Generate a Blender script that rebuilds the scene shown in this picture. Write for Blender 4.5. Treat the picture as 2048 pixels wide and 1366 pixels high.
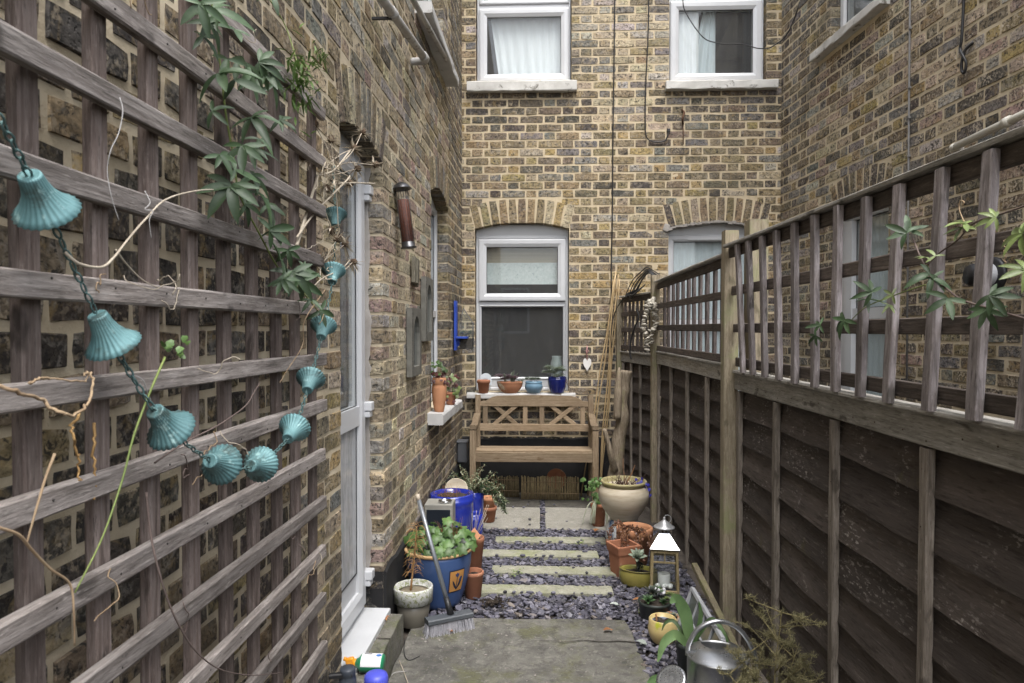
import bpy, math, random
from mathutils import Vector, Matrix, noise
R = math.radians
for o in list(bpy.data.objects): bpy.data.objects.remove(o, do_unlink=True)
S = bpy.context.scene
COL = S.collection
rnd = random.Random(7)

# ------------------------------------------------------------------ camera
cd = bpy.data.cameras.new('camera'); cam = bpy.data.objects.new('camera', cd); COL.objects.link(cam)
cd.sensor_width = 36; cd.lens = 24.0; cd.clip_start = 0.02; cd.clip_end = 2000
cam.location = (0, 0, 1.52)
cam.rotation_euler = (R(90 - 0.965), 0, R(2.14))
cd.dof.use_dof = True; cd.dof.focus_distance = 4.6; cd.dof.aperture_fstop = 11.0
S.camera = cam
CAM = Vector((0, 0, 1.52))

# ------------------------------------------------------------------ sky and sun (overcast)
w = bpy.data.worlds.new('World'); S.world = w; w.use_nodes = True
nt = w.node_tree; nt.nodes.clear()
sky = nt.nodes.new('ShaderNodeTexSky'); sky.sky_type = 'NISHITA'; sky.sun_disc = False
sky.sun_elevation = R(66); sky.sun_rotation = R(160); sky.dust_density = 4.0; sky.air_density = 1.0; sky.ozone_density = 1.0
hs = nt.nodes.new('ShaderNodeHueSaturation'); hs.inputs['Saturation'].default_value = 0.40
bg = nt.nodes.new('ShaderNodeBackground'); bg.inputs['Strength'].default_value = 0.15
wo = nt.nodes.new('ShaderNodeOutputWorld')
nt.links.new(sky.outputs[0], hs.inputs['Color']); nt.links.new(hs.outputs[0], bg.inputs[0]); nt.links.new(bg.outputs[0], wo.inputs[0])
sd = bpy.data.lights.new('sun', 'SUN'); sd.energy = 1.1; sd.angle = R(42); sd.color = (1.0, 0.995, 0.985)
sun = bpy.data.objects.new('sun', sd); COL.objects.link(sun); sun.location = (0, -3, 9)
sun.rotation_euler = (R(24), 0, R(10))
S.view_settings.view_transform = 'Standard'; S.view_settings.look = 'None'
S.view_settings.exposure = 1.68; S.view_settings.gamma = 1.0
S.render.resolution_x = 1024; S.render.resolution_y = 683
S.render.engine = 'CYCLES'
S.cycles.max_bounces = 6; S.cycles.diffuse_bounces = 3; S.cycles.glossy_bounces = 3; S.cycles.transparent_max_bounces = 12

# ------------------------------------------------------------------ node helpers
class NT:
    def __init__(s, name):
        s.m = bpy.data.materials.new(name); s.m.use_nodes = True
        s.t = s.m.node_tree; s.t.nodes.clear()
        s.out = s.n('ShaderNodeOutputMaterial'); s.b = s.n('ShaderNodeBsdfPrincipled')
        s.l(s.b.outputs[0], s.out.inputs[0])
    def n(s, ty, **kw):
        x = s.t.nodes.new(ty)
        for k, v in kw.items(): setattr(x, k, v)
        return x
    def l(s, a, b): s.t.links.new(a, b)
    def coord(s, kind='Object', scale=(1, 1, 1), rand=True):
        if kind == 'World': c = s.n('ShaderNodeNewGeometry').outputs['Position']
        else: c = s.n('ShaderNodeTexCoord').outputs['Object']
        if rand:
            oi = s.n('ShaderNodeObjectInfo'); mu = s.n('ShaderNodeMath', operation='MULTIPLY'); mu.inputs[1].default_value = 37.0
            s.l(oi.outputs['Random'], mu.inputs[0])
            ad = s.n('ShaderNodeVectorMath', operation='ADD'); s.l(c, ad.inputs[0]); s.l(mu.outputs[0], ad.inputs[1]); c = ad.outputs[0]
        mp = s.n('ShaderNodeVectorMath', operation='MULTIPLY'); s.l(c, mp.inputs[0]); mp.inputs[1].default_value = scale
        return mp.outputs[0]
    def noise(s, c, scale, detail=5, rough=0.6, dist=0.0):
        x = s.n('ShaderNodeTexNoise'); x.inputs['Scale'].default_value = scale; x.inputs['Detail'].default_value = detail
        x.inputs['Roughness'].default_value = rough; x.inputs['Distortion'].default_value = dist
        s.l(c, x.inputs['Vector']); return x.outputs['Fac']
    def ramp(s, f, stops, interp='LINEAR'):
        x = s.n('ShaderNodeValToRGB'); x.color_ramp.interpolation = interp
        e = x.color_ramp.elements
        while len(e) < len(stops): e.new(0.5)
        for el, (p, c) in zip(e, stops):
            el.position = p; el.color = (c[0], c[1], c[2], 1) if not isinstance(c, (int, float)) else (c, c, c, 1)
        s.l(f, x.inputs[0]); return x.outputs[0]
    def mix(s, f, a, b, mode='MIX'):
        x = s.n('ShaderNodeMix', data_type='RGBA', blend_type=mode)
        for sock, v in ((x.inputs[0], f), (x.inputs[6], a), (x.inputs[7], b)):
            if isinstance(v, (int, float)): sock.default_value = v
            elif isinstance(v, tuple): sock.default_value = (v[0], v[1], v[2], 1)
            else: s.l(v, sock)
        return x.outputs[2]
    def math(s, op, a, b=0.0):
        x = s.n('ShaderNodeMath', operation=op)
        for sock, v in ((x.inputs[0], a), (x.inputs[1], b)):
            if isinstance(v, (int, float)): sock.default_value = v
            else: s.l(v, sock)
        return x.outputs[0]
    def bump(s, h, strength=0.4, dist=0.01):
        x = s.n('ShaderNodeBump'); x.inputs['Strength'].default_value = strength; x.inputs['Distance'].default_value = dist
        s.l(h, x.inputs['Height']); s.l(x.outputs[0], s.b.inputs['Normal']); return x
    def set(s, **kw):
        for k, v in kw.items():
            k = k.replace('_', ' ')
            if isinstance(v, (int, float)): s.b.inputs[k].default_value = v
            elif isinstance(v, tuple): s.b.inputs[k].default_value = (v[0], v[1], v[2], 1)
            else: s.l(v, s.b.inputs[k])

MATS = {}
def mk(name, c1, c2=None, scale=12, stretch=(1, 1, 1), rough=0.75, bump=0.3, bdist=0.003, bscale=None, spot=None, spot_at=0.62, spot_scale=6,
       var=0.15, metal=0.0, spec=0.4, detail=6, coords='Object', r2=None, coat=0.0, patch=None, patch_at=0.6, patch_scale=3):
    """mottled two-tone surface with optional spots/patches, bump and per-object variation"""
    if name in MATS: return MATS[name]
    N = NT(name); c = N.coord(coords, stretch)
    f = N.noise(c, scale, detail, 0.62)
    col = N.ramp(f, [(0.30, c1), (0.70, c2 or c1)])
    if patch:
        f3 = N.noise(c, patch_scale, 5, 0.65, 0.4); col = N.mix(N.ramp(f3, [(patch_at, 0.0), (patch_at + 0.10, 1.0)]), col, patch)
    if spot:
        f2 = N.noise(c, spot_scale, 8, 0.72, 0.3); col = N.mix(N.ramp(f2, [(spot_at, 0.0), (spot_at + 0.07, 1.0)]), col, spot)
    if var:
        oi = N.n('ShaderNodeObjectInfo'); mr = N.n('ShaderNodeMapRange'); mr.inputs[3].default_value = 1 - var; mr.inputs[4].default_value = 1 + var
        N.l(oi.outputs['Random'], mr.inputs[0])
        hv = N.n('ShaderNodeHueSaturation'); N.l(mr.outputs[0], hv.inputs['Value']); N.l(col, hv.inputs['Color']); col = hv.outputs[0]
    N.set(Base_Color=col, Metallic=metal, Specular_IOR_Level=spec, Coat_Weight=coat)
    if r2 is not None: N.set(Roughness=N.ramp(N.noise(c, scale * 0.7, 4), [(0.3, rough), (0.7, r2)]))
    else: N.set(Roughness=rough)
    if bump: N.bump(N.noise(c, bscale or scale * 3, 8, 0.7), bump, bdist)
    MATS[name] = N.m; return N.m

def wood(name, c1, c2, axis, rough=0.85, bump=0.55, moss=None, moss_at=0.6, dark=(0.05, 0.045, 0.04)):
    """weathered timber with grain running along one axis"""
    if name in MATS: return MATS[name]
    N = NT(name)
    st = {'x': (2.6, 45, 45), 'y': (45, 2.6, 45), 'z': (45, 45, 2.6)}[axis]
    c = N.coord('Object', st); c0 = N.coord('Object', (1, 1, 1))
    g = N.noise(c, 2.2, 8, 0.68, 0.25); big = N.noise(c0, 4.5, 5, 0.6)
    col = N.ramp(g, [(0.28, dark), (0.42, c1), (0.66, c2)])
    col = N.mix(N.ramp(big, [(0.35, 0.55), (0.62, 0.0)]), col, N.mix(0.5, c1, dark))
    st2 = tuple(7 if v == 2.6 else 17 for v in st)
    k = N.noise(N.coord('Object', st2), 1.0, 3, 0.5); col = N.mix(N.ramp(k, [(0.64, 0.0), (0.70, 0.8)]), col, dark)
    st3 = tuple(26 if v == 2.6 else 190 for v in st); fg = N.noise(N.coord('Object', st3), 1.0, 5, 0.7); col = N.mix(N.ramp(fg, [(0.34, 0.6), (0.44, 0.0)]), col, dark); col = N.mix(N.ramp(fg, [(0.56, 0.0), (0.70, 0.5)]), col, tuple(min(1, v * 1.35) for v in c2))
    if moss: col = N.mix(N.ramp(N.noise(c0, 5, 7, 0.7), [(moss_at, 0.0), (moss_at + 0.14, 0.85)]), col, moss)
    oi = N.n('ShaderNodeObjectInfo'); mr = N.n('ShaderNodeMapRange'); mr.inputs[3].default_value = 0.74; mr.inputs[4].default_value = 1.22
    N.l(oi.outputs['Random'], mr.inputs[0]); hv = N.n('ShaderNodeHueSaturation'); N.l(mr.outputs[0], hv.inputs['Value']); N.l(col, hv.inputs['Color'])
    N.set(Base_Color=hv.outputs[0], Roughness=rough, Specular_IOR_Level=0.25)
    N.bump(N.math('ADD', g, N.math('MULTIPLY', fg, .9)), bump, 0.004); MATS[name] = N.m; return N.m

def brick_mat(name, from_object, speck=(0.42, 0.35, 0.25), soot=0.545, speck_amt=0.8):
    """old stock brick: one fired colour per brick, soot, lime bloom and pits"""
    N = NT(name); c = N.coord('World', (1, 1, 1), rand=False)
    if from_object: base = N.n('ShaderNodeObjectInfo').outputs['Color']
    else:
        a = N.n('ShaderNodeAttribute'); a.attribute_name = 'fired'; base = a.outputs['Color']
    cs = N.n('ShaderNodeVectorMath', operation='MULTIPLY'); N.l(c, cs.inputs[0]); cs.inputs[1].default_value = (1, 1, 1.8)
    f = N.noise(cs.outputs[0], 38, 6, 0.66, 0.5)
    col = N.mix(1.0, base, N.ramp(f, [(0.30, 0.34), (0.48, 0.95), (0.70, 1.75)]), 'MULTIPLY')
    f4 = N.noise(c, 15, 5, 0.65, 1.0); col = N.mix(N.ramp(f4, [(0.52, 0.0), (0.68, 0.55)]), col, (0.36, 0.26, 0.12))
    f7 = N.noise(c, 19, 5, 0.7, 0.8); col = N.mix(N.ramp(f7, [(0.54, 0.0), (0.66, 0.6)]), col, (0.30, 0.275, 0.24))
    f2 = N.noise(c, 46, 4, 0.62, 0.8); col = N.mix(N.ramp(f2, [(soot, 0.0), (soot + 0.07, 0.9)]), col, (0.030, 0.028, 0.026))
    f5 = N.noise(c, 8, 7, 0.7, 0.5); f6 = N.noise(c, 70, 3, 0.6)
    sp = N.math('MULTIPLY', N.ramp(f5, [(0.46, 0.0), (0.62, 1.0)]), N.ramp(f6, [(0.50, 0.0), (0.58, speck_amt)]))
    col = N.mix(sp, col, speck)
    big = N.noise(c, 1.1, 5, 0.6, 0.6); col = N.mix(N.ramp(big, [(0.50, 0.0), (0.70, 0.58)]), col, (0.062, 0.056, 0.048))
    N.set(Base_Color=col, Roughness=0.92, Specular_IOR_Level=0.2)
    h = N.math('ADD', N.noise(c, 60, 9, 0.75), N.math('MULTIPLY', N.ramp(N.noise(c, 95, 3, 0.5), [(0.30, 0.0), (0.42, 1.0)]), 0.7))
    N.bump(h, 0.9, 0.006); return N.m

def mortar_mat(name, c1, c2, dark):
    N = NT(name); c = N.coord('World', rand=False)
    col = N.ramp(N.noise(c, 9, 6, 0.65), [(0.3, c1), (0.7, c2)])
    col = N.mix(N.ramp(N.noise(c, 1.1, 5, 0.6, 0.6), [(0.50, 0.0), (0.70, 0.58)]), col, dark)
    col = N.mix(N.ramp(N.noise(c, 55, 6, 0.7), [(0.62, 0.0), (0.70, 0.5)]), col, dark)
    N.set(Base_Color=col, Roughness=0.95, Specular_IOR_Level=0.15)
    N.bump(N.noise(c, 48, 8, 0.72), 0.9, 0.006); return N.m

def glass_mat(name, tint=(0.95, 0.97, 0.965), refl=1.0, dirt=0.04):
    if name in MATS: return MATS[name]
    N = NT(name); N.t.nodes.remove(N.b)
    tr = N.n('ShaderNodeBsdfTransparent'); tr.inputs[0].default_value = (*tint, 1)
    gl = N.n('ShaderNodeBsdfGlossy'); gl.inputs['Roughness'].default_value = 0.012
    fr = N.n('ShaderNodeFresnel'); ge = N.n('ShaderNodeNewGeometry'); io = N.n('ShaderNodeMapRange'); io.inputs[3].default_value = 1.52; io.inputs[4].default_value = 1 / 1.52; N.l(ge.outputs['Backfacing'], io.inputs[0]); N.l(io.outputs[0], fr.inputs[0])   # same reflectance from both sides of the sheet
    k = N.math('MULTIPLY', fr.outputs[0], 1.0 * refl)
    mx = N.n('ShaderNodeMixShader'); N.l(k, mx.inputs[0]); N.l(tr.outputs[0], mx.inputs[1]); N.l(gl.outputs[0], mx.inputs[2])
    df = N.n('ShaderNodeBsdfDiffuse'); df.inputs[0].default_value = (0.6, 0.6, 0.6, 1)
    m2 = N.n('ShaderNodeMixShader'); N.l(N.math('MULTIPLY', N.noise(N.coord('Object', (3, 3, 0.6)), 9, 6, 0.7), dirt * 2), m2.inputs[0])
    N.l(mx.outputs[0], m2.inputs[1]); N.l(df.outputs[0], m2.inputs[2]); N.l(m2.outputs[0], N.out.inputs[0])
    MATS[name] = N.m; return N.m

# ------------------------------------------------------------------ object helpers
WORG = {}
def tag(o, label=None, cat=None, group=None, kind=None):
    if label: o['label'] = label
    if cat: o['category'] = cat
    if group: o['group'] = group
    if kind: o['kind'] = kind
    return o
def thing(name, label, cat, loc, rotz=0.0, group=None):
    o = bpy.data.objects.new(name, None); COL.objects.link(o); o.empty_display_size = 0.05
    o.location = loc; o.rotation_euler = (0, 0, rotz); WORG[o] = Vector(loc) if rotz == 0 else Vector((0, 0, 0))
    return tag(o, label, cat, group)

class MB:
    def __init__(s): s.v = []; s.f = []; s.sm = []; s.mi = []; s.cur = 0
    def add(s, vs, fs, smooth=False):
        b = len(s.v); s.v += [Vector(v) for v in vs]
        for f in fs: s.f.append([b + i for i in f]); s.sm.append(smooth); s.mi.append(s.cur)
        return s
    def box(s, c, size, M=None, ch=0.0):
        x, y, z = size[0] / 2, size[1] / 2, size[2] / 2; c = Vector(c)
        if ch > 0:
            return s.prism([Vector((-x + ch, -y)), Vector((x - ch, -y)), Vector((x, -y + ch)), Vector((x, y - ch)), Vector((x - ch, y)), Vector((-x + ch, y)), Vector((-x, y - ch)), Vector((-x, -y + ch))], -z, z, c, M, ch)
        vs = [Vector((sx * x, sy * y, sz * z)) for sz in (-1, 1) for sy in (-1, 1) for sx in (-1, 1)]
        if M is not None: vs = [M @ v for v in vs]
        return s.add([v + c for v in vs], [(0, 2, 3, 1), (4, 5, 7, 6), (0, 1, 5, 4), (2, 6, 7, 3), (1, 3, 7, 5), (0, 4, 6, 2)])
    def bb(s, x0, x1, y0, y1, z0, z1, ch=0.0):
        return s.box(((x0 + x1) / 2, (y0 + y1) / 2, (z0 + z1) / 2), (abs(x1 - x0), abs(y1 - y0), abs(z1 - z0)), None, ch)
    def prism(s, poly, z0, z1, c=(0, 0, 0), M=None, ch=0.0, smooth=False):
        n = len(poly); c = Vector(c); rings = []
        ctr = sum((Vector(p) for p in poly), Vector((0, 0))) / n
        def ring(z, k): return [Vector((ctr.x + (p[0] - ctr.x) * k, ctr.y + (p[1] - ctr.y) * k, z)) for p in poly]
        if ch > 0:
            r = max((Vector(p) - ctr).length for p in poly); k = max(0.2, 1 - ch / r)
            rings = [ring(z0, k), ring(z0 + ch, 1), ring(z1 - ch, 1), ring(z1, k)]
        else: rings = [ring(z0, 1), ring(z1, 1)]
        vs = [v for r_ in rings for v in r_]
        if M is not None: vs = [M @ v for v in vs]
        fs = [tuple(reversed(range(n))), tuple(range((len(rings) - 1) * n, len(rings) * n))]
        for k in range(len(rings) - 1):
            for i in range(n): j = (i + 1) % n; fs.append((k * n + i, k * n + j, (k + 1) * n + j, (k + 1) * n + i))
        return s.add([v + c for v in vs], fs, smooth)
    def beam(s, p0, p1, wd, th, up=(0, 0, 1), seg=4, jit=0.0012, ch=0.003, seed=None):
        """sawn length of timber between two points: wd across 'side', th along 'up'"""
        r = random.Random(seed if seed is not None else rnd.random())
        p0 = Vector(p0); p1 = Vector(p1); d = (p1 - p0).normalized(); up = Vector(up); sd_ = d.cross(up).normalized(); up = sd_.cross(d).normalized()
        a, b = wd / 2, th / 2
        pr = [(-a + ch, -b), (a - ch, -b), (a, -b + ch), (a, b - ch), (a - ch, b), (-a + ch, b), (-a, b - ch), (-a, -b + ch)]
        vs = []; ph = r.random() * 6
        for k in range(seg + 1):
            c = p0.lerp(p1, k / seg) + sd_ * jit * math.sin(ph + 3 * k / seg) + up * jit * math.cos(ph + 2.3 * k / seg)
            for x, y in pr: vs.append(c + sd_ * (x + r.uniform(-jit, jit) * .6) + up * (y + r.uniform(-jit, jit) * .6))
        fs = [tuple(reversed(range(8))), tuple(range(seg * 8, seg * 8 + 8))]
        for k in range(seg):
            for i in range(8): j = (i + 1) % 8; fs.append((k * 8 + i, k * 8 + j, k * 8 + 8 + j, k * 8 + 8 + i))
        return s.add(vs, fs)
    def tube(s, pts, r, n=8, cap=True, smooth=True):
        pts = [Vector(p) for p in pts]; m = len(pts)
        rr = r if isinstance(r, (list, tuple)) else [r] * m
        vs = []; nrm = None
        for i, p in enumerate(pts):
            t = (pts[min(i + 1, m - 1)] - pts[max(i - 1, 0)])
            t = t.normalized() if t.length > 1e-9 else Vector((0, 0, 1))
            if nrm is None: nrm = t.orthogonal().normalized()
            nrm = (nrm - t * nrm.dot(t)); nrm = nrm.normalized() if nrm.length > 1e-6 else t.orthogonal().normalized()
            bn = t.cross(nrm)
            for k in range(n):
                a = 2 * math.pi * k / n; vs.append(p + (nrm * math.cos(a) + bn * math.sin(a)) * rr[i])
        fs = [(i * n + k, i * n + (k + 1) % n, (i + 1) * n + (k + 1) % n, (i + 1) * n + k) for i in range(m - 1) for k in range(n)]
        if cap: fs += [tuple(reversed(range(n))), tuple(range((m - 1) * n, m * n))]
        return s.add(vs, fs, smooth)
    def lathe(s, prof, n=32, c=(0, 0, 0), M=None, sx=1.0, sy=1.0, smooth=True, flute=0, famp=0.0):
        """profile list of (r,z); flute adds ribs"""
        c = Vector(c); vs = []
        for r, z in prof:
            for k in range(n):
                a = 2 * math.pi * k / n; q = r * (1 + famp * math.cos(flute * a)) if flute else r
                v = Vector((q * math.cos(a) * sx, q * math.sin(a) * sy, z))
                vs.append((M @ v if M is not None else v) + c)
        fs = [(i * n + k, i * n + (k + 1) % n, (i + 1) * n + (k + 1) % n, (i + 1) * n + k) for i in range(len(prof) - 1) for k in range(n)]
        if prof[0][0] > 1e-4: fs.append(tuple(reversed(range(n))))
        if prof[-1][0] > 1e-4: fs.append(tuple(range((len(prof) - 1) * n, len(prof) * n)))
        return s.add(vs, fs, smooth)
    def mesh(s, name, mats, org=None):
        me = bpy.data.meshes.new(name); o = org or Vector((0, 0, 0))
        me.from_pydata([(v - o)[:] for v in s.v], [], s.f)
        for m in (mats if isinstance(mats, (list, tuple)) else [mats]): me.materials.append(m)
        me.polygons.foreach_set('use_smooth', s.sm); me.polygons.foreach_set('material_index', s.mi); me.update()
        return me
    def build(s, name, mat, parent=None, label=None, cat=None, group=None, kind=None, root=None):
        r = root or parent
        while r is not None and r.parent is not None: r = r.parent
        org = WORG.get(r, Vector((0, 0, 0))) if r is not None else Vector((0, 0, 0))
        o = bpy.data.objects.new(name, s.mesh(name, mat, org)); COL.objects.link(o); o.parent = parent
        return tag(o, label, cat, group, kind)

def single(mb, name, mat, label, cat, group=None, kind=None):
    """a thing that is one mesh: origin moved to its base"""
    xs = [v.x for v in mb.v]; ys = [v.y for v in mb.v]; zs = [v.z for v in mb.v]
    org = Vector(((min(xs) + max(xs)) / 2, (min(ys) + max(ys)) / 2, min(zs)))
    o = bpy.data.objects.new(name, mb.mesh(name, mat, org)); COL.objects.link(o); o.location = org
    return tag(o, label, cat, group, kind)

def curve(ctrl, n=12):
    """Catmull-Rom through control points"""
    P = [Vector(p) for p in ctrl]; P = [P[0] * 2 - P[1]] + P + [P[-1] * 2 - P[-2]]; out = []
    for i in range(1, len(P) - 2):
        for k in range(n):
            t = k / n; a, b, c, d = P[i - 1], P[i], P[i + 1], P[i + 2]
            out.append(0.5 * (2 * b + (c - a) * t + (2 * a - 5 * b + 4 * c - d) * t * t + (3 * b - a - 3 * c + d) * t ** 3))
    out.append(P[-2]); return out
def rotm(ax, deg): return Matrix.Rotation(R(deg), 3, ax)
def align(d, up=(0, 0, 1)):
    """matrix taking local Z to direction d"""
    return Vector(d).normalized().to_track_quat('Z', 'Y').to_matrix()

# ------------------------------------------------------------------ common materials
WHITE = mk('white_upvc', (0.48, 0.49, 0.505), (0.54, 0.55, 0.565), 3, rough=0.32, bump=0.03, var=0.0, spec=0.5)
WPAINT = mk('chipped_white_paint', (0.42, 0.415, 0.405), (0.52, 0.515, 0.505), 8, rough=0.7, bump=0.5, spot=(0.22, 0.20, 0.17), spot_at=0.60, spot_scale=14, var=0.05)
GLASS = glass_mat('window_glass')
DARK = mk('dark_room', (0.035, 0.034, 0.033), (0.05, 0.048, 0.046), 3, rough=0.9, bump=0, var=0)
RUBBER = mk('black_gasket', (0.012, 0.012, 0.013), (0.02, 0.02, 0.02), 8, rough=0.55, bump=0.1, var=0)
CURTAIN = mk('net_curtain', (0.66, 0.67, 0.69), (0.74, 0.75, 0.77), 4, stretch=(8, 8, 0.3), rough=0.9, bump=0.3, var=0.02)

# ================================================================== SETTING: brick houses round the yard
YAW = R(2.14); PIT = R(0.965)
def in_view(p, m=1.05):
    v = Vector(p) - CAM
    fx = Vector((-math.sin(YAW) * math.cos(PIT), math.cos(YAW) * math.cos(PIT), -math.sin(PIT))); rx = Vector((math.cos(YAW), math.sin(YAW), 0)); ux = rx.cross(fx)
    d = v.dot(fx)
    return d > 0.1 and abs(v.dot(rx) / d) < 0.75 * m and abs(v.dot(ux) / d) < 0.5 * m

def brick_shape(L, H, D, seed, jx=0.0028):
    r = random.Random(seed); a, b = L / 2, H / 2
    nx = 3 if L > 0.15 else 2
    pts = []
    for i in range(nx): pts.append((-a + 2 * a * i / nx, -b))
    for i in range(2): pts.append((a, -b + 2 * b * i / 2))
    for i in range(nx): pts.append((a - 2 * a * i / nx, b))
    for i in range(2): pts.append((-a, b - 2 * b * i / 2))
    n = len(pts); back = [(x, D, z) for x, z in pts]; mid = []; front = []
    for x, z in pts:
        cx = abs(abs(x) - a) < 1e-6 and abs(abs(z) - b) < 1e-6
        k = r.uniform(0.0005, 0.003) if cx else 0.0
        jx_, jz = r.uniform(-jx, jx * .8), r.uniform(-jx, jx * .9)
        sx = 1 if x > 0 else -1; sz = 1 if z > 0 else -1
        px = x + sx * (jx_ - k if abs(abs(x) - a) < 1e-6 else 0); pz = z + sz * (jz - k if abs(abs(z) - b) < 1e-6 else 0)
        mid.append((px, 0.005 + r.uniform(0, 0.002), pz))
        e = r.uniform(0.0015, 0.004); front.append((px - sx * e * (abs(abs(x) - a) < 1e-6), r.uniform(-0.001, 0.001), pz - sz * e * (abs(abs(z) - b) < 1e-6)))
    vs = back + mid + front; fs = [tuple(2 * n + i for i in range(n))]
    for i in range(n):
        j = (i + 1) % n; fs.append((i, j, n + j, n + i)); fs.append((n + i, n + j, 2 * n + j, 2 * n + i))
    return vs, fs

STR, HED, VOU = (0.2125, 0.0640), (0.1005, 0.0640), (0.0655, 0.222)
PITCH_Z, JOINT = 0.0762, 0.0115
SHAPES = {'s': [brick_shape(*STR, 0.10, 100 + i) for i in range(12)], 'h': [brick_shape(*HED, 0.10, 200 + i) for i in range(12)], 'v': [brick_shape(*VOU, 0.10, 300 + i, 0.003) for i in range(8)]}

def arc(o):
    wd = (o['u1'] - o['u0']) / 2; rise = o['rise']; Rr = (wd * wd + rise * rise) / (2 * rise)
    return (o['u0'] + o['u1']) / 2, wd, Rr, o['z1'] + rise - Rr      # centre u, half width, radius, centre z

def make_house(name, label, origin, rotz, u0, u1, ztop, zmax, zbase, ops, pal, mort, bobj, bstuff, cap=300, seed=1, upper=None, off=0.0, nvis=None):
    r = random.Random(seed); root = thing(name, label, 'house', origin, rotz); WORG[root] = Vector((0, 0, 0))
    Mw = Matrix.Translation(Vector(origin)) @ Matrix.Rotation(rotz, 4, 'Z'); nrm = (Mw.to_3x3() @ Vector((0, -1, 0)))
    items = []                                     # (kind, u, z, scale_x, roll, proud)
    def blocked(zm):
        out = []
        for o in ops:
            if o['z0'] < zm < o['z1'] : out.append((o['u0'], o['u1']))
            if o.get('ring'):
                cu, wd, Rr, cz = arc(o); z0 = o['z1']; Re = Rr + o['ring']; ze = cz + math.sqrt(Rr * Rr - wd * wd) * Re / Rr
                if z0 <= zm <= ze: hw = wd + (wd * Re / Rr - wd) * (zm - z0) / max(ze - z0, 1e-5); out.append((cu - hw, cu + hw))
                elif ze < zm < cz + Re: hw = math.sqrt(max(Re * Re - (zm - cz) ** 2, 0)); out.append((cu - hw, cu + hw))
            if o.get('sill'):
                a, b, c, d = o['sill']
                if c < zm < d: out.append((a, b))
        return sorted(out)
    row = 0; z = zbase + PITCH_Z / 2
    while z < zmax:
        bl = blocked(z); free = []; a = u0
        for p, q in bl:
            if p > a: free.append((a, p))
            a = max(a, q)
        if a < u1: free.append((a, u1))
        for fa, fb in free:
            # Flemish bond, phase fixed on the whole wall
            per = 0.224 + 0.112; ph = off + (per / 2 if row % 2 else 0.0)
            k = math.floor((fa - ph) / per) - 1; x = ph + k * per
            segs = []
            while x < fb:
                for kind, ln in (('s', 0.224), ('h', 0.112)):
                    p, q = max(x, fa), min(x + ln, fb); x += ln
                    if q - p > 1e-4: segs.append([p, q])
            if len(segs) > 1 and segs[0][1] - segs[0][0] < .055: segs[1][0] = segs[0][0]; segs.pop(0)
            if len(segs) > 1 and segs[-1][1] - segs[-1][0] < .055: segs[-2][1] = segs[-1][1]; segs.pop()
            for p, q in segs:
                if q - p < .025: continue
                if p == fa and fa > u0: p -= JOINT / 2
                if q == fb and fb < u1: q += JOINT / 2
                uu = (p + q) / 2
                if z > ztop(uu): continue
                kk = 's' if q - p > .15 else 'h'; sx = (q - p - JOINT) / (STR if kk == 's' else HED)[0]; edge = p < fa or q > fb
                items.append((kk, uu + (0 if edge else r.uniform(-.002, .002)), z + r.uniform(-.0025, .0025), sx * (1.0 if edge else r.uniform(.985, 1.01)), r.uniform(-.006, .006), r.uniform(-.0025, .0025)))
        z += PITCH_Z; row += 1
    for o in ops:
        if not o.get('ring'): continue
        cu, wd, Rr, cz = arc(o); am = math.asin(wd / Rr); Rm = Rr + o['ring'] / 2; n = max(4, round(2 * am * Rr / 0.0775))
        for i in range(n):
            t = -am + 2 * am * (i + .5) / n
            items.append(('v', cu + Rm * math.sin(t), cz + Rm * math.cos(t), (2 * am * Rr / n - 0.011) / VOU[0], t, -0.003))
    # rank by size in the photograph
    def score(it):
        p = Mw @ Vector((it[1], 0, it[2])); d = (CAM - p); L = d.length
        if not in_view(p) or (nvis and nvis(p)): return 0
        return (2.2 if it[0] == 's' else 1.3) * it[3] * max(0.05, d.normalized().dot(nrm)) / (L * L)
    items.sort(key=lambda it: -score(it))
    me_cache = {}
    def shape_mesh(kind, i):
        if (kind, i) not in me_cache:
            vs, fs = SHAPES[kind][i]; me = bpy.data.meshes.new('brick'); me.from_pydata(vs, [], fs); me.materials.append(bobj); me.update(); me_cache[(kind, i)] = me
        return me_cache[(kind, i)]
    big = MB(); cols = []
    for idx, it in enumerate(items):
        kind, uu, zz, sx, roll, pr = it; vi = r.randrange(len(SHAPES[kind])); c = pal(uu, zz, r, kind)
        if idx < cap and score(it) > 0:
            o = bpy.data.objects.new('brick', shape_mesh(kind, vi)); COL.objects.link(o); o.parent = root
            o.location = (uu, pr, zz); o.rotation_euler = (0, roll, 0); o.scale = (sx, 1, 1); o.color = (*c, 1)
        else:
            vs, fs = SHAPES[kind][vi]; T = Matrix.Translation((uu, pr, zz)) @ Matrix.Rotation(roll, 4, 'Y') @ Matrix.Diagonal((sx, 1, 1, 1))
            big.add([T @ Vector(v) for v in vs], fs); cols += [(*c, 1)] * len(vs)
    o = big.build('smaller_bricks', bstuff, root, kind='stuff')
    at = o.data.color_attributes.new('fired', 'FLOAT_COLOR', 'POINT'); at.data.foreach_set('color', [x for c in cols for x in c])
    # mortar bed behind the bricks, open at the windows
    mb = MB(); zt = upper if upper else zmax
    us = sorted({u0, u1} | {v for q in ops for v in (q['u0'], q['u1'])}); zs = sorted({zbase - .3, zmax} | {v for q in ops for v in (q['z0'], min(q['z1'] + q.get('rise', 0), zmax))})
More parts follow.
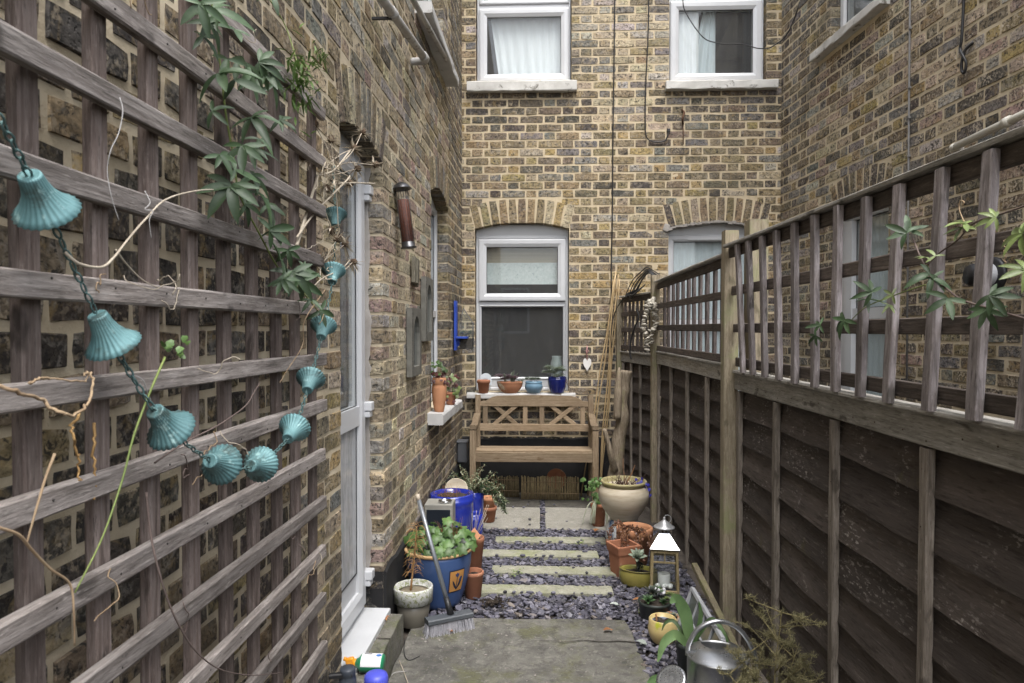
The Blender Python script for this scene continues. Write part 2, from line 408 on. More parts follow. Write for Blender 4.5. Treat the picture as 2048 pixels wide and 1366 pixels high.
    for i in range(len(us) - 1):
        for j in range(len(zs) - 1):
            cu, cz = (us[i] + us[i + 1]) / 2, (zs[j] + zs[j + 1]) / 2
            if any(q['u0'] < cu < q['u1'] and q['z0'] < cz < q['z1'] + q.get('rise', 0) for q in ops): continue
            mb.add([(us[i], .003, zs[j]), (us[i + 1], .003, zs[j]), (us[i + 1], .003, zs[j + 1]), (us[i], .003, zs[j + 1])], [(0, 1, 2, 3)])
    for q in ops:
        a, b, c, d = q['u0'] - .006, q['u1'] + .006, q['z0'], q['z1'] + q.get('rise', 0); dp = q.get('depth', .13)
        mb.add([(a, .003, c), (a, dp, c), (a, dp, d), (a, .003, d)], [(0, 1, 2, 3)]); mb.add([(b, .003, c), (b, dp, c), (b, dp, d), (b, .003, d)], [(3, 2, 1, 0)])
        mb.add([(a, .003, c), (b, .003, c), (b, dp, c), (a, dp, c)], [(0, 1, 2, 3)])
        if q.get('ring'):
            cu, wd, Rr, cz = arc(q); am = math.asin(wd / Rr); ns = 16
            for i in range(ns):
                t0, t1 = -am + 2 * am * i / ns, -am + 2 * am * (i + 1) / ns
                P = lambda t, rr, y: (cu + rr * math.sin(t), y, cz + rr * math.cos(t))
                mb.add([P(t0, Rr + .011, .0025), P(t1, Rr + .011, .0025), P(t1, Rr + q['ring'], .0025), P(t0, Rr + q['ring'], .0025), P(t0, Rr + .011, dp), P(t1, Rr + .011, dp)], [(0, 1, 2, 3), (1, 0, 4, 5)])
        else: mb.add([(a, .003, d), (b, .003, d), (b, dp, d), (a, dp, d)], [(3, 2, 1, 0)])
    mb.build('mortar_bed', mort, root)
    if upper:
        m2 = MB(); m2.bb(u0, u1, .0, .25, zmax, upper); m2.build('upper_wall', FARBRICK, root)
    return root

def far_brick():
    N = NT('distant_brickwork'); c = N.coord('Object', (1, 1, 1), rand=False)
    mp = N.n('ShaderNodeMapping'); mp.inputs['Rotation'].default_value = (R(90), 0, 0); N.l(c, mp.inputs[0])
    b = N.n('ShaderNodeTexBrick'); b.inputs['Scale'].default_value = 1.0; b.inputs['Brick Width'].default_value = 0.225; b.inputs['Row Height'].default_value = 0.0762; b.inputs['Mortar Size'].default_value = 0.006
    b.inputs['Color1'].default_value = (0.15, 0.105, 0.06, 1); b.inputs['Color2'].default_value = (0.10, 0.08, 0.055, 1); b.inputs['Mortar'].default_value = (0.36, 0.29, 0.19, 1)
    N.l(mp.outputs[0], b.inputs['Vector']); N.set(Base_Color=b.outputs[0], Roughness=0.95); return N.m
FARBRICK = far_brick()

def pick(r, table):
    t = r.random() * sum(x[0] for x in table)
    for wgt, c in table:
        t -= wgt
        if t <= 0: break
    k = r.uniform(.82, 1.2); g_ = sum(c) / 3; c = tuple(v * .84 + g_ * .16 for v in c); return tuple(min(.8, v * k * r.uniform(.94, 1.06)) for v in c)
OCH, BRN, DRK, GRY, BUF, PNK, YEL, SLV, CRM = (.232, .176, .092), (.155, .121, .078), (.085, .073, .061), (.160, .152, .138), (.36, .295, .195), (.285, .200, .160), (.300, .218, .082), (.32, .295, .255), (.46, .385, .25)
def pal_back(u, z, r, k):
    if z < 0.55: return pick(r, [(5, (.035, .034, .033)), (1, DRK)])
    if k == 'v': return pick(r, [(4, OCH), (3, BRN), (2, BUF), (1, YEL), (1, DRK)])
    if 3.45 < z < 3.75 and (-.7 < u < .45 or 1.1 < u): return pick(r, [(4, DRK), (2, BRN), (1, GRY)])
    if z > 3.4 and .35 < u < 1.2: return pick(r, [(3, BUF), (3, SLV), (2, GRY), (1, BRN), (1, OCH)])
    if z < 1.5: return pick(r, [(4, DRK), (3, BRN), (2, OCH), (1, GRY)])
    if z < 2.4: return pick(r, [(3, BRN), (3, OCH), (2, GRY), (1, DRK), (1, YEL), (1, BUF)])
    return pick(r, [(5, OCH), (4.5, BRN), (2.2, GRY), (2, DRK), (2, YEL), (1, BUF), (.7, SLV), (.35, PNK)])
def pal_left(u, z, r, k):
    if z < 0.33: return pick(r, [(1, (.03, .03, .03))])
    if k == 'v': return pick(r, [(3, OCH), (3, BUF), (2, BRN), (2, GRY), (1, DRK)])
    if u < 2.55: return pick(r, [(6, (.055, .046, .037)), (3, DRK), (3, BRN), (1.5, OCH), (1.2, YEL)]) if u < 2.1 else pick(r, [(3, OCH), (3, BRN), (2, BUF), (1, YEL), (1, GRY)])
    if 4.45 < u < 5.6 and z < .88 and r.random() < .55: return pick(r, [(3, DRK), (2, BRN), (1, GRY)])
    if u > 5.5: return pick(r, [(4, DRK), (3, BRN), (2, GRY), (1, OCH)])
    if z < 1.3: return pick(r, [(4, BUF), (3, PNK), (2, CRM), (2, SLV), (1.5, BRN), (1, GRY)])
    if z < 2.5: return pick(r, [(5, BUF), (4, PNK), (1.5, OCH), (1, GRY), (1.5, SLV), (1.5, CRM), (.6, BRN)])
    return pick(r, [(4, BUF), (2, PNK), (2.5, GRY), (2, OCH), (1.2, BRN), (.6, DRK), (2.2, SLV), (1.5, CRM)])
def pal_right(u, z, r, k):
    if k == 'v': return pick(r, [(3, DRK), (3, BRN), (2, OCH)])
    if u < .55: return pick(r, [(3, DRK), (3, BRN), (3, GRY), (1, OCH), (1, SLV)])
    if z < 2.3: return pick(r, [(3, BRN), (3, OCH), (3, DRK), (1, GRY), (1, PNK)])
    return pick(r, [(2.4, DRK), (3.2, BRN), (3.2, GRY), (2, OCH), (1, YEL), (1.4, PNK), (2, BUF), (1.4, SLV)])

MORT_B = mortar_mat('ochre_mortar', (.46, .375, .25), (.58, .49, .345), (.25, .21, .155))
MORT_L = mortar_mat('buff_mortar', (.47, .395, .275), (.59, .51, .375), (.22, .185, .135))
BO = brick_mat('stock_brick', True); BS = brick_mat('stock_brick_distant', False)
BO_R = brick_mat('sooty_brick', True, (.50, .43, .33), 0.535, 0.95); BS_R = brick_mat('sooty_brick_distant', False, (.50, .43, .33), 0.535, 0.95)

# openings, in metres along each wall and above the paving
B_LOW_L = dict(u0=-.582, u1=.292, z0=.945, z1=2.455, rise=.058, ring=.228, sill=(-.653, .349, .885, .945))
B_LOW_R = dict(u0=1.205, u1=2.085, z0=.60, z1=2.452, rise=.062, ring=.228)
B_UP_L = dict(u0=-.572, u1=.312, z0=3.82, z1=5.5, rise=0, sill=(-.65, .358, 3.71, 3.82))
B_UP_R = dict(u0=1.205, u1=2.085, z0=3.80, z1=5.5, rise=0, sill=(1.168, 2.173, 3.705, 3.80))
L_DOOR = dict(u0=2.60, u1=3.275, z0=.14, z1=2.305, rise=.06, ring=.235, depth=.13)
L_WIN = dict(u0=4.645, u1=5.44, z0=.975, z1=2.47, rise=.085, ring=.215, sill=(4.5, 5.5, .89, .975))
L_UP = dict(u0=4.25, u1=5.20, z0=3.50, z1=4.9, rise=0, sill=(4.1, 5.35, 3.42, 3.50))
R_UP = dict(u0=.90, u1=1.60, z0=3.765, z1=5.4, rise=0, sill=(.705, 1.70, 3.68, 3.765))
R_LOW = dict(u0=.985, u1=1.70, z0=.62, z1=2.40, rise=.055, ring=.228)

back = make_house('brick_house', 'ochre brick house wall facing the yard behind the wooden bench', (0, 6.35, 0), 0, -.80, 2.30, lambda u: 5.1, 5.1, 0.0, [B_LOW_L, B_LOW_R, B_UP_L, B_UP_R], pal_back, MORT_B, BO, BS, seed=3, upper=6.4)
left = make_house('brick_house', 'pale brick house wall on the left behind the trellis and the white door', (-.795, 0, 0), R(90 - .86), -2.6, 6.34, lambda u: 2.2 + .52 * u if u > .15 else -1, 5.4, 0.0, [L_DOOR, L_WIN, L_UP], pal_left, MORT_L, BO, BS, seed=5, upper=6.2, off=.05)  # unseen length behind the camera added to block side light
right = make_house('brick_house', 'dark sooty brick house wall on the right beyond the fence', (2.217, 6.35, 0), R(-86), .0, 4.6, lambda u: 5.2 - .3 * u, 5.3, 0.0, [R_UP, R_LOW], pal_right, MORT_L, BO_R, BS_R, seed=9, upper=6.4, nvis=lambda p: p.z < 1.3)
m = MB(); m.bb(.2, 6.34, .006, .25, 4.2, 5.4)
# everything above the last course of the left wall that can be seen
# painted damp course
PLINTH = mk('black_bitumen_paint', (.007, .007, .008), (.016, .015, .015), 6, rough=.75, r2=.9, bump=.5, spot=(.10, .09, .08), spot_at=.66, spot_scale=9, var=0)
def plinth(root, segs, h, seed):
    r = random.Random(seed); b = MB()
    for a, e in segs:
        n = max(2, int((e - a) / .08)); top = [h + r.uniform(-.012, .012) for _ in range(n + 1)]
        for i in range(n):
            x0, x1 = a + (e - a) * i / n, a + (e - a) * (i + 1) / n
            b.add([(x0, -.012, 0), (x1, -.012, 0), (x1, -.012, top[i + 1]), (x0, -.012, top[i]), (x0, .004, top[i] + .012), (x1, .004, top[i + 1] + .012)], [(0, 1, 2, 3), (3, 2, 5, 4)])
        b.add([(a, -.012, 0), (a, .10, 0), (a, .10, h), (a, -.012, h)], [(3, 2, 1, 0)])
    b.build('damp_course_paint', PLINTH, root)
plinth(left, [(3.276, 6.33)], .345, 1); plinth(back, [(-.72, 2.25)], .505, 2)

# ------------------------------------------------------------------ windows and the door
def frame_rect(mb, u0, u1, z0, z1, y0, y1, t, bev=.012):
    """mitred frame: sloped inner and outer edges"""
    o = [(u0, z0), (u1, z0), (u1, z1), (u0, z1)]; i_ = [(u0 + t, z0 + t), (u1 - t, z0 + t), (u1 - t, z1 - t), (u0 + t, z1 - t)]
    o2 = [(u0 + bev * .4, z0 + bev * .4), (u1 - bev * .4, z0 + bev * .4), (u1 - bev * .4, z1 - bev * .4), (u0 + bev * .4, z1 - bev * .4)]; i2 = [(u0 + t - bev, z0 + t - bev), (u1 - t + bev, z0 + t - bev), (u1 - t + bev, z1 - t + bev), (u0 + t - bev, z1 - t + bev)]
    rings = [[(x, y1, z) for x, z in o], [(x, y0 + .004, z) for x, z in o], [(x, y0, z) for x, z in o2], [(x, y0, z) for x, z in i2], [(x, y0 + .012, z) for x, z in i_], [(x, y1, z) for x, z in i_]]
    vs = [v for q in rings for v in q]; fs = []
    for k in range(5):
        for a in range(4): b = (a + 1) % 4; fs.append((k * 4 + a, k * 4 + b, k * 4 + 4 + b, k * 4 + 4 + a))
    mb.add(vs, fs)
def pane(par, u0, u1, z0, z1, y, mat=None):
    g = MB(); g.bb(u0, u1, y, y + .02, z0, z1); g.build('pane', mat or GLASS, par)
    k = MB(); t = .006
    for a, b, c, d in ((u0, u1, z0, z0 + t), (u0, u1, z1 - t, z1), (u0, u0 + t, z0 + t, z1 - t), (u1 - t, u1, z0 + t, z1 - t)): k.bb(a, b, y - .003, y - .0005, c, d)
    k.build('gasket', RUBBER, par)
def room(par, u0, u1, z0, z1, y, d=1.2, mat=None):
    g = MB(); a, b, c, e = u0 - .15, u1 + .15, z0 - .2, z1 + .1
    g.add([(a, y, c), (b, y, c), (b, y, e), (a, y, e), (a, y + d, c), (b, y + d, c), (b, y + d, e), (a, y + d, e)], [(4, 5, 6, 7), (0, 1, 5, 4), (3, 7, 6, 2), (0, 4, 7, 3), (1, 2, 6, 5)])
    g.build('room_beyond', mat or DARK, par)
def curtain(par, u0, u1, z0, z1, y, mat, amp=.015, waves=9, name='curtain', shear=0.0):
    g = MB(); n = waves * 8; vs = []
    for j, z in enumerate((z0, (z0 + z1) / 2, z1)):
        for i in range(n + 1):
            t = i / n; vs.append((u0 + (u1 - u0) * t + shear * (z - z0) / (z1 - z0) * (1 - t), y + amp * math.sin(t * waves * 6.283 + .7 * math.sin(9 * t)) * (1.0 - .2 * j), z))
    g.add(vs, [(j * (n + 1) + i, j * (n + 1) + i + 1, (j + 1) * (n + 1) + i + 1, (j + 1) * (n + 1) + i) for j in range(2) for i in range(n)], True)
    g.build(name, mat, par)
def sill(par, rect, y0, mat, y1=.12, drop=.012):
    u0, u1, z0, z1 = rect; g = MB(); r = random.Random(u0)
    n = 12; vs = []
    for i in range(n + 1):
        u = u0 + (u1 - u0) * i / n; j = lambda s=.003: r.uniform(-s, s)
        vs += [(u, y1, z0), (u, y0 + .004 + j(), z0 + j()), (u, y0 + j(), z0 + .008 + j()), (u, y0 + j(), z1 - drop - .008 + j()), (u, y0 + .008 + j(), z1 - drop + j()), (u, y1, z1)]
    fs = [(i * 6 + k, i * 6 + (k + 1) % 6, i * 6 + 6 + (k + 1) % 6, i * 6 + 6 + k) for i in range(n) for k in range(6)]
    fs += [tuple(range(6))[::-1], tuple(n * 6 + k for k in range(6))]
    g.add(vs, fs); g.build('window_sill', mat, par)
BLIND = mk('woven_blind', (.30, .25, .175), (.40, .34, .25), 2, stretch=(.4, .4, 60), rough=.85, bump=.5, bscale=2, var=0)
SKY_REFL = mk('painted_sky_reflection', (.60, .63, .63), (.46, .51, .51), 40, rough=.9, bump=.2, var=0, spot=(.36, .41, .42), spot_at=.56, spot_scale=60)  # pale colour painted in place of reflected sky
BLUEC = mk('grey_blue_curtain', (.48, .54, .58), (.60, .65, .69), 3, stretch=(10, 10, .3), rough=.9, bump=.2, var=0)
NAVY = mk('dark_navy_room', (.012, .014, .028), (.03, .032, .055), 2, rough=.8, bump=0, var=0)
STONE_SILL = mk('weathered_stone_sill', (.42, .41, .38), (.58, .57, .54), 7, rough=.85, bump=.6, spot=(.14, .13, .11), spot_at=.58, spot_scale=11, var=.04)

# back, lower left: opening light above, fixed light below
wL = MB(); frame_rect(wL, -.578, .288, .948, 2.405, .075, .14, .035); wL.bb(-.575, .285, .079, .14, 1.752, 1.785); wL.bb(-.578, .288, .085, .14, 2.403, 2.51); wL.bb(-.578, .288, .082, .14, .95, 1.06)
wL = wL.build('window', WHITE, back)
s = MB(); frame_rect(s, -.552, .262, 1.792, 2.372, .055, .12, .072, .03); s.build('sash', WHITE, wL); pane(wL, -.482, .192, 1.862, 2.302, .085)
s = MB(); frame_rect(s, -.545, .255, 1.06, 1.752, .072, .13, .016, .012); s.build('sash', WHITE, wL); pane(wL, -.530, .240, 1.076, 1.736, .10)
room(wL, -.55, .26, 1.0, 2.45, .145, 1.6)
g = MB(); g.bb(-.545, .25, .165, .18, 2.165, 2.40); g.bb(-.545, .25, .160, .185, 2.155, 2.17); g.build('blind', BLIND, wL)
g = MB(); g.bb(-.53, .25, .158, .164, 1.955, 2.16); g.build('sky_reflection_sheet', SKY_REFL, wL)  # pale sheet standing in for the sky band reflected in the upper pane
sill(wL, (-.653, .349, .885, .945), -.075, WPAINT)
# back, lower right (kitchen window half hidden by the fence)
wR = MB(); frame_rect(wR, 1.209, 2.081, .605, 2.405, .075, .14, .06, .02); wR.bb(1.209, 2.081, .085, .14, 2.403, 2.51); wR.bb(1.262, 2.03, .085, .13, 1.56, 1.62); wR.bb(1.40, 1.86, .070, .076, 2.358, 2.382)
wR = wR.build('window', WHITE, back); pane(wR, 1.268, 2.022, 1.618, 2.345, .105); pane(wR, 1.268, 2.022, .665, 1.558, .105)
curtain(wR, 1.27, 2.02, .64, 2.36, .142, BLUEC, .008, 11); room(wR, 1.24, 2.05, .62, 2.45, .145, 1.0)
# back, upper left
wU = MB(); frame_rect(wU, -.566, .306, 3.823, 5.48, .075, .14, .025); wU.bb(-.55, .29, .08, .14, 4.518, 4.56); wU = wU.build('window', WHITE, back)
s = MB(); frame_rect(s, -.545, .290, 3.838, 4.515, .055, .12, .072, .03); s.build('sash', WHITE, wU); pane(wU, -.475, .220, 3.908, 4.445, .085)
s = MB(); frame_rect(s, -.545, .290, 4.562, 5.46, .065, .12, .04, .02); s.build('sash', WHITE, wU); pane(wU, -.508, .252, 4.60, 5.42, .095)
curtain(wU, -.36, .26, 3.86, 5.45, .16, CURTAIN, .007, 8, shear=-.22); room(wU, -.54, .28, 3.85, 5.45, .145, 1.0, mk('tan_room', (.20, .165, .12), (.24, .2, .15), 2, bump=0, var=0)); sill(wU, (-.65, .358, 3.712, 3.818), -.065, STONE_SILL)
# back, upper right
wV = MB(); frame_rect(wV, 1.209, 2.081, 3.803, 5.48, .075, .14, .022); wV.bb(1.22, 2.07, .08, .14, 4.56, 4.60); wV = wV.build('window', WHITE, back)
s = MB(); frame_rect(s, 1.226, 2.062, 3.815, 4.555, .055, .12, .078, .03); s.build('sash', WHITE, wV); pane(wV, 1.302, 1.986, 3.892, 4.478, .085)
s = MB(); frame_rect(s, 1.226, 2.062, 4.602, 5.46, .065, .12, .04, .02); s.build('sash', WHITE, wV); pane(wV, 1.266, 2.022, 4.64, 5.42, .095)
curtain(wV, 1.24, 1.50, 3.85, 5.4, .125, CURTAIN, .008, 4, shear=0); curtain(wV, 1.40, 1.66, 3.85, 5.4, .145, BLUEC, .006, 3, shear=.35); room(wV, 1.24, 2.05, 3.83, 5.45, .145, 1.0, NAVY); sill(wV, (1.168, 2.173, 3.708, 3.798), -.065, STONE_SILL)
# left wall window with deep white sill, and the upper one
wl = MB(); frame_rect(wl, 4.65, 5.436, .98, 2.47, .085, .15, .05); wl.bb(4.65, 5.436, .095, .15, 2.46, 2.555); wl.bb(4.69, 5.40, .09, .15, 1.62, 1.67); wl = wl.build('window', WHITE, left)
pane(wl, 4.70, 5.386, 1.67, 2.42, .11); pane(wl, 4.70, 5.386, 1.03, 1.62, .11); room(wl, 4.68, 5.4, 1.0, 2.45, .155, .9)
sill(wl, (4.5, 5.5, .89, .972), -.105, WPAINT)
wl2 = MB(); frame_rect(wl2, 4.254, 5.196, 3.503, 4.89, .085, .15, .06); wl2 = wl2.build('window', WHITE, left); pane(wl2, 4.314, 5.136, 3.563, 4.83, .11); room(wl2, 4.3, 5.15, 3.55, 4.85, .155, .9); sill(wl2, (4.1, 5.35, 3.422, 3.50), -.10, WPAINT)
# right wall windows
wr = MB(); frame_rect(wr, .905, 1.596, 3.77, 5.38, .075, .15, .06); wr = wr.build('window', WHITE, right); pane(wr, .965, 1.536, 3.83, 5.32, .10); room(wr, .95, 1.55, 3.8, 5.3, .155, .8, mk('grey_blue_room', (.16, .18, .19), (.2, .22, .23), 2, bump=0, var=0)); sill(wr, (.705, 1.70, 3.682, 3.762), -.07, STONE_SILL)
wr2 = MB(); frame_rect(wr2, .989, 1.696, .63, 2.40, .055, .13, .06); wr2.bb(.989, 1.696, .065, .13, 2.398, 2.458); wr2.bb(1.045, 1.15, .050, .12, .69, 2.34); wr2.bb(1.10, 1.64, .06, .12, 1.60, 1.68); wr2 = wr2.build('window', WHITE, right)
for a, b in ((1.15, 1.637),):
    for c, d in ((.69, 1.60), (1.68, 2.34)): pane(wr2, a, b, c, d, .09)
curtain(wr2, 1.10, 1.66, .66, 2.38, .126, BLUEC, .006, 9); room(wr2, .92, 1.67, .65, 2.4, .135, .8)

# the white door in the left wall
door = MB(); frame_rect(door, 2.604, 3.271, .165, 2.34, .095, .16, .045, .012); door.bb(2.604, 3.271, .10, .16, 2.338, 2.37); door = door.build('door', WHITE, left)
d2 = MB(); a, b, c, d = 2.645, 3.232, .205, 2.298
frame_rect(d2, a, b, c, d, .075, .13, .085, .022); d2.bb(a + .08, b - .08, .082, .125, 1.075, 1.165); d2.build('leaf_frame', WHITE, door)
d3 = MB(); d3.bb(a + .083, b - .083, .100, .118, .29, .38); d3.build('bottom_panel', WHITE, door)
pane(door, a + .083, b - .083, 1.163, d - .083, .098); pane(door, a + .083, b - .083, .38, 1.077, .098, glass_mat('frosted_glass', (.82, .85, .88), 1.0, .45))
room(door, a, b, .2, 2.3, .17, .9, mk('grey_hall', (.30, .33, .36), (.36, .39, .42), 2, bump=0, var=0))
for z in (.345, 1.155, 2.185):
    h = MB(); h.bb(3.212, 3.268, .042, .10, z - .022, z + .022, .004); h.bb(3.215, 3.265, .05, .10, z - .052, z - .024, .004); h.build('hinge', WHITE, door)
t = MB(); t.bb(2.45, 3.268, -.035, .16, .135, .172, .004); t.build('threshold', mk('scuffed_white_sill', (.44, .45, .46), (.53, .54, .55), 5, rough=.45, bump=.1, spot=(.30, .27, .23), spot_at=.66, spot_scale=18, var=0), door)
# cement fillet between the frame and the brick reveal
cf = MB(); r = random.Random(4); zz = .18
CEM = mk('grey_cement', (.24, .22, .20), (.34, .32, .295), 9, rough=.95, bump=.6, var=0)
vs = []
for i in range(60):
    z_ = .34 + 1.96 * i / 59; e = .030 + .020 * noise.noise((0, 3, z_ * 5)) + .012 * noise.noise((0, 9, z_ * 31)) + r.uniform(-.003, .003); vs += [(3.2735, .105, z_), (3.2705, .10 - e, z_), (3.2765, .095 - e, z_)]
cf.add(vs, [(i * 3, i * 3 + 1, i * 3 + 4, i * 3 + 3) for i in range(59)] + [(i * 3 + 1, i * 3 + 2, i * 3 + 5, i * 3 + 4) for i in range(59)], True); cf.build('cement_fillet', CEM, left)
# broken cement patch at the springing of the back kitchen arch
cp = MB(); r = random.Random(8)
cu, wd, Rr, cz = arc(B_LOW_R)
for i in range(26):
    t = -.97 + 1.94 * i / 25; u = cu + wd * t; z_ = cz + math.sqrt(Rr * Rr - (u - cu) ** 2) - .004
    cp.box((u, .02, z_ + r.uniform(-.004, .006)), (.04, .06, r.uniform(.012, .028)), rotm('Y', r.uniform(-14, 14)))
cp.box((1.185, -.004, 2.46), (.055, .02, .07), rotm('Y', 20), .008); cp.build('cement_patch', CEM, back)

# ================================================================== GROUND
def gmat():
    N = NT('dark_soil'); c = N.coord('World', rand=False)
    N.set(Base_Color=N.ramp(N.noise(c, 14, 8, .7), [(.3, (.025, .020, .016)), (.7, (.075, .062, .05))]), Roughness=.95); N.bump(N.noise(c, 40, 8, .7), .8, .01); return N.m
g = MB(); g.add([(-600, -600, -.02), (600, -600, -.02), (600, 600, -.02), (-600, 600, -.02)], [(0, 1, 2, 3)])
g.build('ground', gmat(), kind='structure')

def concrete(name, c1, c2, moss, moss_at, stain, wet=None):
    N = NT(name); c = N.coord('World', rand=False)
    col = N.ramp(N.noise(c, 7, 8, .68), [(.3, c1), (.7, c2)])
    col = N.mix(N.ramp(N.noise(c, 3.2, 7, .7, .6), [(.50, 0.0), (.68, .8)]), col, stain)
    col = N.mix(N.ramp(N.noise(c, 4.6, 8, .72, .5), [(moss_at, 0.0), (moss_at + .13, .75)]), col, moss)
    col = N.mix(N.ramp(N.noise(c, 19, 6, .7, .6), [(.52, 0.0), (.62, .55)]), col, stain); col = N.mix(N.ramp(N.noise(c, 23, 5, .7, .4), [(.56, 0.0), (.66, .5)]), col, tuple(min(1, v * 1.35) for v in c2))
    col = N.mix(N.ramp(N.noise(c, 70, 3, .6), [(.64, 0.0), (.70, .35)]), col, (.34, .325, .285))
    col = N.mix(N.ramp(N.noise(c, 85, 6, .7), [(.60, 0.0), (.66, .75)]), col, (.06, .055, .045))
    N.set(Base_Color=col, Roughness=N.ramp(N.noise(c, 2.2, 5, .6), [(.42, .55), (.6, .92)]) if wet else .92)
    N.bump(N.noise(c, 34, 9, .75), .95, .010); return N.m
CONC = concrete('mossy_concrete', (.066, .063, .055), (.165, .157, .137), (.098, .098, .045), .50, (.040, .038, .034))
STEPC = concrete('greened_step_concrete', (.10, .095, .08), (.17, .16, .135), (.085, .095, .032), .47, (.05, .048, .042))
FLAG = concrete('pale_flagstone', (.205, .195, .165), (.285, .272, .235), (.22, .22, .13), .60, (.20, .185, .15))
WETF = concrete('wet_flagstone', (.055, .05, .042), (.095, .088, .072), (.07, .075, .04), .60, (.04, .037, .032), True)
STRIP = concrete('algae_kerb_stone', (.235, .232, .175), (.31, .305, .24), (.21, .225, .10), .50, (.19, .19, .13))

def slab(poly, z0, z1, step=.05, amp=.004, edge=.008, seed=0):
    """worn slab: fine top with low undulation, ragged edge, real thickness"""
    r = random.Random(seed); pts = []
    n = len(poly)
    for i in range(n):
        a, b = Vector((*poly[i], 0)), Vector((*poly[(i + 1) % n], 0)); k = max(1, int((b - a).length / step))
        for j in range(k):
            p = a.lerp(b, j / k); q = noise.noise((p.x * 9 + seed, p.y * 9, 1.3)); d = (b - a).normalized()
            pts.append(p + Vector((d.y, -d.x, 0)) * q * edge)
    c = sum(pts, Vector()) / len(pts); m_ = len(pts); vs = []; mb = MB(); rings = [(1.0, z0), (1.0, z1 - .010), (.992, z1 - .002), (.97, z1), (.8, z1), (.55, z1), (.28, z1)]
    for k, z in rings:
        for p in pts:
            q = c + (p - c) * k; vs.append((q.x, q.y, z + (amp * noise.noise((q.x * 4, q.y * 4, seed)) if z >= z1 - .003 else 0)))
    vs.append((c.x, c.y, z1)); fs = []
    for k in range(len(rings) - 1):
        for i in range(m_): j = (i + 1) % m_; fs.append((k * m_ + i, k * m_ + j, (k + 1) * m_ + j, (k + 1) * m_ + i))
    b = (len(rings) - 1) * m_
    for i in range(m_): fs.append((b + i, b + (i + 1) % m_, len(vs) - 1))
    return mb.add(vs, fs, False)

root = bpy.data.objects.new('concrete_path', None); COL.objects.link(root); tag(root, kind='structure'); WORG[root] = Vector()
ck = MB(); cp_ = curve([(-.08, 3.262, 0), (.05, 3.275, 0), (.14, 3.262, 0), (.22, 3.285, 0), (.31, 3.272, 0), (.40, 3.281, 0), (.478, 3.270, 0)], 7); vs = []
for i, p in enumerate(cp_): hw_ = .0012 + .0045 * (i / len(cp_)) * (1 + .6 * noise.noise((i * .7, 2, 1))); vs += [(p.x, p.y - hw_, .0215), (p.x, p.y + hw_, .0215)]
ck.add(vs, [(2 * i, 2 * i + 2, 2 * i + 3, 2 * i + 1) for i in range(len(cp_) - 1)]); ck.build('crack', mk('joint_dirt', (.02, .018, .014), (.04, .035, .028), 20, rough=1, var=0), root)
slab([(-.66, 1.3), (.55, 1.3), (.50, 2.6), (.485, 3.05), (.478, 3.262), (.475, 3.40), (.455, 3.545), (.2, 3.552), (-.1, 3.54), (-.38, 3.545), (-.64, 3.42)], -.06, .016, amp=.004, seed=3).build('concrete_slab', CONC, root)
o = bpy.data.objects.new('paving', None); COL.objects.link(o); tag(o, kind='structure'); WORG[o] = Vector()
for x0, x1, y0, y1, mt, sd_ in ((-.60, .022, 5.155, 5.785, FLAG, 4), (.062, .69, 5.15, 5.79, FLAG, 5), (-.60, .024, 5.81, 6.30, WETF, 6), (.064, .69, 5.815, 6.30, WETF, 7)):
    slab([(x0, y0), (x1, y0), (x1, y1), (x0, y1)], -.03, .014, .06, .002, .003, sd_).build('flagstone', mt, o)
for (xa, xb, yc, t) in ((-.302, .49, 4.872, .004), (-.385, .408, 4.571, .003), (-.287, .56, 4.258, .004), (-.345, .437, 3.935, -.002)):
    slab([(xa, yc - .066), (xb, yc - .066 - t * 2), (xb, yc + .064), (xa, yc + .064)], -.03, .020, .06, .0015, .003, xa).build('kerb_stone', STRIP, o)
st = slab([(-.80, 1.2), (-.655, 1.2), (-.650, 2.2), (-.655, 2.75), (-.648, 3.262), (-.80, 3.255)], -.02, .150, .05, .005, .008, 11)
so = single(st, 'door_step', STEPC, 'mossy concrete step along the foot of the white door', 'step')
# joint across the step
j = MB(); j.beam((-.79, 2.985, .1505), (-.652, 2.98, .1505), .006, .003, seg=6, jit=.002, ch=.0005); j.build('step_joint', mk('joint_dirt', (.02, .018, .014), (.04, .035, .028), 20, rough=1, var=0), so)
so.children[0].location = -so.location

# slate chippings
SLATE = None
def slate_mat():
    N = NT('plum_slate'); c = N.coord('World', rand=False); ge = N.n('ShaderNodeNewGeometry')
    col = N.ramp(ge.outputs['Random Per Island'], [(0.0, (.026, .025, .030)), (.35, (.060, .058, .076)), (.7, (.102, .099, .130)), (.93, (.19, .182, .21)), (1.0, (.15, .125, .105))])
    col = N.mix(N.ramp(N.noise(c, 30, 6, .7), [(.48, .0), (.72, .35)]), col, (.20, .19, .205))
    N.set(Base_Color=col, Roughness=N.ramp(N.noise(c, 25, 4), [(.35, .35), (.65, .75)]), Specular_IOR_Level=.5); N.bump(N.noise(c, 60, 6, .7), .4, .004); return N.m
ch = MB(); r = random.Random(21)
def chip_ok(x, y):
    if y < 3.56 and x < .47: return y > 3.30 and r.random() < .004 * (1 + 60 * max(0, y - 3.47))
    for (xa, xb, yc) in ((-.302, .49, 4.872), (-.385, .408, 4.571), (-.287, .56, 4.258), (-.345, .437, 3.935)):
        if xa - .004 < x < xb + .004 and abs(y - yc) < .062: return r.random() < .004
    if y > 5.16 and not (.024 < x < .060): return r.random() < .003
    return True
cnt = 0
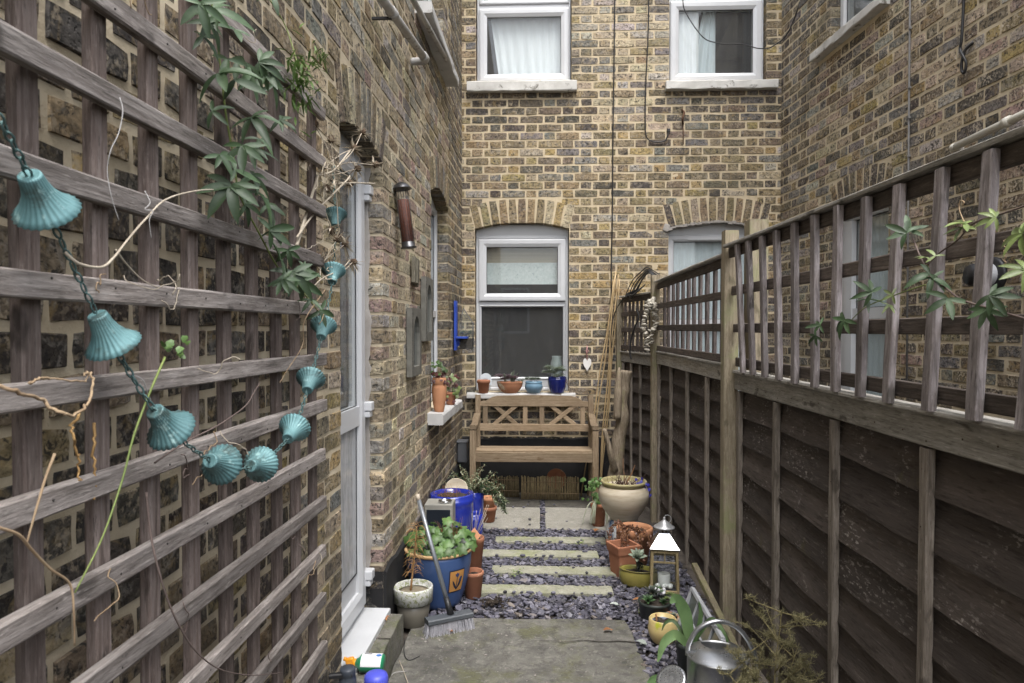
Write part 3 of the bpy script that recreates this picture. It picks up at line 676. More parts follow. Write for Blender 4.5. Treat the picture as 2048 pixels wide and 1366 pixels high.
while cnt < 10500:
    x, y = r.uniform(-.66, .93), r.uniform(1.9, 6.2)
    if y < 3.3 and x < .46: continue
    if not chip_ok(x, y): continue
    sz = r.choice((.009, .012, .015, .018, .022, .027)) * r.uniform(.8, 1.15); n = r.randint(4, 6); ph = r.random() * 6; el = r.uniform(.5, .95)
    poly = [(sz * math.cos(ph + 6.283 * k / n + r.uniform(-.3, .3)) * r.uniform(.75, 1.1), sz * el * math.sin(ph + 6.283 * k / n) * r.uniform(.75, 1.1)) for k in range(n)]
    M = Matrix.Rotation(r.random() * 6.28, 3, 'Z') @ Matrix.Rotation(r.gauss(0, .24), 3, 'X') @ Matrix.Rotation(r.gauss(0, .24), 3, 'Y')
    lift = .016 if not (y > 5.16 or False) else .012
    on = (y < 3.555 and x < .47) or (y > 5.16 and not (.024 < x < .060)) or any(xa < x < xb and abs(y - yc) < .066 for (xa, xb, yc) in ((-.302, .49, 4.872), (-.385, .408, 4.571), (-.287, .56, 4.258), (-.345, .437, 3.935)))
    if on: poly = [(a * .8, b * .8) for a, b in poly]; M = Matrix.Rotation(r.random() * 6.28, 3, 'Z') @ Matrix.Rotation(r.gauss(0, .05), 3, 'X')
    ch.prism(poly, -.003, r.uniform(.001, .005), (x, y, .0245 if on else r.uniform(-.008, lift)), M); cnt += 1
single(ch, 'slate_chippings', slate_mat(), 'plum grey slate chippings filling the gaps round the kerb stones', 'slate', kind='stuff')

# ================================================================== LEFT TRELLIS
TW_V = wood('trellis_upright', (.132, .100, .086), (.236, .196, .176), 'z', dark=(.042, .033, .028)); TW_H = wood('trellis_rail', (.180, .156, .140), (.345, .312, .288), 'y', dark=(.055, .047, .042))
tr = thing('trellis', 'weathered grey timber trellis fixed to the brick wall on the left', 'trellis', (-.675, 1.2, .2))
def tx(y): return -.667 + .008 * (y - 1.5)
k = 0; y = .905 - .144 * 3
while y < 2.10:
    mb = MB(); q = rnd.uniform(-.004, .004)
    mb.beam((tx(y) - .026, y + q, .20), (tx(y) - .026, y - q, 2.205 + rnd.uniform(-.01, .006)), .037, .020, up=(1, 0, 0), seg=8, jit=.0016, seed=y); mb.build('upright', TW_V, tr); y += .1445
NAILZ = []
for i in range(-9, 5):
    z = 1.583 + .149 * i; mb = MB(); NAILZ.append(z); mb.beam((tx(.35), .35, z + rnd.uniform(-.004, .004)), (tx(2.09), 2.085 + rnd.uniform(-.008, .008), z + rnd.uniform(-.003, .003)), .020, .037, up=(0, 0, 1), seg=12, jit=.0018, seed=i + 50); mb.build('rail', TW_H, tr)

nl = MB(); r = random.Random(77)
for z in NAILZ:
    for j_ in range(12):
        y_ = .905 - .144 * 3 + .1445 * j_
        if y_ < 2.10: nl.lathe([(.0020, .0), (.0018, .0010), (.001, .0012)], 7, (tx(y_) + .0095, y_ + r.uniform(-.008, .008), z + r.uniform(-.008, .008)), rotm('Y', 90))
nl.build('nail_heads', mk('dark_nail', (.02, .018, .016), (.04, .035, .03), 30, rough=.8, var=0), tr, kind='stuff')
# ================================================================== FENCE ON THE RIGHT
def board_mat():
    N = NT('lap_board'); c = N.coord('Object', (6, 1.2, 9)); c1 = N.coord('Object', (70, 13, 110)); c0 = N.coord('Object')
    col = N.ramp(N.noise(c, 1.6, 5, .6, .3), [(.30, (.048, .040, .035)), (.55, (.070, .058, .051)), (.72, (.098, .081, .071))])
    fg = N.noise(c1, 1.0, 5, .65); col = N.mix(N.ramp(fg, [(.36, .6), (.46, 0.0)]), col, (.028, .022, .018)); col = N.mix(N.ramp(fg, [(.58, 0.0), (.70, .35)]), col, (.19, .165, .145))
    sc = N.math('MULTIPLY', N.ramp(N.noise(c0, 3.5, 5, .6), [(.52, 0.0), (.64, 1.0)]), N.ramp(N.noise(N.coord('Object', (30, 14, 40)), 2.4, 4, .7), [(.56, 0.0), (.62, .85)])); col = N.mix(sc, col, (.30, .275, .25))
    col = N.mix(N.ramp(N.noise(c0, 4.2, 6, .7), [(.60, 0.0), (.74, .65)]), col, (.080, .072, .030))
    oi = N.n('ShaderNodeObjectInfo'); mr = N.n('ShaderNodeMapRange'); mr.inputs[3].default_value = .80; mr.inputs[4].default_value = 1.30; N.l(oi.outputs['Random'], mr.inputs[0]); hv = N.n('ShaderNodeHueSaturation'); N.l(mr.outputs[0], hv.inputs['Value']); N.l(col, hv.inputs['Color'])
    N.set(Base_Color=hv.outputs[0], Roughness=.88, Specular_IOR_Level=.2); N.bump(fg, .5, .004); return N.m
BOARD = board_mat()
BATT = wood('fence_batten', (.155, .132, .108), (.285, .250, .215), 'z', dark=(.06, .05, .04)); CAPW = wood('fence_capping', (.28, .265, .235), (.46, .44, .405), 'y', moss=(.29, .275, .18), moss_at=.62, dark=(.07, .062, .05))
POST = wood('treated_post', (.200, .165, .115), (.315, .272, .203), 'z', moss=(.20, .205, .105), moss_at=.52, dark=(.10, .085, .055)); SLAT = wood('trellis_slat_grey', (.175, .152, .150), (.345, .312, .312), 'z'); SRAIL = wood('trellis_rail_dark', (.082, .066, .057), (.165, .138, .122), 'y')
def fx(y): return .957 if y < 5.5 else .957 - (y - 5.5) * .24
def lap_panel(label, ya, yb, battens, ztop, seed):
    r = random.Random(seed); t = thing('lap_fence', label, 'fence', (fx((ya + yb) / 2), (ya + yb) / 2, 0), group='lap fence panels along the right')
    z = .045; n = 0; hgt = (ztop - .07 - z) / 9
    for n in range(9):
        zb, zt = z + n * hgt, z + (n + 1) * hgt + .028; m_ = 40; vs = []; p1, p2, p3 = r.random() * 9, r.random() * 9, r.random() * 9
        for i in range(m_ + 1):
            yy = ya + (yb - ya) * i / m_; wv = .004 * math.sin(p1 + yy * 3.1) + .003 * math.sin(p2 + yy * 9) + .0025 * r.uniform(-1, 1); x = fx(yy) + .020
            vs += [(x - .013, yy, zb + wv), (x - .001, yy, zb + wv), (x + .020, yy, zt), (x + .014, yy, zt)]
        fs = [(i * 4 + a, i * 4 + (a + 1) % 4, i * 4 + 4 + (a + 1) % 4, i * 4 + 4 + a) for i in range(m_) for a in range(4)] + [(3, 2, 1, 0), tuple(m_ * 4 + a for a in range(4))]
        MB().add(vs, fs).build('board', BOARD, t)
    for yy in battens:
        MB().beam((fx(yy) + .002, yy, .02), (fx(yy) + .002, yy + r.uniform(-.006, .006), ztop - .088), .036, .022, up=(1, 0, 0), seg=8, jit=.002, seed=yy).build('batten', BATT, t)
    MB().beam((fx(ya) + .006, ya, ztop - .045), (fx(yb) + .006, yb, ztop - .045 + r.uniform(-.006, .006)), .032, .082, up=(0, 0, 1), seg=10, jit=.003, seed=seed).build('top_rail', CAPW, t)
    MB().beam((fx(ya) + .010, ya, ztop + .005), (fx(yb) + .010, yb, ztop + .005), .062, .014, up=(0, 0, 1), seg=10, jit=.002, seed=seed + 1).build('capping', CAPW, t)
    nl = MB()
    for yy in battens:
        for q in range(9): nl.lathe([(.0022, 0), (.002, .001), (.001, .0013)], 6, (fx(yy) - .0095, yy + r.uniform(-.006, .006), .045 + (ztop - .2) * q / 8 + r.uniform(-.02, .02)), rotm('Y', -90))
    for q in range(int((yb - ya) / .13)): nl.lathe([(.0025, 0), (.0023, .001), (.001, .0013)], 6, (fx(ya + .13 * q) - .0110, ya + .06 + .13 * q + r.uniform(-.02, .02), ztop - .05 + r.uniform(-.02, .02)), rotm('Y', -90))
    nl.build('nail_heads', mk('rusty_nail', (.03, .02, .015), (.09, .05, .03), 30, rough=.9, var=0), t, kind='stuff')
    return t
lap_panel('nearest dark brown lap fence panel, running out of the picture on the right', -1.5, 3.315, (3.27, 2.77, 2.235, 1.715, 1.2, .7), 1.318, 31)  # lengthened unseen past the camera to cut low side light
lap_panel('middle dark brown lap fence panel between the two tall pale posts', 3.40, 5.465, (3.43, 3.89, 4.40, 4.94, 5.43), 1.342, 32)
lap_panel('far dark brown lap fence panel against the brick wall beside the bench', 5.55, 6.27, (5.58, 5.85, 6.05, 6.24), 1.315, 33)
def post(y, top, label, wd=.066, dx=-.012):
    x = fx(y) + dx
    m = MB(); m.beam((x, y, -.05), (x + rnd.uniform(-.003, .003), y, top), wd, wd, up=(0, 1, 0), seg=10, jit=.002, ch=.004, seed=y * 3); single(m, 'fence_post', POST, label, 'post', 'fence posts on the right')
post(3.357, 2.0, 'tall pale green-tinged fence post between the nearest and middle panels', .068, -.024); post(5.507, 1.958, 'fence post with the oyster shell garland hanging on it'); post(6.30, 1.80, 'grey fence post at the house wall beside the bamboo canes', .06)
m = MB(); m.beam((1.06, 3.36, -.05), (1.06, 3.36, 2.05), .09, .09, up=(0, 1, 0), seg=10); single(m, 'fence_post', POST, 'thick yellowish post just behind the slats of the nearest trellis', 'post', 'fence posts on the right')

def trellis_top(label, slats, ya, yb, rails, top, slat_front, twist, seed):
    r = random.Random(seed); t = thing('fence_trellis', label, 'trellis', (fx((ya + yb) / 2), (ya + yb) / 2, 1.33), group='trellis tops on the fence')
    dx = -.024 if slat_front else .022; z0, z1 = rails[0] - .035, top - .012
    def tw(y, z): return twist(y) * (z - z0) / (z1 - z0)
    for yy in slats:
        MB().beam((fx(yy) + dx + tw(yy, z0), yy + r.uniform(-.004, .004), z0), (fx(yy) + dx + tw(yy, z1), yy + r.uniform(-.006, .006), z1 - r.uniform(0, .008)), .036, .020, up=(1, 0, 0), seg=6, jit=.0018, seed=yy).build('slat', SLAT if slat_front else SRAILV, t)
    for z in rails:
        MB().beam((fx(ya) + tw(ya, z), ya, z), (fx(yb) + tw(yb, z), yb, z + r.uniform(-.008, .008)), .018, .042, up=(0, 0, 1), seg=10, jit=.002, seed=z * 9).build('rail', SRAIL, t)
    MB().beam((fx(ya) - .004 + tw(ya, z1), ya, top), (fx(yb) - .004 + tw(yb, z1), yb, top), .058, .014, up=(0, 0, 1), seg=10, jit=.002, seed=seed).build('capping', CAPW, t)
    MB().beam((fx(ya) + .004 + tw(ya, z1), ya, top - .032), (fx(yb) + .004 + tw(yb, z1), yb, top - .032), .020, .046, up=(0, 0, 1), seg=10, jit=.002, seed=seed + 3).build('rail', SRAIL, t)
SRAILV = wood('trellis_slat_brown', (.120, .100, .096), (.235, .200, .195), 'z')
trellis_top('nearest trellis with grey upright slats in front of its rails, passion flower growing through', (3.14, 2.985, 2.83, 2.675, 2.51, 2.34, 2.175, 2.01, 1.845, 1.665, 1.495, 1.335, 1.17, 1.0, .835, .67, .5), -1.5, 3.31, (1.362, 1.530, 1.702), 1.920, True, lambda y: -.035 + .075 * (3.3 - y) / 2.0, 41)  # rails and capping also carried on unseen behind the camera, against side light
trellis_top('middle trellis between the two tall posts with its rails in front', [3.485 + .1655 * i for i in range(12)], 3.40, 5.465, (1.372, 1.535, 1.700), 1.900, False, lambda y: 0.0, 42)
trellis_top('small far trellis beside the bamboo canes and the house wall', [5.60 + .092 * i for i in range(8)], 5.55, 6.27, (1.365, 1.52, 1.665), 1.822, False, lambda y: 0.0, 43)

# ================================================================== THINGS IN THE YARD
TERRA = mk('terracotta', (.235, .092, .048), (.34, .150, .085), 9, rough=.88, bump=.35, spot=(.42, .30, .20), spot_at=.62, spot_scale=9, var=.12, patch=(.20, .085, .045), patch_at=.62, patch_scale=7)
TERRA_P = mk('pale_orange_terracotta', (.38, .172, .085), (.46, .23, .125), 6, rough=.85, bump=.25, var=.03, patch=(.38, .16, .07), patch_at=.64)
TERRA_OLD = mk('limed_terracotta', (.25, .105, .055), (.35, .165, .09), 8, rough=.92, bump=.4, spot=(.40, .36, .26), spot_at=.56, spot_scale=6, var=.1, patch=(.13, .09, .05), patch_at=.6)
SOIL = mk('potting_soil', (.020, .015, .011), (.050, .038, .028), 30, rough=1.0, bump=1.0, bdist=.01, bscale=45, var=.1)
COBALT = mk('cobalt_glaze', (.010, .018, .185), (.020, .036, .29), 5, rough=.16, bump=.12, var=.06, spec=.6, coat=.4, patch=(.04, .07, .36), patch_at=.6)
NAVYG = mk('navy_glaze', (.006, .010, .085), (.012, .020, .14), 5, rough=.18, bump=.1, var=.05, spec=.6, coat=.4)
TEALG = mk('blue_grey_glaze', (.10, .18, .26), (.17, .28, .36), 6, rough=.28, bump=.15, var=0, spec=.5, patch=(.16, .17, .16), patch_at=.62)
BLUEPOT = mk('matt_blue_glaze', (.030, .062, .165), (.050, .095, .225), 5, rough=.42, bump=.12, var=0, spec=.5, patch=(.06, .09, .15), patch_at=.64)
TANRIM = mk('tan_unglazed_rim', (.42, .27, .13), (.52, .35, .18), 9, rough=.8, bump=.25, var=0)
CREAM = mk('cream_stoneware', (.36, .30, .215), (.54, .48, .375), 5, stretch=(1, 1, 6), rough=.5, bump=.2, var=0, spot=(.30, .22, .13), spot_at=.66, spot_scale=7, patch=(.36, .30, .21), patch_at=.60)
CREAMRIM = mk('mossy_olive_rim', (.22, .19, .09), (.32, .28, .15), 9, rough=.6, bump=.4, var=0, spot=(.30, .29, .05), spot_at=.58, spot_scale=9)
YELLOW = mk('yellow_glaze', (.48, .36, .15), (.58, .46, .22), 6, rough=.3, bump=.12, var=0, spec=.5, spot=(.40, .42, .04), spot_at=.63, spot_scale=7)
OLIVE = mk('olive_glaze', (.13, .13, .025), (.26, .22, .06), 6, rough=.3, bump=.35, var=0, spec=.5, spot=(.34, .24, .10), spot_at=.60, spot_scale=9)
BLACKP = mk('dark_green_plastic', (.020, .026, .022), (.035, .042, .038), 6, rough=.4, bump=.1, var=.1)
GREYGL = mk('grey_brown_glaze', (.115, .105, .085), (.175, .160, .130), 5, stretch=(1, 1, .4), rough=.35, bump=.15, var=0, spot=(.26, .15, .05), spot_at=.68, spot_scale=5)
BAND = mk('printed_leaf_band', (.50, .50, .47), (.56, .56, .53), 8, rough=.5, bump=.3, var=0, spot=(.24, .26, .12), spot_at=.50, spot_scale=62)
STEM = mk('dry_stem', (.20, .135, .075), (.34, .245, .15), 20, rough=.9, bump=.4, var=.15)
STRAW = mk('straw_stem', (.27, .23, .175), (.40, .35, .275), 20, rough=.9, bump=.4, var=.1)
RUST = mk('rust_brown_twig', (.16, .075, .035), (.30, .155, .075), 20, rough=.9, bump=.3, var=.15)
MAUVE = mk('dark_vine', (.085, .060, .052), (.16, .12, .105), 20, rough=.85, bump=.3, var=.1)
GRN_STEM = mk('green_stem', (.10, .14, .035), (.20, .24, .07), 14, rough=.6, bump=.2, var=.1)
BLACK = mk('black_plastic', (.012, .012, .013), (.022, .022, .024), 8, rough=.45, bump=.15, var=.05)
TEAK = wood('weathered_teak', (.205, .152, .098), (.310, .240, .162), 'x', rough=.75, bump=.3, dark=(.13, .085, .045)); TEAK_V = wood('weathered_teak_upright', (.195, .145, .094), (.300, .230, .155), 'z', rough=.75, bump=.3, dark=(.13, .085, .045)); TEAK_Y = wood('weathered_teak_arm', (.195, .145, .094), (.300, .230, .155), 'y', rough=.75, bump=.3, dark=(.13, .085, .045))
def leaf_mat(name, c1, c2, rough=.45, vein=None, scale=18):
    if name in MATS: return MATS[name]
    N = NT(name); c = N.coord('Object'); ge = N.n('ShaderNodeNewGeometry')
    col = N.mix(N.math('MULTIPLY', N.ramp(N.noise(c, scale, 5, .65), [(.3, 0.0), (.7, 1.0)]), 1.0), c1, c2)
    mr = N.n('ShaderNodeMapRange'); mr.inputs[3].default_value = .65; mr.inputs[4].default_value = 1.35; N.l(ge.outputs['Random Per Island'], mr.inputs[0])
    oi = N.n('ShaderNodeObjectInfo'); m2 = N.n('ShaderNodeMapRange'); m2.inputs[3].default_value = .8; m2.inputs[4].default_value = 1.25; N.l(oi.outputs['Random'], m2.inputs[0])
    hv = N.n('ShaderNodeHueSaturation'); N.l(N.math('MULTIPLY', mr.outputs[0], m2.outputs[0]), hv.inputs['Value']); N.l(col, hv.inputs['Color'])
    N.set(Base_Color=hv.outputs[0], Roughness=rough, Specular_IOR_Level=.45); N.bump(N.noise(c, 45, 5), .25, .003)
    tl = N.n('ShaderNodeBsdfTranslucent'); N.l(hv.outputs[0], tl.inputs[0]); mx = N.n('ShaderNodeMixShader'); mx.inputs[0].default_value = .22
    N.l(N.b.outputs[0], mx.inputs[1]); N.l(tl.outputs[0], mx.inputs[2]); N.l(mx.outputs[0], N.out.inputs[0]); MATS[name] = N.m; return N.m
LEAF_PF = leaf_mat('passion_flower_leaf', (.024, .050, .018), (.066, .108, .050), .5); LEAF_YNG = leaf_mat('young_leaf', (.105, .150, .042), (.19, .235, .085)); LEAF_DK = leaf_mat('dark_leaf', (.028, .062, .022), (.060, .110, .045))
LEAF_HEU = leaf_mat('bright_lobed_leaf', (.040, .088, .022), (.095, .160, .048)); LEAF_RED = leaf_mat('maroon_leaf', (.055, .018, .018), (.11, .035, .03)); LEAF_SUC = leaf_mat('grey_green_succulent', (.16, .20, .145), (.26, .30, .23)); LEAF_PUR = leaf_mat('purple_succulent', (.15, .095, .115), (.26, .19, .21)); LEAF_VAR = leaf_mat('variegated_leaf', (.16, .20, .10), (.42, .42, .30)); LEAF_BLK = leaf_mat('near_black_rosette', (.022, .028, .022), (.05, .055, .045)); LEAF_TUL = leaf_mat('tulip_leaf', (.105, .19, .075), (.20, .31, .13), scale=6)

def blade(mb, base, d, L, wd, droop=.3, up=(0, 0, 1), seg=5, fold=.25, tipw=.05, shape=None):
    """one tapering leaf, curved under its weight, folded along the midrib"""
    base = Vector(base); d = Vector(d).normalized(); up = Vector(up); s_ = d.cross(up); s_ = s_.normalized() if s_.length > 1e-4 else Vector((1, 0, 0)); nn = s_.cross(d).normalized(); vs = []
    sh = shape or (lambda t: math.sin(math.pi * min(1, .08 + t * .92)) ** .75)
    for i in range(seg + 1):
        t = i / seg; c = base + d * L * t + Vector((0, 0, -1)) * droop * L * t * t; h = wd / 2 * max(sh(t), tipw)
        vs += [c - s_ * h + nn * h * fold, c, c + s_ * h + nn * h * fold]
    fs = []
    for i in range(seg): fs += [(i * 3, i * 3 + 1, i * 3 + 4, i * 3 + 3), (i * 3 + 1, i * 3 + 2, i * 3 + 5, i * 3 + 4)]
    mb.add(vs, fs, True)
def palmate(L, seed, n=5, wid=.30):
    """five-fingered passion flower leaf with its stalk end at the origin, lying in XY, tip towards +Y"""
    r = random.Random(seed); mb = MB()
    for k in range(n):
        a = R(-105 + 210 * k / (n - 1)) + r.uniform(-.1, .1); l = L * (1.0 - .30 * abs(k - (n - 1) / 2) / ((n - 1) / 2)) * r.uniform(.88, 1.08)
        blade(mb, (0, 0, 0), (math.sin(a), math.cos(a), r.uniform(-.3, .3)), l, l * wid, r.uniform(.02, .55), seg=6, fold=r.uniform(.25, .7))
    return mb
def lobed(mb, c, nrm, rad, r, lobes=5, cup=.2):
    """rounded leaf with scalloped lobes"""
    M = align(nrm) @ Matrix.Rotation(r.random() * 6.28, 3, 'Z'); n = lobes * 4; vs = [Vector(c)]; c = Vector(c)
    for k in range(n):
        a = 6.283 * k / n; q = rad * (.80 + .20 * math.cos(a * lobes) - (.35 if k == 0 else 0)) * r.uniform(.93, 1.07); vs.append(c + M @ Vector((q * math.cos(a), q * math.sin(a), -cup * q * .6 + r.uniform(-.05, .05) * rad)))
    mid = [c + (v - c) * .55 + M @ Vector((0, 0, cup * rad * .25)) for v in vs[1:]]; b = len(vs)
    mb.add(vs + mid, [(0, b + k, b + (k + 1) % n) for k in range(n)] + [(b + k, 1 + k, 1 + (k + 1) % n, b + (k + 1) % n) for k in range(n)], True)
def rosette(mb, c, rad, r, n=22, tilt=0.0, fat=.42, nrm=(0, 0, 1)):
    M = align(nrm)
    for i in range(n):
        t = i / n; a = i * 2.399; el = R(8 + 70 * t); l = rad * (1 - .62 * t)
        d = M @ Vector((math.cos(a) * math.cos(el), math.sin(a) * math.cos(el), math.sin(el)))
        blade(mb, Vector(c), d, l, l * fat, -.10, up=M @ Vector((0, 0, 1)), seg=4, fold=.5, shape=lambda q: math.sin(math.pi * (.12 + .86 * q ** 1.3)) ** .8)
def twig(mb, p, d, L, r0, r, bend=.3, n=5, seg=5):
    p = Vector(p); d = Vector(d).normalized(); pts = [p.copy()]
    for i in range(seg): d = (d + Vector((r.uniform(-1, 1), r.uniform(-1, 1), r.uniform(-1, 1))) * bend / seg * 1.6).normalized(); p = p + d * L / seg; pts.append(p.copy())
    mb.tube(pts, [r0 * (1 - .7 * i / seg) for i in range(seg + 1)], n); return pts

def prof(rt, rb, h, rim_h=0.0, rim_t=0.0, th=.010, belly=None, soil=.8):
    o = [(rb * .9, 0.0), (rb, .004)]; hb = h - rim_h
    if belly:
        for k in range(1, 13): t = k / 13; o.append((belly(t), hb * t))
    o += [(rt - rim_t, hb), (rt, hb + (.003 if rim_t else 0)), (rt + .0005, h - .006), (rt - .003, h - .001), (rt - th * .5, h + .0008), (rt - th, h - .003)]
    ri = rt - th - .002
    o += [(ri - .001, h - .02), (ri * .93, h * soil)]
    return o
def pot(label, x, y, z, rt, rb, h, mat, rim_h=0, rim_t=0, th=.010, belly=None, soil=.8, name='plant_pot', cat='pot', group=None, n=36, sy=1.0, M=None, bodyname='pot', root=None):
    t = root or thing(name, label, cat, (x, y, z), group=group)
    p = MB().lathe(prof(rt, rb, h, rim_h, rim_t, th, belly, soil), n, (x, y, z), M, 1, sy); pb = p.build(bodyname, mat, t)
    r = random.Random(x * 77 + y); ri = (rt - th) * .97; s = MB(); vs = [(0, 0, h * soil + .008)]
    for k in range(20): a = 6.283 * k / 20; vs.append((ri * math.cos(a) * .985, ri * sy * math.sin(a) * .985, h * soil + .004 + r.uniform(-.004, .004)))
    for k in range(20): a = 6.283 * k / 20; vs.append((ri * .5 * math.cos(a), ri * .5 * sy * math.sin(a), h * soil + .010 + r.uniform(-.006, .006)))
    vs = [(M @ Vector(v) if M is not None else Vector(v)) + Vector((x, y, z)) for v in vs]
    s.add(vs, [(0, 21 + k, 21 + (k + 1) % 20) for k in range(20)] + [(21 + k, 1 + k, 1 + (k + 1) % 20, 21 + (k + 1) % 20) for k in range(20)], True); s.build('soil', SOIL, t)
    return t
def xl(y): return -.795 + .015 * y

# ---------------------------------------------------------------- bench
bn = thing('garden_bench', 'two-seat teak garden bench with crossed backrest against the brick wall', 'bench', (-.03, 6.0, .014))
X0, X1, YF, YB_, ZG = -.578, .518, 5.80, 6.225, .014
for x, sx in ((X0 + .027, 1), (X1 - .027, -1)):
    MB().beam((x, YF, ZG), (x, YF, .665), .052, .052, up=(0, 1, 0), seg=4, jit=.0004, ch=.004).build('leg', TEAK_V, bn)
    MB().beam((x + sx * .004, YB_ - .02, ZG), (x + sx * .004, YB_, .46), .050, .052, up=(0, 1, 0), seg=3, jit=.0004, ch=.004).build('leg', TEAK_V, bn)
    MB().beam((x + sx * .004, YB_, .455), (x + sx * .004, YB_ + .035, .925), .048, .045, up=(0, 1, 0), seg=4, jit=.0004, ch=.004).build('back_post', TEAK_V, bn)
    # arm with a dipped profile and rounded nose
    a = MB(); pts = [(YB_ - .01, .742), (6.10, .722), (6.0, .694), (5.92, .682), (5.83, .690), (5.775, .694)]; vs = []
    for q, (yy, zz) in enumerate(pts):
        hw = .031 if q < len(pts) - 1 else .026
        vs += [(x - hw, yy, zz - .020), (x + hw, yy, zz - .020), (x + hw, yy, zz + .012), (x + hw - .006, yy, zz + .018), (x - hw + .006, yy, zz + .018), (x - hw, yy, zz + .012)]
    a.add(vs, [(q * 6 + k, q * 6 + (k + 1) % 6, q * 6 + 6 + (k + 1) % 6, q * 6 + 6 + k) for q in range(len(pts) - 1) for k in range(6)] + [tuple(range(5, -1, -1)), tuple(len(vs) - 6 + k for k in range(6))]); a.build('arm', TEAK_Y, bn)
    MB().beam((x, YF + .02, .43), (x, YB_ - .01, .415), .026, .07, up=(0, 0, 1), seg=2, jit=.0003).build('side_rail', TEAK_Y, bn)
MB().beam((X0 + .05, YF - .008, .438), (X1 - .05, YF - .008, .438), .026, .082, up=(0, 0, 1), seg=6, jit=.0006).build('front_rail', TEAK, bn)
for i in range(5):
    yy = YF + .022 + .076 * i; zz = .486 - .006 * i
    MB().beam((X0 + .052, yy, zz), (X1 - .052, yy, zz), .062, .018, up=(0, 0, 1), seg=6, jit=.0006).build('seat_slat', TEAK, bn)
def by(z): return YB_ + .035 * (z - .455) / .47
tp = MB(); w0, w1 = X0 + .054, X1 - .054; zt = [(.0, .865), (.045, .868), (.11, .905), (.16, .916), (.5, .922), (.84, .916), (.89, .905), (.955, .868), (1.0, .865)]; vs = []
for t_, z_ in zt:
    xx = w0 + (w1 - w0) * t_
    vs += [(xx, by(.84) - .016, .822), (xx, by(.84) + .016, .822), (xx, by(.9) + .016, z_), (xx, by(.9) - .016, z_)]
tp.add(vs, [(q * 4 + k, q * 4 + (k + 1) % 4, q * 4 + 4 + (k + 1) % 4, q * 4 + 4 + k) for q in range(len(zt) - 1) for k in range(4)] + [(3, 2, 1, 0), tuple(len(vs) - 4 + k for k in range(4))]); tp.build('top_rail', TEAK, bn)
MB().beam((w0, by(.63), .628), (w1, by(.63), .628), .028, .066, up=(0, 0, 1), seg=6, jit=.0006).build('lower_rail', TEAK, bn)
for cx in (-.478, -.113, .040, .413): MB().beam((cx, by(.66), .661), (cx, by(.82), .822), .044, .018, up=(0, 1, 0), seg=2, jit=.0004).build('back_slat', TEAK_V, bn)
for cx0, cx1 in ((-.40, -.19), (.115, .345)):
    for k, (a_, b_) in enumerate(((cx0, cx1), (cx1, cx0))): MB().beam((a_, by(.66) + .004 * k - .002, .652), (b_, by(.82) + .004 * k - .002, .832), .038, .014, up=(0, 1, 0), seg=2, jit=.0004).build('cross_slat', TEAK, bn)

# ---------------------------------------------------------------- under and behind the bench
REED = wood('split_reed', (.19, .145, .075), (.33, .265, .15), 'z', dark=(.07, .05, .03))
for label, x0, x1, yy, h0 in (('narrow reed edging strip lying under the left of the bench', -.42, -.165, 6.10, .20), ('wide reed edging strip standing under the right of the bench', -.14, .37, 6.02, .215)):
    t = thing('reed_edging', label, 'edging', ((x0 + x1) / 2, yy, .014), group='reed edging under the bench'); m = MB(); x = x0; r = random.Random(x0)
    while x < x1: q = r.uniform(.0045, .0065); m.tube([(x, yy + r.uniform(-.004, .004) + .02, .016), (x + r.uniform(-.006, .006), yy + .05, h0 + r.uniform(-.012, .008))], q, 5, smooth=True); x += q * 2.15
    m.build('reeds', REED, t, kind='stuff')
    for z_ in (.07, .165):
        b = MB(); b.tube([(x0, yy + .022 + .03 * z_ / .2 - .009, z_), ((x0 + x1) / 2, yy + .022 + .03 * z_ / .2 - .010, z_ + .003), (x1, yy + .022 + .03 * z_ / .2 - .009, z_)], .003, 5); b.build('binding_wire', STEM, t)
m = MB().lathe([(.001, 0), (.07, 0), (.086, .016), (.090, .017), (.088, .008), (.072, -.006), (.001, -.006)], 28, (.17, 6.115, .185), rotm('X', 78)); single(m, 'terracotta_saucer', TERRA, 'terracotta saucer propped on the reed edging beneath the bench', 'saucer')
m = MB(); m.bb(-.70, -.612, 5.90, 6.02, .36, .545, .012); m.bb(-.705, -.607, 5.895, 6.025, .535, .552, .004); single(m, 'wall_box', mk('slate_grey_plastic', (.06, .063, .07), (.085, .088, .095), 5, rough=.6, var=0), 'dark grey plastic box low in the corner beside the bench', 'box')
# driftwood
DRIFT = wood('driftwood', (.205, .160, .112), (.345, .290, .215), 'z', bump=.9, moss=(.28, .255, .135), moss_at=.56, dark=(.07, .05, .034))
t = thing('driftwood_branch', 'bleached forked driftwood log standing beside the bench by the fence', 'driftwood', (.64, 5.72, 0))
m = MB(); pts = curve([(.612, 5.70, .0), (.632, 5.71, .22), (.668, 5.72, .42), (.680, 5.74, .60), (.712, 5.74, .76), (.705, 5.75, .92), (.730, 5.76, 1.06), (.742, 5.76, 1.18)], 6); m.tube(pts, [(.060 + .003 * math.sin(i * .8) + .004 * noise.noise((i * .6, 0, 3)) - .010 * i / len(pts)) for i in range(len(pts))], 16); m.build('trunk', DRIFT, t)
m = MB(); m.tube(curve([(.662, 5.69, .78), (.668, 5.685, .95), (.672, 5.685, 1.10), (.678, 5.69, 1.21)], 5), [.034] * 8 + [.03, .027, .024, .022, .021, .019, .012, .006], 9); m.build('split_limb', DRIFT, t)
m = MB(); m.tube(curve([(.640, 5.66, .36), (.605, 5.60, .48), (.575, 5.58, .60), (.545, 5.57, .715)], 5), [.030 - .0008 * i for i in range(16)], 10); m.build('side_limb', DRIFT, t)
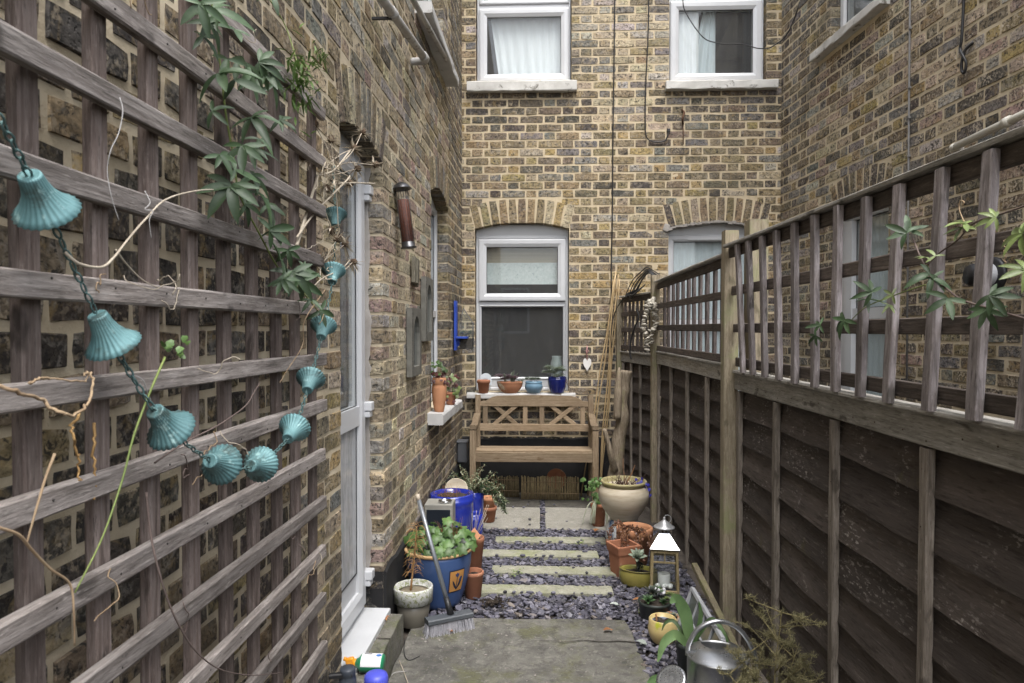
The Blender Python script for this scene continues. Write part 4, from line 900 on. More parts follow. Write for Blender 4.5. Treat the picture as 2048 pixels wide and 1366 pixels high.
# canes
CANE = mk('bamboo', (.31, .215, .105), (.42, .31, .17), 12, stretch=(4, 4, .5), rough=.5, bump=.15, var=.08)
for i, (a, b) in enumerate((((.455, 6.22, .02), (.716, 6.325, 2.04)), ((.552, 6.20, .02), (.716, 6.32, 2.06)), ((.560, 6.18, .02), (.735, 6.30, 2.03)), ((.575, 6.22, .02), (.752, 6.32, 1.99)), ((.40, 6.18, .02), (.706, 6.31, 1.98)))):
    m = MB(); n = 14; pts = [Vector(a).lerp(Vector(b), k / n) + Vector((.006 * math.sin(k * .9 + i), 0, 0)) for k in range(n + 1)]; m.tube(pts, [.0058 if k % 3 else .0068 for k in range(n + 1)], 7)
    single(m, 'bamboo_cane', CANE, ('bamboo cane slanting most steeply behind the right arm of the bench', 'tallest bamboo cane of the bundle beside the bench', 'bamboo cane in the middle of the bundle beside the bench', 'shortest, palest bamboo cane nearest the fence post', 'bamboo cane whose foot shows under the bench seat')[i], 'cane', 'bamboo canes by the bench')
# ---------------------------------------------------------------- back wall fittings
m = MB(); m.tube(curve([(.706, 6.338, 5.0), (.703, 6.338, 4.2), (.692, 6.338, 3.3), (.690, 6.338, 2.7), (.680, 6.338, 2.07), (.682, 6.335, 1.35)], 6), .0055, 6)
single(m, 'wall_cable', BLACK, 'long black cable running straight down the brick wall above the bench', 'cable')
m = MB(); m.tube(curve([(1.016, 6.338, 5.0), (1.012, 6.338, 4.3), (.990, 6.338, 3.75), (.986, 6.338, 3.42), (1.0, 6.336, 3.29), (1.05, 6.334, 3.25), (1.11, 6.333, 3.243), (1.165, 6.333, 3.255), (1.19, 6.333, 3.30), (1.20, 6.34, 3.345)], 6), .0055, 6); m.box((1.2, 6.342, 3.35), (.03, .02, .03), None, .003)
single(m, 'wall_cable', BLACK, 'black cable curling into the brick wall between the upper windows', 'cable')
m = MB(); m.tube(curve([(1.31, 6.30, 5.0), (1.312, 6.29, 4.54), (1.345, 6.28, 4.38), (1.484, 6.26, 4.164), (1.60, 6.25, 4.105), (1.711, 6.25, 4.088), (1.85, 6.25, 4.085), (1.982, 6.24, 4.043), (2.10, 6.22, 4.055), (2.215, 6.12, 4.17), (2.262, 5.8, 4.55), (2.27, 5.6, 4.9)], 6), .005, 6); single(m, 'slack_cable', BLACK, 'thin slack cable sagging across the upper right window', 'cable')
m = MB(); m.tube(curve([(1.323, 6.345, 3.54), (1.335, 6.31, 3.50), (1.318, 6.30, 3.44), (1.33, 6.335, 3.40)], 6), .009, 6); m.tube([(1.332, 6.338, 3.40), (1.334, 6.338, 3.22)], .004, 5); single(m, 'wall_hook', mk('rusty_iron', (.05, .025, .015), (.13, .06, .03), 20, rough=.9, var=0), 'rusty iron hook in the brick wall below the upper right window', 'hook')
# white heart
hp = []
for k in range(40):
    a = 6.283 * k / 40; hp.append((.0024 * 16 * math.sin(a) ** 3, .0043 * (13 * math.cos(a) - 5 * math.cos(2 * a) - 2 * math.cos(3 * a) - math.cos(4 * a))))
t = thing('hanging_heart', 'white wooden heart hanging on the brick wall right of the window', 'ornament', (.459, 6.33, 1.11))
MB().prism(hp, -.006, .006, (.459, 6.335, 1.205), rotm('X', 90), .002).build('heart', mk('distressed_white', (.62, .60, .57), (.74, .72, .69), 12, rough=.8, bump=.3, spot=(.40, .34, .28), spot_at=.64, spot_scale=20, var=0), t)
m = MB(); m.tube([(.459, 6.334, 1.245), (.455, 6.334, 1.31), (.460, 6.336, 1.375)], .005, 5); m.tube([(.456, 6.33, 1.30), (.470, 6.33, 1.33), (.459, 6.33, 1.345), (.446, 6.33, 1.33), (.456, 6.33, 1.30)], .003, 5); m.build('ribbon', mk('pink_ribbon', (.42, .16, .15), (.55, .40, .38), 60, rough=.8, var=0), t)
# back window sill pots
ZS = .935
pot('small plain terracotta pot at the left end of the back window sill', -.500, 6.315, ZS, .062, .042, .122, TERRA, .030, .005, group=None)
t = pot('wide terracotta bowl of purple succulents on the back window sill', -.255, 6.312, ZS, .122, .060, .108, TERRA_OLD, .020, .004, belly=lambda q: .062 + .056 * math.sin(q * 1.5), sy=.52, soil=.88); r = random.Random(1); m = MB()
for k in range(8): rosette(m, (-.255 + r.uniform(-.11, .10), 6.295 + r.uniform(-.03, .03), ZS + .125 + r.uniform(0, .03)), r.uniform(.045, .065), r, 16)
m.build('foliage', LEAF_PUR, t); m = MB()
for k in range(5): blade(m, (-.27 + r.uniform(-.05, .05), 6.30, ZS + .10), (r.uniform(-.6, .5), r.uniform(-.3, .1), 1), r.uniform(.12, .19), .034, .25)
for k in range(3): rosette(m, (-.19 + r.uniform(-.02, .06), 6.30, ZS + .11), .03, r, 12)
m.build('succulent', LEAF_SUC, t)
t = pot('round blue-grey glazed pot with a small succulent on the back window sill', -.035, 6.312, ZS, .078, .048, .112, TEALG, .012, -.004, belly=lambda q: .05 + .034 * math.sin(q * 2.5), sy=.8, soil=.9); m = MB(); r = random.Random(2)
for k in range(6): rosette(m, (-.045 + r.uniform(-.06, .05), 6.295 + r.uniform(-.02, .02), ZS + .125), r.uniform(.04, .055), r, 16)
m.build('foliage', LEAF_SUC, t)
t = pot('navy glazed pot with a grey-green spreading succulent at the right of the sill', .182, 6.312, ZS, .084, .056, .155, NAVYG, .014, .0, belly=lambda q: .058 + .030 * math.sin(q * 1.7), sy=.8, soil=.92); m = MB(); r = random.Random(3)
for k in range(18): rosette(m, (.160 + r.uniform(-.11, .09), 6.285 + r.uniform(-.04, .03), ZS + .175 + r.uniform(-.02, .065)), r.uniform(.042, .06), r, 18, fat=.26)
m.build('foliage', LEAF_SUC, t); m = MB()
for k in range(9): twig(m, (.25, 6.30, ZS + .14), (r.uniform(.1, .6), r.uniform(-.4, .1), r.uniform(-1, -.2)), .15, .0022, r, .8)
m.build('trailing_stems', MAUVE, t)
m = MB(); pl_ = [(.055 * math.cos(R(a)), .055 * math.sin(R(a)) + .03) for a in range(0, 181, 15)] + [(-.055, -.03), (.055, -.03)]; m.prism(pl_, -.004, .004, (-.485, 6.392, ZS + .095), rotm('X', 84), .002); m.bb(-.505, -.465, 6.383, 6.3855, ZS + .132, ZS + .140); single(m, 'enamel_plaque', mk('pale_grey_enamel', (.46, .50, .53), (.55, .58, .60), 5, rough=.4, var=0), 'pale grey arched plaque behind the small pot on the back sill', 'plaque')

m = MB().lathe([(.045, 0), (.05, .004), (.062, .08), (.058, .16), (.045, .2), (.05, .22), (.047, .221), (.042, .2), (.001, .19)], 26, (.185, 6.56, 1.05)); m.tube(curve([(.235, 6.56, 1.24), (.275, 6.56, 1.21), (.27, 6.56, 1.14), (.243, 6.56, 1.11)], 5), .006, 7); single(m, 'jug', mk('pale_green_enamel', (.26, .30, .29), (.32, .36, .35), 5, rough=.4, var=0), 'pale jug standing indoors behind the lower pane of the back window', 'jug')
# ---------------------------------------------------------------- left wall fittings
GREYPIPE = mk('stained_grey_pipe', (.30, .29, .275), (.45, .44, .42), 9, rough=.6, bump=.3, spot=(.14, .125, .105), spot_at=.56, spot_scale=14, var=.05); CRMPIPE = mk('cream_pipe', (.55, .53, .46), (.64, .62, .55), 6, rough=.4, bump=.1, var=0, spot=(.36, .33, .26), spot_at=.66)
t = thing('drain_pipe', 'stained grey waste pipe with an elbow on the wall above the white door', 'pipe', (-.66, 3.9, 3.08))
m = MB(); m.tube([(-.662, 1.9, 2.765), (-.655, 2.9, 2.92), (-.648, 3.93, 3.082)], .021, 14); m.build('pipe', GREYPIPE, t); m = MB(); m.tube([(-.657, 3.05, 2.944), (-.656, 3.11, 2.953)], .027, 14); m.tube([(-.649, 3.86, 3.071), (-.648, 3.94, 3.083)], .026, 14); m.build('collar', GREYPIPE, t)
m = MB(); m.tube(curve([(-.648, 3.92, 3.08), (-.650, 3.965, 3.087), (-.672, 3.985, 3.088), (-.745, 3.985, 3.085)], 5), .022, 14); m.build('elbow', GREYPIPE, t)
m = MB(); m.bb(-.745, -.655, 3.06, 3.075, 2.915, 2.925); m.build('bracket', BLACK, t)
m = MB(); m.tube([(-.655, 2.6, 3.105), (-.652, 3.58, 3.25), (-.646, 5.44, 3.525)], .0165, 12); m.tube(curve([(-.646, 5.43, 3.524), (-.648, 5.47, 3.53), (-.68, 5.48, 3.53), (-.72, 5.48, 3.53)], 4), .0165, 12)
single(m, 'overflow_pipe', GREYPIPE, 'thin pale pipe running under the upper window on the left wall', 'pipe')
# bird feeder
METAL = mk('dark_metal', (.05, .05, .052), (.10, .10, .105), 12, rough=.35, bump=.1, metal=.8, var=0); CHROME = mk('polished_steel', (.50, .51, .53), (.62, .63, .65), 4, rough=.12, bump=.10, metal=1.0, var=0, r2=.30)
PEANUT = mk('peanut_red', (.16, .055, .035), (.27, .10, .06), 90, rough=.6, bump=.5, bscale=120, var=0)
bf = thing('bird_feeder', 'wire mesh bird feeder full of red peanuts hanging by the white door', 'bird feeder', (-.675, 3.54, 1.94)); Mf = rotm('Y', -7); B0 = Vector((-.668, 3.53, 1.945))
def fp(p): return B0 + Mf @ Vector(p)
MB().lathe([(.001, .345), (.016, .342), (.036, .330), (.050, .312), (.052, .306), (.046, .308), (.001, .318)], 24, B0, Mf).build('lid', METAL, bf)
MB().lathe([(.030, .0), (.030, .215), (.027, .222), (.001, .226)], 18, B0 + Mf @ Vector((0, 0, .03)), Mf, flute=9, famp=.04).build('peanuts', PEANUT, bf)
m = MB(); nn = 16
for k in range(nn): a = 6.283 * k / nn; m.tube([fp((.034 * math.cos(a), .034 * math.sin(a), .015)), fp((.034 * math.cos(a), .034 * math.sin(a), .310))], .0009, 4)
for j_ in range(42): z_ = .018 + j_ * .007; m.tube([fp((.034 * math.cos(6.283 * k / 12), .034 * math.sin(6.283 * k / 12), z_)) for k in range(13)], .0008, 3, False)
m.build('mesh_tube', METAL, bf); MB().lathe([(.040, .0), (.042, .004), (.036, .008), (.035, .03), (.034, .031)], 20, B0, Mf).build('base', METAL, bf)
m = MB(); m.tube(curve([fp((0, 0, .343)), fp((-.01, .01, .365)), (-.70, 3.60, 2.345), (-.74, 3.62, 2.36)], 5), .0018, 5); m.build('hanging_wire', METAL, bf)
# plaques and mirrors
LEAD = mk('dull_lead', (.085, .082, .070), (.15, .145, .125), 12, rough=.6, bump=.4, var=.1); MIRR = mk('old_mirror', (.30, .33, .34), (.38, .41, .42), 6, rough=.12, metal=.9, bump=.03, var=0)
def gothic(label, y0, y1, z0, z1, th=.022, tilt=0):
    t = thing('wall_mirror', label, 'mirror', (xl((y0 + y1) / 2) + .01, (y0 + y1) / 2, z0), group='little mirrors on the left wall'); x = xl((y0 + y1) / 2) + .012; w_ = (y1 - y0); cy = (y0 + y1) / 2; f_ = .055
    def arch(w2, za, zb): return [(cy - w2, za), (cy + w2, za), (cy + w2, zb - w2 * 1.5)] + [(cy + w2 * math.cos(R(a)), zb - w2 * 1.5 + w2 * 1.5 * math.sin(R(a)) ** .8) for a in range(15, 180, 15)] + [(cy - w2, zb - w2 * 1.5)]
    inn = arch(w_ / 2 - f_, z0 + f_, z1 - f_ * .8); m = MB(); n = len(inn); out = []
    for (yy, zz) in inn:
        dy = 1 if yy > cy + 1e-4 else (-1 if yy < cy - 1e-4 else 0); out.append((cy + dy * w_ / 2 if abs(yy - cy) > w_ * .12 else cy + (yy - cy) * 1.6, min(z1, max(z0, z0 if zz < z0 + f_ + 1e-3 else (z1 if zz > z1 - f_ * 3.2 else zz)))))
    vs = [(x + th, a, b) for a, b in out] + [(x + th, a, b) for a, b in inn] + [(x + .004, a, b) for a, b in inn] + [(x - .01, a, b) for a, b in out]
    fs = []
    for k in range(n): q = (k + 1) % n; fs += [(k, q, n + q, n + k), (n + k, n + q, 2 * n + q, 2 * n + k), (3 * n + k, 3 * n + q, q, k)]
    m.add(vs, fs); m.build('frame', LEAD, t); g = MB(); g.add([(x + .006, a, b) for a, b in inn], [tuple(range(n))]); g.build('mirror_glass', MIRR, t)
    m = MB()
    for k in range(18): m.box((x + th, y0 + .02, z0 + .03 + (z1 - z0 - .06) * k / 17), (.004, .007, .007))
    m.build('studs', METAL, t)
gothic('lower dark framed arched mirror on the left wall', 3.80, 4.11, 1.255, 1.645); gothic('upper arched mirror with studded frame on the left wall near the window', 4.24, 4.53, 1.45, 1.855)
m = MB(); x = xl(4.0); m.beam((x + .02, 3.96, 1.785), (x + .022, 3.985, 1.935), .13, .022, up=(1, 0, 0), seg=3); m.beam((x + .035, 3.955, 1.79), (x + .036, 3.975, 1.93), .05, .016, up=(1, 0, 0), seg=3); single(m, 'wooden_plaque', wood('grey_driftboard', (.16, .145, .105), (.25, .23, .18), 'z'), 'small grey wooden plaque beneath the bird feeder', 'plaque')
# blue bracket shelf with glass terrarium
BLUE = mk('royal_blue_paint', (.018, .050, .30), (.03, .075, .40), 10, rough=.5, bump=.25, var=0, spot=(.02, .03, .10), spot_at=.66)
t = thing('wall_shelf', 'small royal blue bracket shelf on the left wall near the corner', 'shelf', (-.69, 5.75, 1.33)); x = xl(5.75) + .006
m = MB(); m.beam((x + .012, 5.75, 1.35), (x + .012, 5.75, 1.765), .10, .022, up=(1, 0, 0), seg=3, jit=.0004); m.build('back_board', BLUE, t); m = MB(); m.bb(x + .02, x + .115, 5.68, 5.84, 1.447, 1.465, .003); m.build('shelf_board', BLUE, t); m = MB(); m.add([(x + .02, 5.74, 1.37), (x + .02, 5.76, 1.37), (x + .10, 5.74, 1.446), (x + .10, 5.76, 1.446), (x + .02, 5.74, 1.446), (x + .02, 5.76, 1.446)], [(0, 2, 4), (1, 5, 3), (0, 1, 3, 2), (2, 3, 5, 4), (0, 4, 5, 1)]); m.build('bracket', BLUE, t)
TGL = glass_mat('terrarium_glass', (.93, .96, .95), .9, .05)
t = thing('glass_terrarium', 'small glass house terrarium with pale succulents on the blue shelf', 'terrarium', (-.60, 5.80, 1.36)); cx, cy, hw, z0 = -.604, 5.79, .056, 1.36
P = [(cx - hw, cy - hw, z0), (cx + hw, cy - hw, z0), (cx + hw, cy + hw, z0), (cx - hw, cy + hw, z0), (cx - hw, cy - hw, z0 + .22), (cx + hw, cy - hw, z0 + .22), (cx + hw, cy + hw, z0 + .22), (cx - hw, cy + hw, z0 + .22), (cx - hw + .03, cy - .02, z0 + .345), (cx - hw + .03, cy + .02, z0 + .345)]
MB().add(P, [(0, 1, 5, 4), (1, 2, 6, 5), (2, 3, 7, 6), (3, 0, 4, 7), (4, 5, 8), (5, 6, 9, 8), (6, 7, 9), (7, 4, 8, 9)]).build('glass', TGL, t)
m = MB()
for a, b in ((0, 1), (1, 2), (2, 3), (3, 0), (4, 5), (5, 6), (6, 7), (7, 4), (0, 4), (1, 5), (2, 6), (3, 7), (4, 8), (5, 8), (6, 9), (7, 9), (8, 9)): m.tube([P[a], P[b]], .0022, 4)
m.tube([(cx, cy - hw, z0), (cx, cy - hw, z0 + .22)], .002, 4); m.build('leading', METAL, t); MB().bb(cx - hw + .004, cx + hw - .004, cy - hw + .004, cy + hw - .004, z0 + .002, z0 + .09, .003).build('soil', SOIL, t); m = MB(); r = random.Random(6)
for k in range(8): rosette(m, (cx + r.uniform(-.04, .05), cy + r.uniform(-.05, .03), z0 + .10 + r.uniform(0, .05)), r.uniform(.026, .04), r, 14)
m.build('succulents', LEAF_SUC, t)
# pots on the left sill
t = pot('tall orange terracotta vase of strawberry leaves on the left window sill', -.668, 4.615, .962, .047, .030, .235, TERRA_P, .045, .003, belly=lambda q: .031 + .019 * math.sin(min(1, q * 1.15) * 1.75), soil=.95); r = random.Random(7); m = MB()
for k in range(16): lobed(m, (-.672 + r.uniform(-.05, .055), 4.61 + r.uniform(-.05, .05), 1.22 + r.uniform(0, .085)), (r.uniform(-.4, .6), r.uniform(-1.0, -.1), r.uniform(.3, 1)), r.uniform(.016, .028), r, 3)
m.build('foliage', LEAF_HEU, t); m = MB()
for k in range(30): lobed(m, (-.675 + r.uniform(-.05, .05), 4.585 + r.uniform(-.03, .04), 1.12 + .11 * r.random() ** .6), (r.uniform(-.5, .5), -1, r.uniform(-.2, .8)), r.uniform(.010, .02), r, 3)
m.build('drooping_foliage', LEAF_RED, t); m = MB()
for k in range(8): twig(m, (-.668, 4.615, 1.19), (r.uniform(-.4, .4), r.uniform(-.4, .2), .8), .085, .0014, r, .4)
m.build('stems', RUST, t)
t = pot('small terracotta pot of lime and maroon leaves at the far end of the left sill', -.650, 5.08, .962, .044, .032, .095, TERRA, .02, .003, soil=.9); m = MB()
for k in range(16): lobed(m, (-.645 + r.uniform(-.045, .06), 5.05 + r.uniform(-.04, .04), 1.06 + r.uniform(-.05, .13)), (r.uniform(-.4, .6), -1, r.uniform(0, .9)), r.uniform(.014, .028), r, 4)
m.build('foliage', LEAF_YNG, t); m = MB()
for k in range(24): lobed(m, (-.64 + r.uniform(-.05, .06), 5.06 + r.uniform(-.04, .04), 1.03 + r.uniform(-.05, .15)), (r.uniform(-.4, .6), -1, r.uniform(0, .9)), r.uniform(.010, .02), r, 4)
m.build('maroon_foliage', LEAF_RED, t)
# ---------------------------------------------------------------- right wall fittings
def rw(u, n, z): a = R(-86); return Vector((2.217 + u * math.cos(a) + n * math.sin(a), 6.35 + u * math.sin(a) - n * math.cos(a), z))
t = thing('flue', 'black and white boiler flue sticking out of the right brick wall', 'flue', rw(2.65, 0, 1.72)); M = align(rw(0, -1, 0) - rw(0, 0, 0))     # local Z points out of the wall
def rn(u, out, z): return rw(u, 0, z) + (Vector((math.sin(R(-86)), -math.cos(R(-86)), 0)) * out)
M = align(Vector((math.sin(R(-86)), -math.cos(R(-86)), 0)))
MB().lathe([(.094, -.01), (.096, .012), (.085, .020), (.058, .026)], 28, rn(2.66, 0, 1.81), M).build('wall_flange', BLACK, t); MB().lathe([(.060, .02), (.062, .024), (.062, .075), (.060, .08)], 28, rn(2.66, 0, 1.81), M).build('white_collar', WHITE, t); MB().lathe([(.056, .075), (.060, .08), (.060, .115), (.052, .12), (.052, .13), (.001, .131)], 28, rn(2.66, 0, 1.81), M).build('terminal', BLACK, t)
m = MB(); m.tube([rn(2.42, .05, 2.545), rn(3.4, .05, 2.60)], .021, 14); m.tube(curve([rn(2.43, .05, 2.546), rn(2.405, .048, 2.545), rn(2.40, .02, 2.543), rn(2.40, -.01, 2.543)], 4), .022, 14); m.tube([rn(2.79, .05, 2.566), rn(2.83, .05, 2.568)], .027, 14); single(m, 'waste_pipe', CRMPIPE, 'cream plastic waste pipe on the right brick wall above the fence', 'pipe')
m = MB(); m.tube([rn(1.926, .006, 4.6), rn(1.924, .006, 3.4), rn(1.925, .006, 2.4), rn(1.928, .006, 1.2)], .0065, 7)
for z_ in (3.42, 3.05, 2.86, 2.62): m.box(rn(1.931, .008, z_), (.012, .02, .012))
single(m, 'conduit', mk('grey_conduit', (.17, .165, .16), (.24, .235, .23), 9, rough=.6, var=0), 'thin grey conduit running down the right brick wall', 'cable')
m = MB(); m.tube(curve([rn(2.445, .02, 4.3), rn(2.44, .02, 3.5), rn(2.438, .03, 3.16), rn(2.425, .03, 3.09), rn(2.455, .035, 3.04), rn(2.475, .03, 2.99), rn(2.462, .03, 2.945), rn(2.442, .03, 2.96), rn(2.44, .03, 3.01), rn(2.452, .02, 3.07), rn(2.49, .0, 3.10)], 6), .008, 7); single(m, 'looped_cable', BLACK, 'thick black cable hanging in a loop on the right brick wall', 'cable')
# coil of cable on the far trellis and loose lead
t = thing('cable_coil', 'untidy coil of black cable slung over the far trellis', 'cable', (.88, 5.75, 1.80)); r = random.Random(12)
for k in range(9):
    m = MB(); q = r.uniform(-.02, .03); m.tube(curve([(.955 + r.uniform(-.02, .02), 5.52, 1.95 + q * .6), (.90, 5.60 + q, 2.0 + q), (.87, 5.72, 1.965 + q * 1.6), (.835 - q * .5, 5.9 + q, 1.89 + q * 2), (.80 + r.uniform(-.035, .03), 5.98 + q, 1.82 + r.uniform(-.03, .02)), (.83 + q, 5.86, 1.835 + q), (.87 + q, 5.75, 1.87 + q)], 6), .0048, 6); m.build('loop', BLACK, t)
m = MB(); m.tube(curve([(.80, 6.0, 1.83), (.755, 6.1, 1.79), (.70, 6.2, 1.68), (.665, 6.2, 1.50), (.672, 6.22, 1.36)], 6), .0045, 6); m.build('loose_end', BLACK, t)
m = MB(); m.tube(curve([(.835, 5.83, 1.70), (.855, 5.80, 1.63), (.825, 5.82, 1.55), (.80, 5.86, 1.45), (.79, 5.87, 1.33), (.80, 5.86, 1.27)], 6), .007, 6); single(m, 'black_lead', BLACK, 'short black lead dangling over the far trellis rails', 'cable')
# oyster shell garland
SHELL = mk('oyster_shell', (.30, .27, .22), (.62, .58, .50), 16, rough=.6, bump=.8, bdist=.005, bscale=40, var=.25, patch=(.16, .14, .11), patch_at=.58, patch_scale=14)
t = thing('shell_garland', 'garland of grey oyster shells hanging on the fence post', 'garland', (.885, 5.42, 1.36)); r = random.Random(15); shp = []
for v in range(5):
    m = MB(); n = 11; rr = [r.uniform(.75, 1.2) for _ in range(n)]; top = [(.030 * q * math.cos(6.283 * k / n), .021 * q * math.sin(6.283 * k / n), r.uniform(-.003, .003)) for k, q in enumerate(rr)]
    m.add(top + [(a * .6, b * .6, .006 + r.uniform(0, .003)) for a, b, c in top] + [(0, 0, .010)] + [(a * .7, b * .7, -.005) for a, b, c in top], [(k, (k + 1) % n, n + (k + 1) % n, n + k) for k in range(n)] + [(n + k, n + (k + 1) % n, 2 * n) for k in range(n)] + [(2 * n + 1 + k, 2 * n + 1 + (k + 1) % n, (k + 1) % n, k) for k in range(n)] + [tuple(2 * n + 1 + k for k in reversed(range(n)))], True); shp.append(m.mesh('shell', SHELL))
for sgn in (-1, 1):
    for k in range(19):
        q = k / 18; o = bpy.data.objects.new('shell', r.choice(shp)); COL.objects.link(o); o.parent = t
        x = .892 + sgn * (.045 * math.sin(min(1, q * 1.35) * 2.6)) - .02 * q; z_ = 1.752 - .335 * q - (.05 if sgn < 0 else 0) * q
        o.location = Vector((x + r.uniform(-.012, .012), 5.40 + r.uniform(-.025, .015), z_)) - t.location; o.rotation_euler = (r.uniform(-.6, .6), r.uniform(-.6, .6), r.random() * 6.28); s_ = r.uniform(.75, 1.15); o.scale = (s_, s_, s_)
for k in range(10):
    o = bpy.data.objects.new('shell', r.choice(shp)); COL.objects.link(o); o.parent = t; o.location = Vector((.893 + r.uniform(-.035, .035), 5.39 + r.uniform(-.02, .02), 1.735 + r.uniform(-.035, .03))) - t.location; o.rotation_euler = (r.uniform(-1.5, 1.5), r.uniform(-1.5, 1.5), r.random() * 6.28)
m = MB(); m.tube([(.895, 5.40, 1.75), (.915, 5.43, 1.83), (.930, 5.455, 1.895)], .0022, 4); m.build('string', STRAW, t)

# ---------------------------------------------------------------- pots along the right fence
IND = mk('blue_white_ceramic', (.42, .44, .45), (.52, .53, .53), 6, rough=.25, bump=.1, var=0, spec=.5, patch=(.045, .10, .20), patch_at=.50, patch_scale=9, spot=(.10, .16, .24), spot_at=.58, spot_scale=14)
m = MB().lathe([(.095, 0), (.10, .006), (.122, .06), (.125, .10), (.118, .15), (.098, .192), (.095, .198), (.001, .20)], 32, (.60, 4.76, .006)); single(m, 'ceramic_stool', IND, 'blue and white ceramic drum under the big cream pot', 'stool')
t = thing('plant_pot', 'big rounded cream stoneware pot of dead stems on the ceramic drum', 'pot', (.60, 4.76, .207))
MB().lathe([(.085, 0), (.098, .003), (.100, .012), (.112, .03), (.145, .075), (.168, .125), (.176, .165), (.173, .195), (.160, .222), (.150, .234)], 40, (.60, 4.76, .207)).build('pot', CREAM, t)
MB().lathe([(.150, .2335), (.149, .243), (.158, .252), (.160, .262), (.154, .269), (.143, .268), (.137, .255), (.128, .225), (.001, .224)], 40, (.60, 4.76, .207)).build('rim', CREAMRIM, t)
r = random.Random(31); m = MB()
for k in range(70): twig(m, (.60 + r.gauss(0, .04), 4.76 + r.gauss(0, .04), .43), (r.gauss(0, .55), r.gauss(0, .55), 1), r.uniform(.05, .13), .0026, r, .9, 4, 4)
m.build('dead_stems', mk('dark_maroon_stem', (.035, .018, .015), (.09, .05, .04), 20, rough=.9, var=.1), t); m = MB()
for k in range(5): twig(m, (.61, 4.75, .44), (r.uniform(-.2, .6), r.uniform(-.3, .3), 1), r.uniform(.12, .2), .003, r, .2, 5)
m.build('twigs', RUST, t); m = MB()
for k in range(26): lobed(m, (.705 + r.gauss(0, .022), 4.71 + r.gauss(0, .02), .455 + r.gauss(0, .025)), (r.uniform(-.6, .6), -1, r.uniform(0, 1)), .013, r, 5)
for k in range(8): lobed(m, (.765 + r.gauss(0, .01), 4.72, .40 + r.uniform(-.05, .04)), (-.3, -1, .3), .012, r, 5)
m.build('blue_flowers', leaf_mat('violet_blue_petal', (.020, .018, .20), (.05, .05, .36)), t)
t = pot('terracotta pot of trailing pale fern stems left of the cream pot', .47, 5.26, .014, .062, .046, .175, TERRA, .03, .004, soil=.9); m = MB(); r = random.Random(32)
for k in range(46): lobed(m, (.44 + r.gauss(0, .045), 5.22 + r.gauss(0, .03), .22 + r.uniform(-.02, .16)), (r.uniform(-.7, .5), -1, r.uniform(0, 1)), r.uniform(.012, .024), r, 5)
m.build('foliage', LEAF_HEU, t); m = MB()
for k in range(12):
    s_ = r.choice((-1, -1, 1)); a = r.uniform(.03, .12); m.tube(curve([(.47, 5.24, .19), (.47 + s_ * a * .6, 5.20, .205), (.47 + s_ * a, 5.17, .13), (.47 + s_ * a * 1.15, 5.16, .05)], 5), [.0045] * 8 + [.004] * 4 + [.003] * 4, 5)
m.build('trailing_stems', mk('pale_fern_stem', (.20, .22, .15), (.34, .35, .26), 12, var=.1), t)
t = pot('round terracotta pot with a broad rim and a withered trailing plant', .628, 4.42, .004, .117, .078, .245, TERRA_P, .055, .008, th=.024, soil=.86); m = MB(); r = random.Random(33); mv = MB()
for k in range(15):
    a = r.uniform(2.6, 5.6); e = r.uniform(.10, .17); pts = curve([(.60, 4.40, .225), (.62 + e * .6 * math.cos(a), 4.40 + e * .6 * math.sin(a), .268), (.62 + e * math.cos(a), 4.41 + e * math.sin(a), .225), (.62 + e * 1.08 * math.cos(a), 4.41 + e * 1.08 * math.sin(a), r.uniform(.10, .18))], 6); mv.tube(pts, .0022, 4)
    for p in pts[5::1]:
        for q in range(2): lobed(m, p + Vector((r.gauss(0, .008), r.gauss(0, .008), r.gauss(0, .008))), (r.uniform(-1, 1), -1, r.uniform(-1, 1)), r.uniform(.005, .010), r, 3)
mv.build('stems', RUST, t); m.build('withered_leaves', leaf_mat('withered_brown', (.10, .045, .028), (.21, .105, .065)), t)
# square pot
t = thing('plant_pot', 'square tapered terracotta pot standing empty on the slate', 'pot', (.53, 4.22, .006)); Mz = rotm('Z', 24); m = MB(); rings = [(.056, 0, .006), (.068, .0, .15), (.074, .0, .152), (.080, .0, .197), (.079, 0, .203), (.066, 0, .203), (.060, 0, .13)]; vs = []
for q, _, z_ in rings:
    for sx, sy in ((-1, -1), (1, -1), (1, 1), (-1, 1)):
        e = q * .08; vs += [Vector((.53, 4.22, z_)) + Mz @ Vector(v) for v in (((sx * q, sy * (q - e), 0), (sx * (q - e), sy * q, 0)) if sx * sy > 0 else ((sx * (q - e), sy * q, 0), (sx * q, sy * (q - e), 0)))]
m.add(vs, [(k * 8 + i, k * 8 + (i + 1) % 8, k * 8 + 8 + (i + 1) % 8, k * 8 + 8 + i) for k in range(len(rings) - 1) for i in range(8)] + [tuple(range(7, -1, -1)), tuple(48 + i for i in range(8))]); m.build('pot', TERRA, t)
m = MB(); m.box((.53, 4.22, .137), (.112, .112, .012), Mz); m.build('soil', SOIL, t)
# olive trough with echeveria
t = pot('olive green glazed oval trough with a pale echeveria', .60, 4.06, .004, .112, .095, .098, OLIVE, .0, .0, th=.014, belly=lambda q: .098 + .017 * math.sin(q * 2.6), sy=.62, soil=.72, name='plant_trough', cat='trough', M=rotm('Z', -14)); m = MB(); r = random.Random(34); rosette(m, (.592, 4.045, .175), .062, r, 26, nrm=(-.15, -.5, 1)); m.build('echeveria', LEAF_SUC, t); m = MB(); m.tube([(.60, 4.06, .08), (.597, 4.05, .13), (.592, 4.045, .178)], .011, 8)
for k in range(16): blade(m, (.605, 4.05, .13 + r.uniform(-.03, .03)), (r.uniform(-1, 1), r.uniform(-1, .4), r.uniform(-.6, .2)), .035, .014, .4, seg=3)
m.build('old_leaves', LEAF_BLK, t)
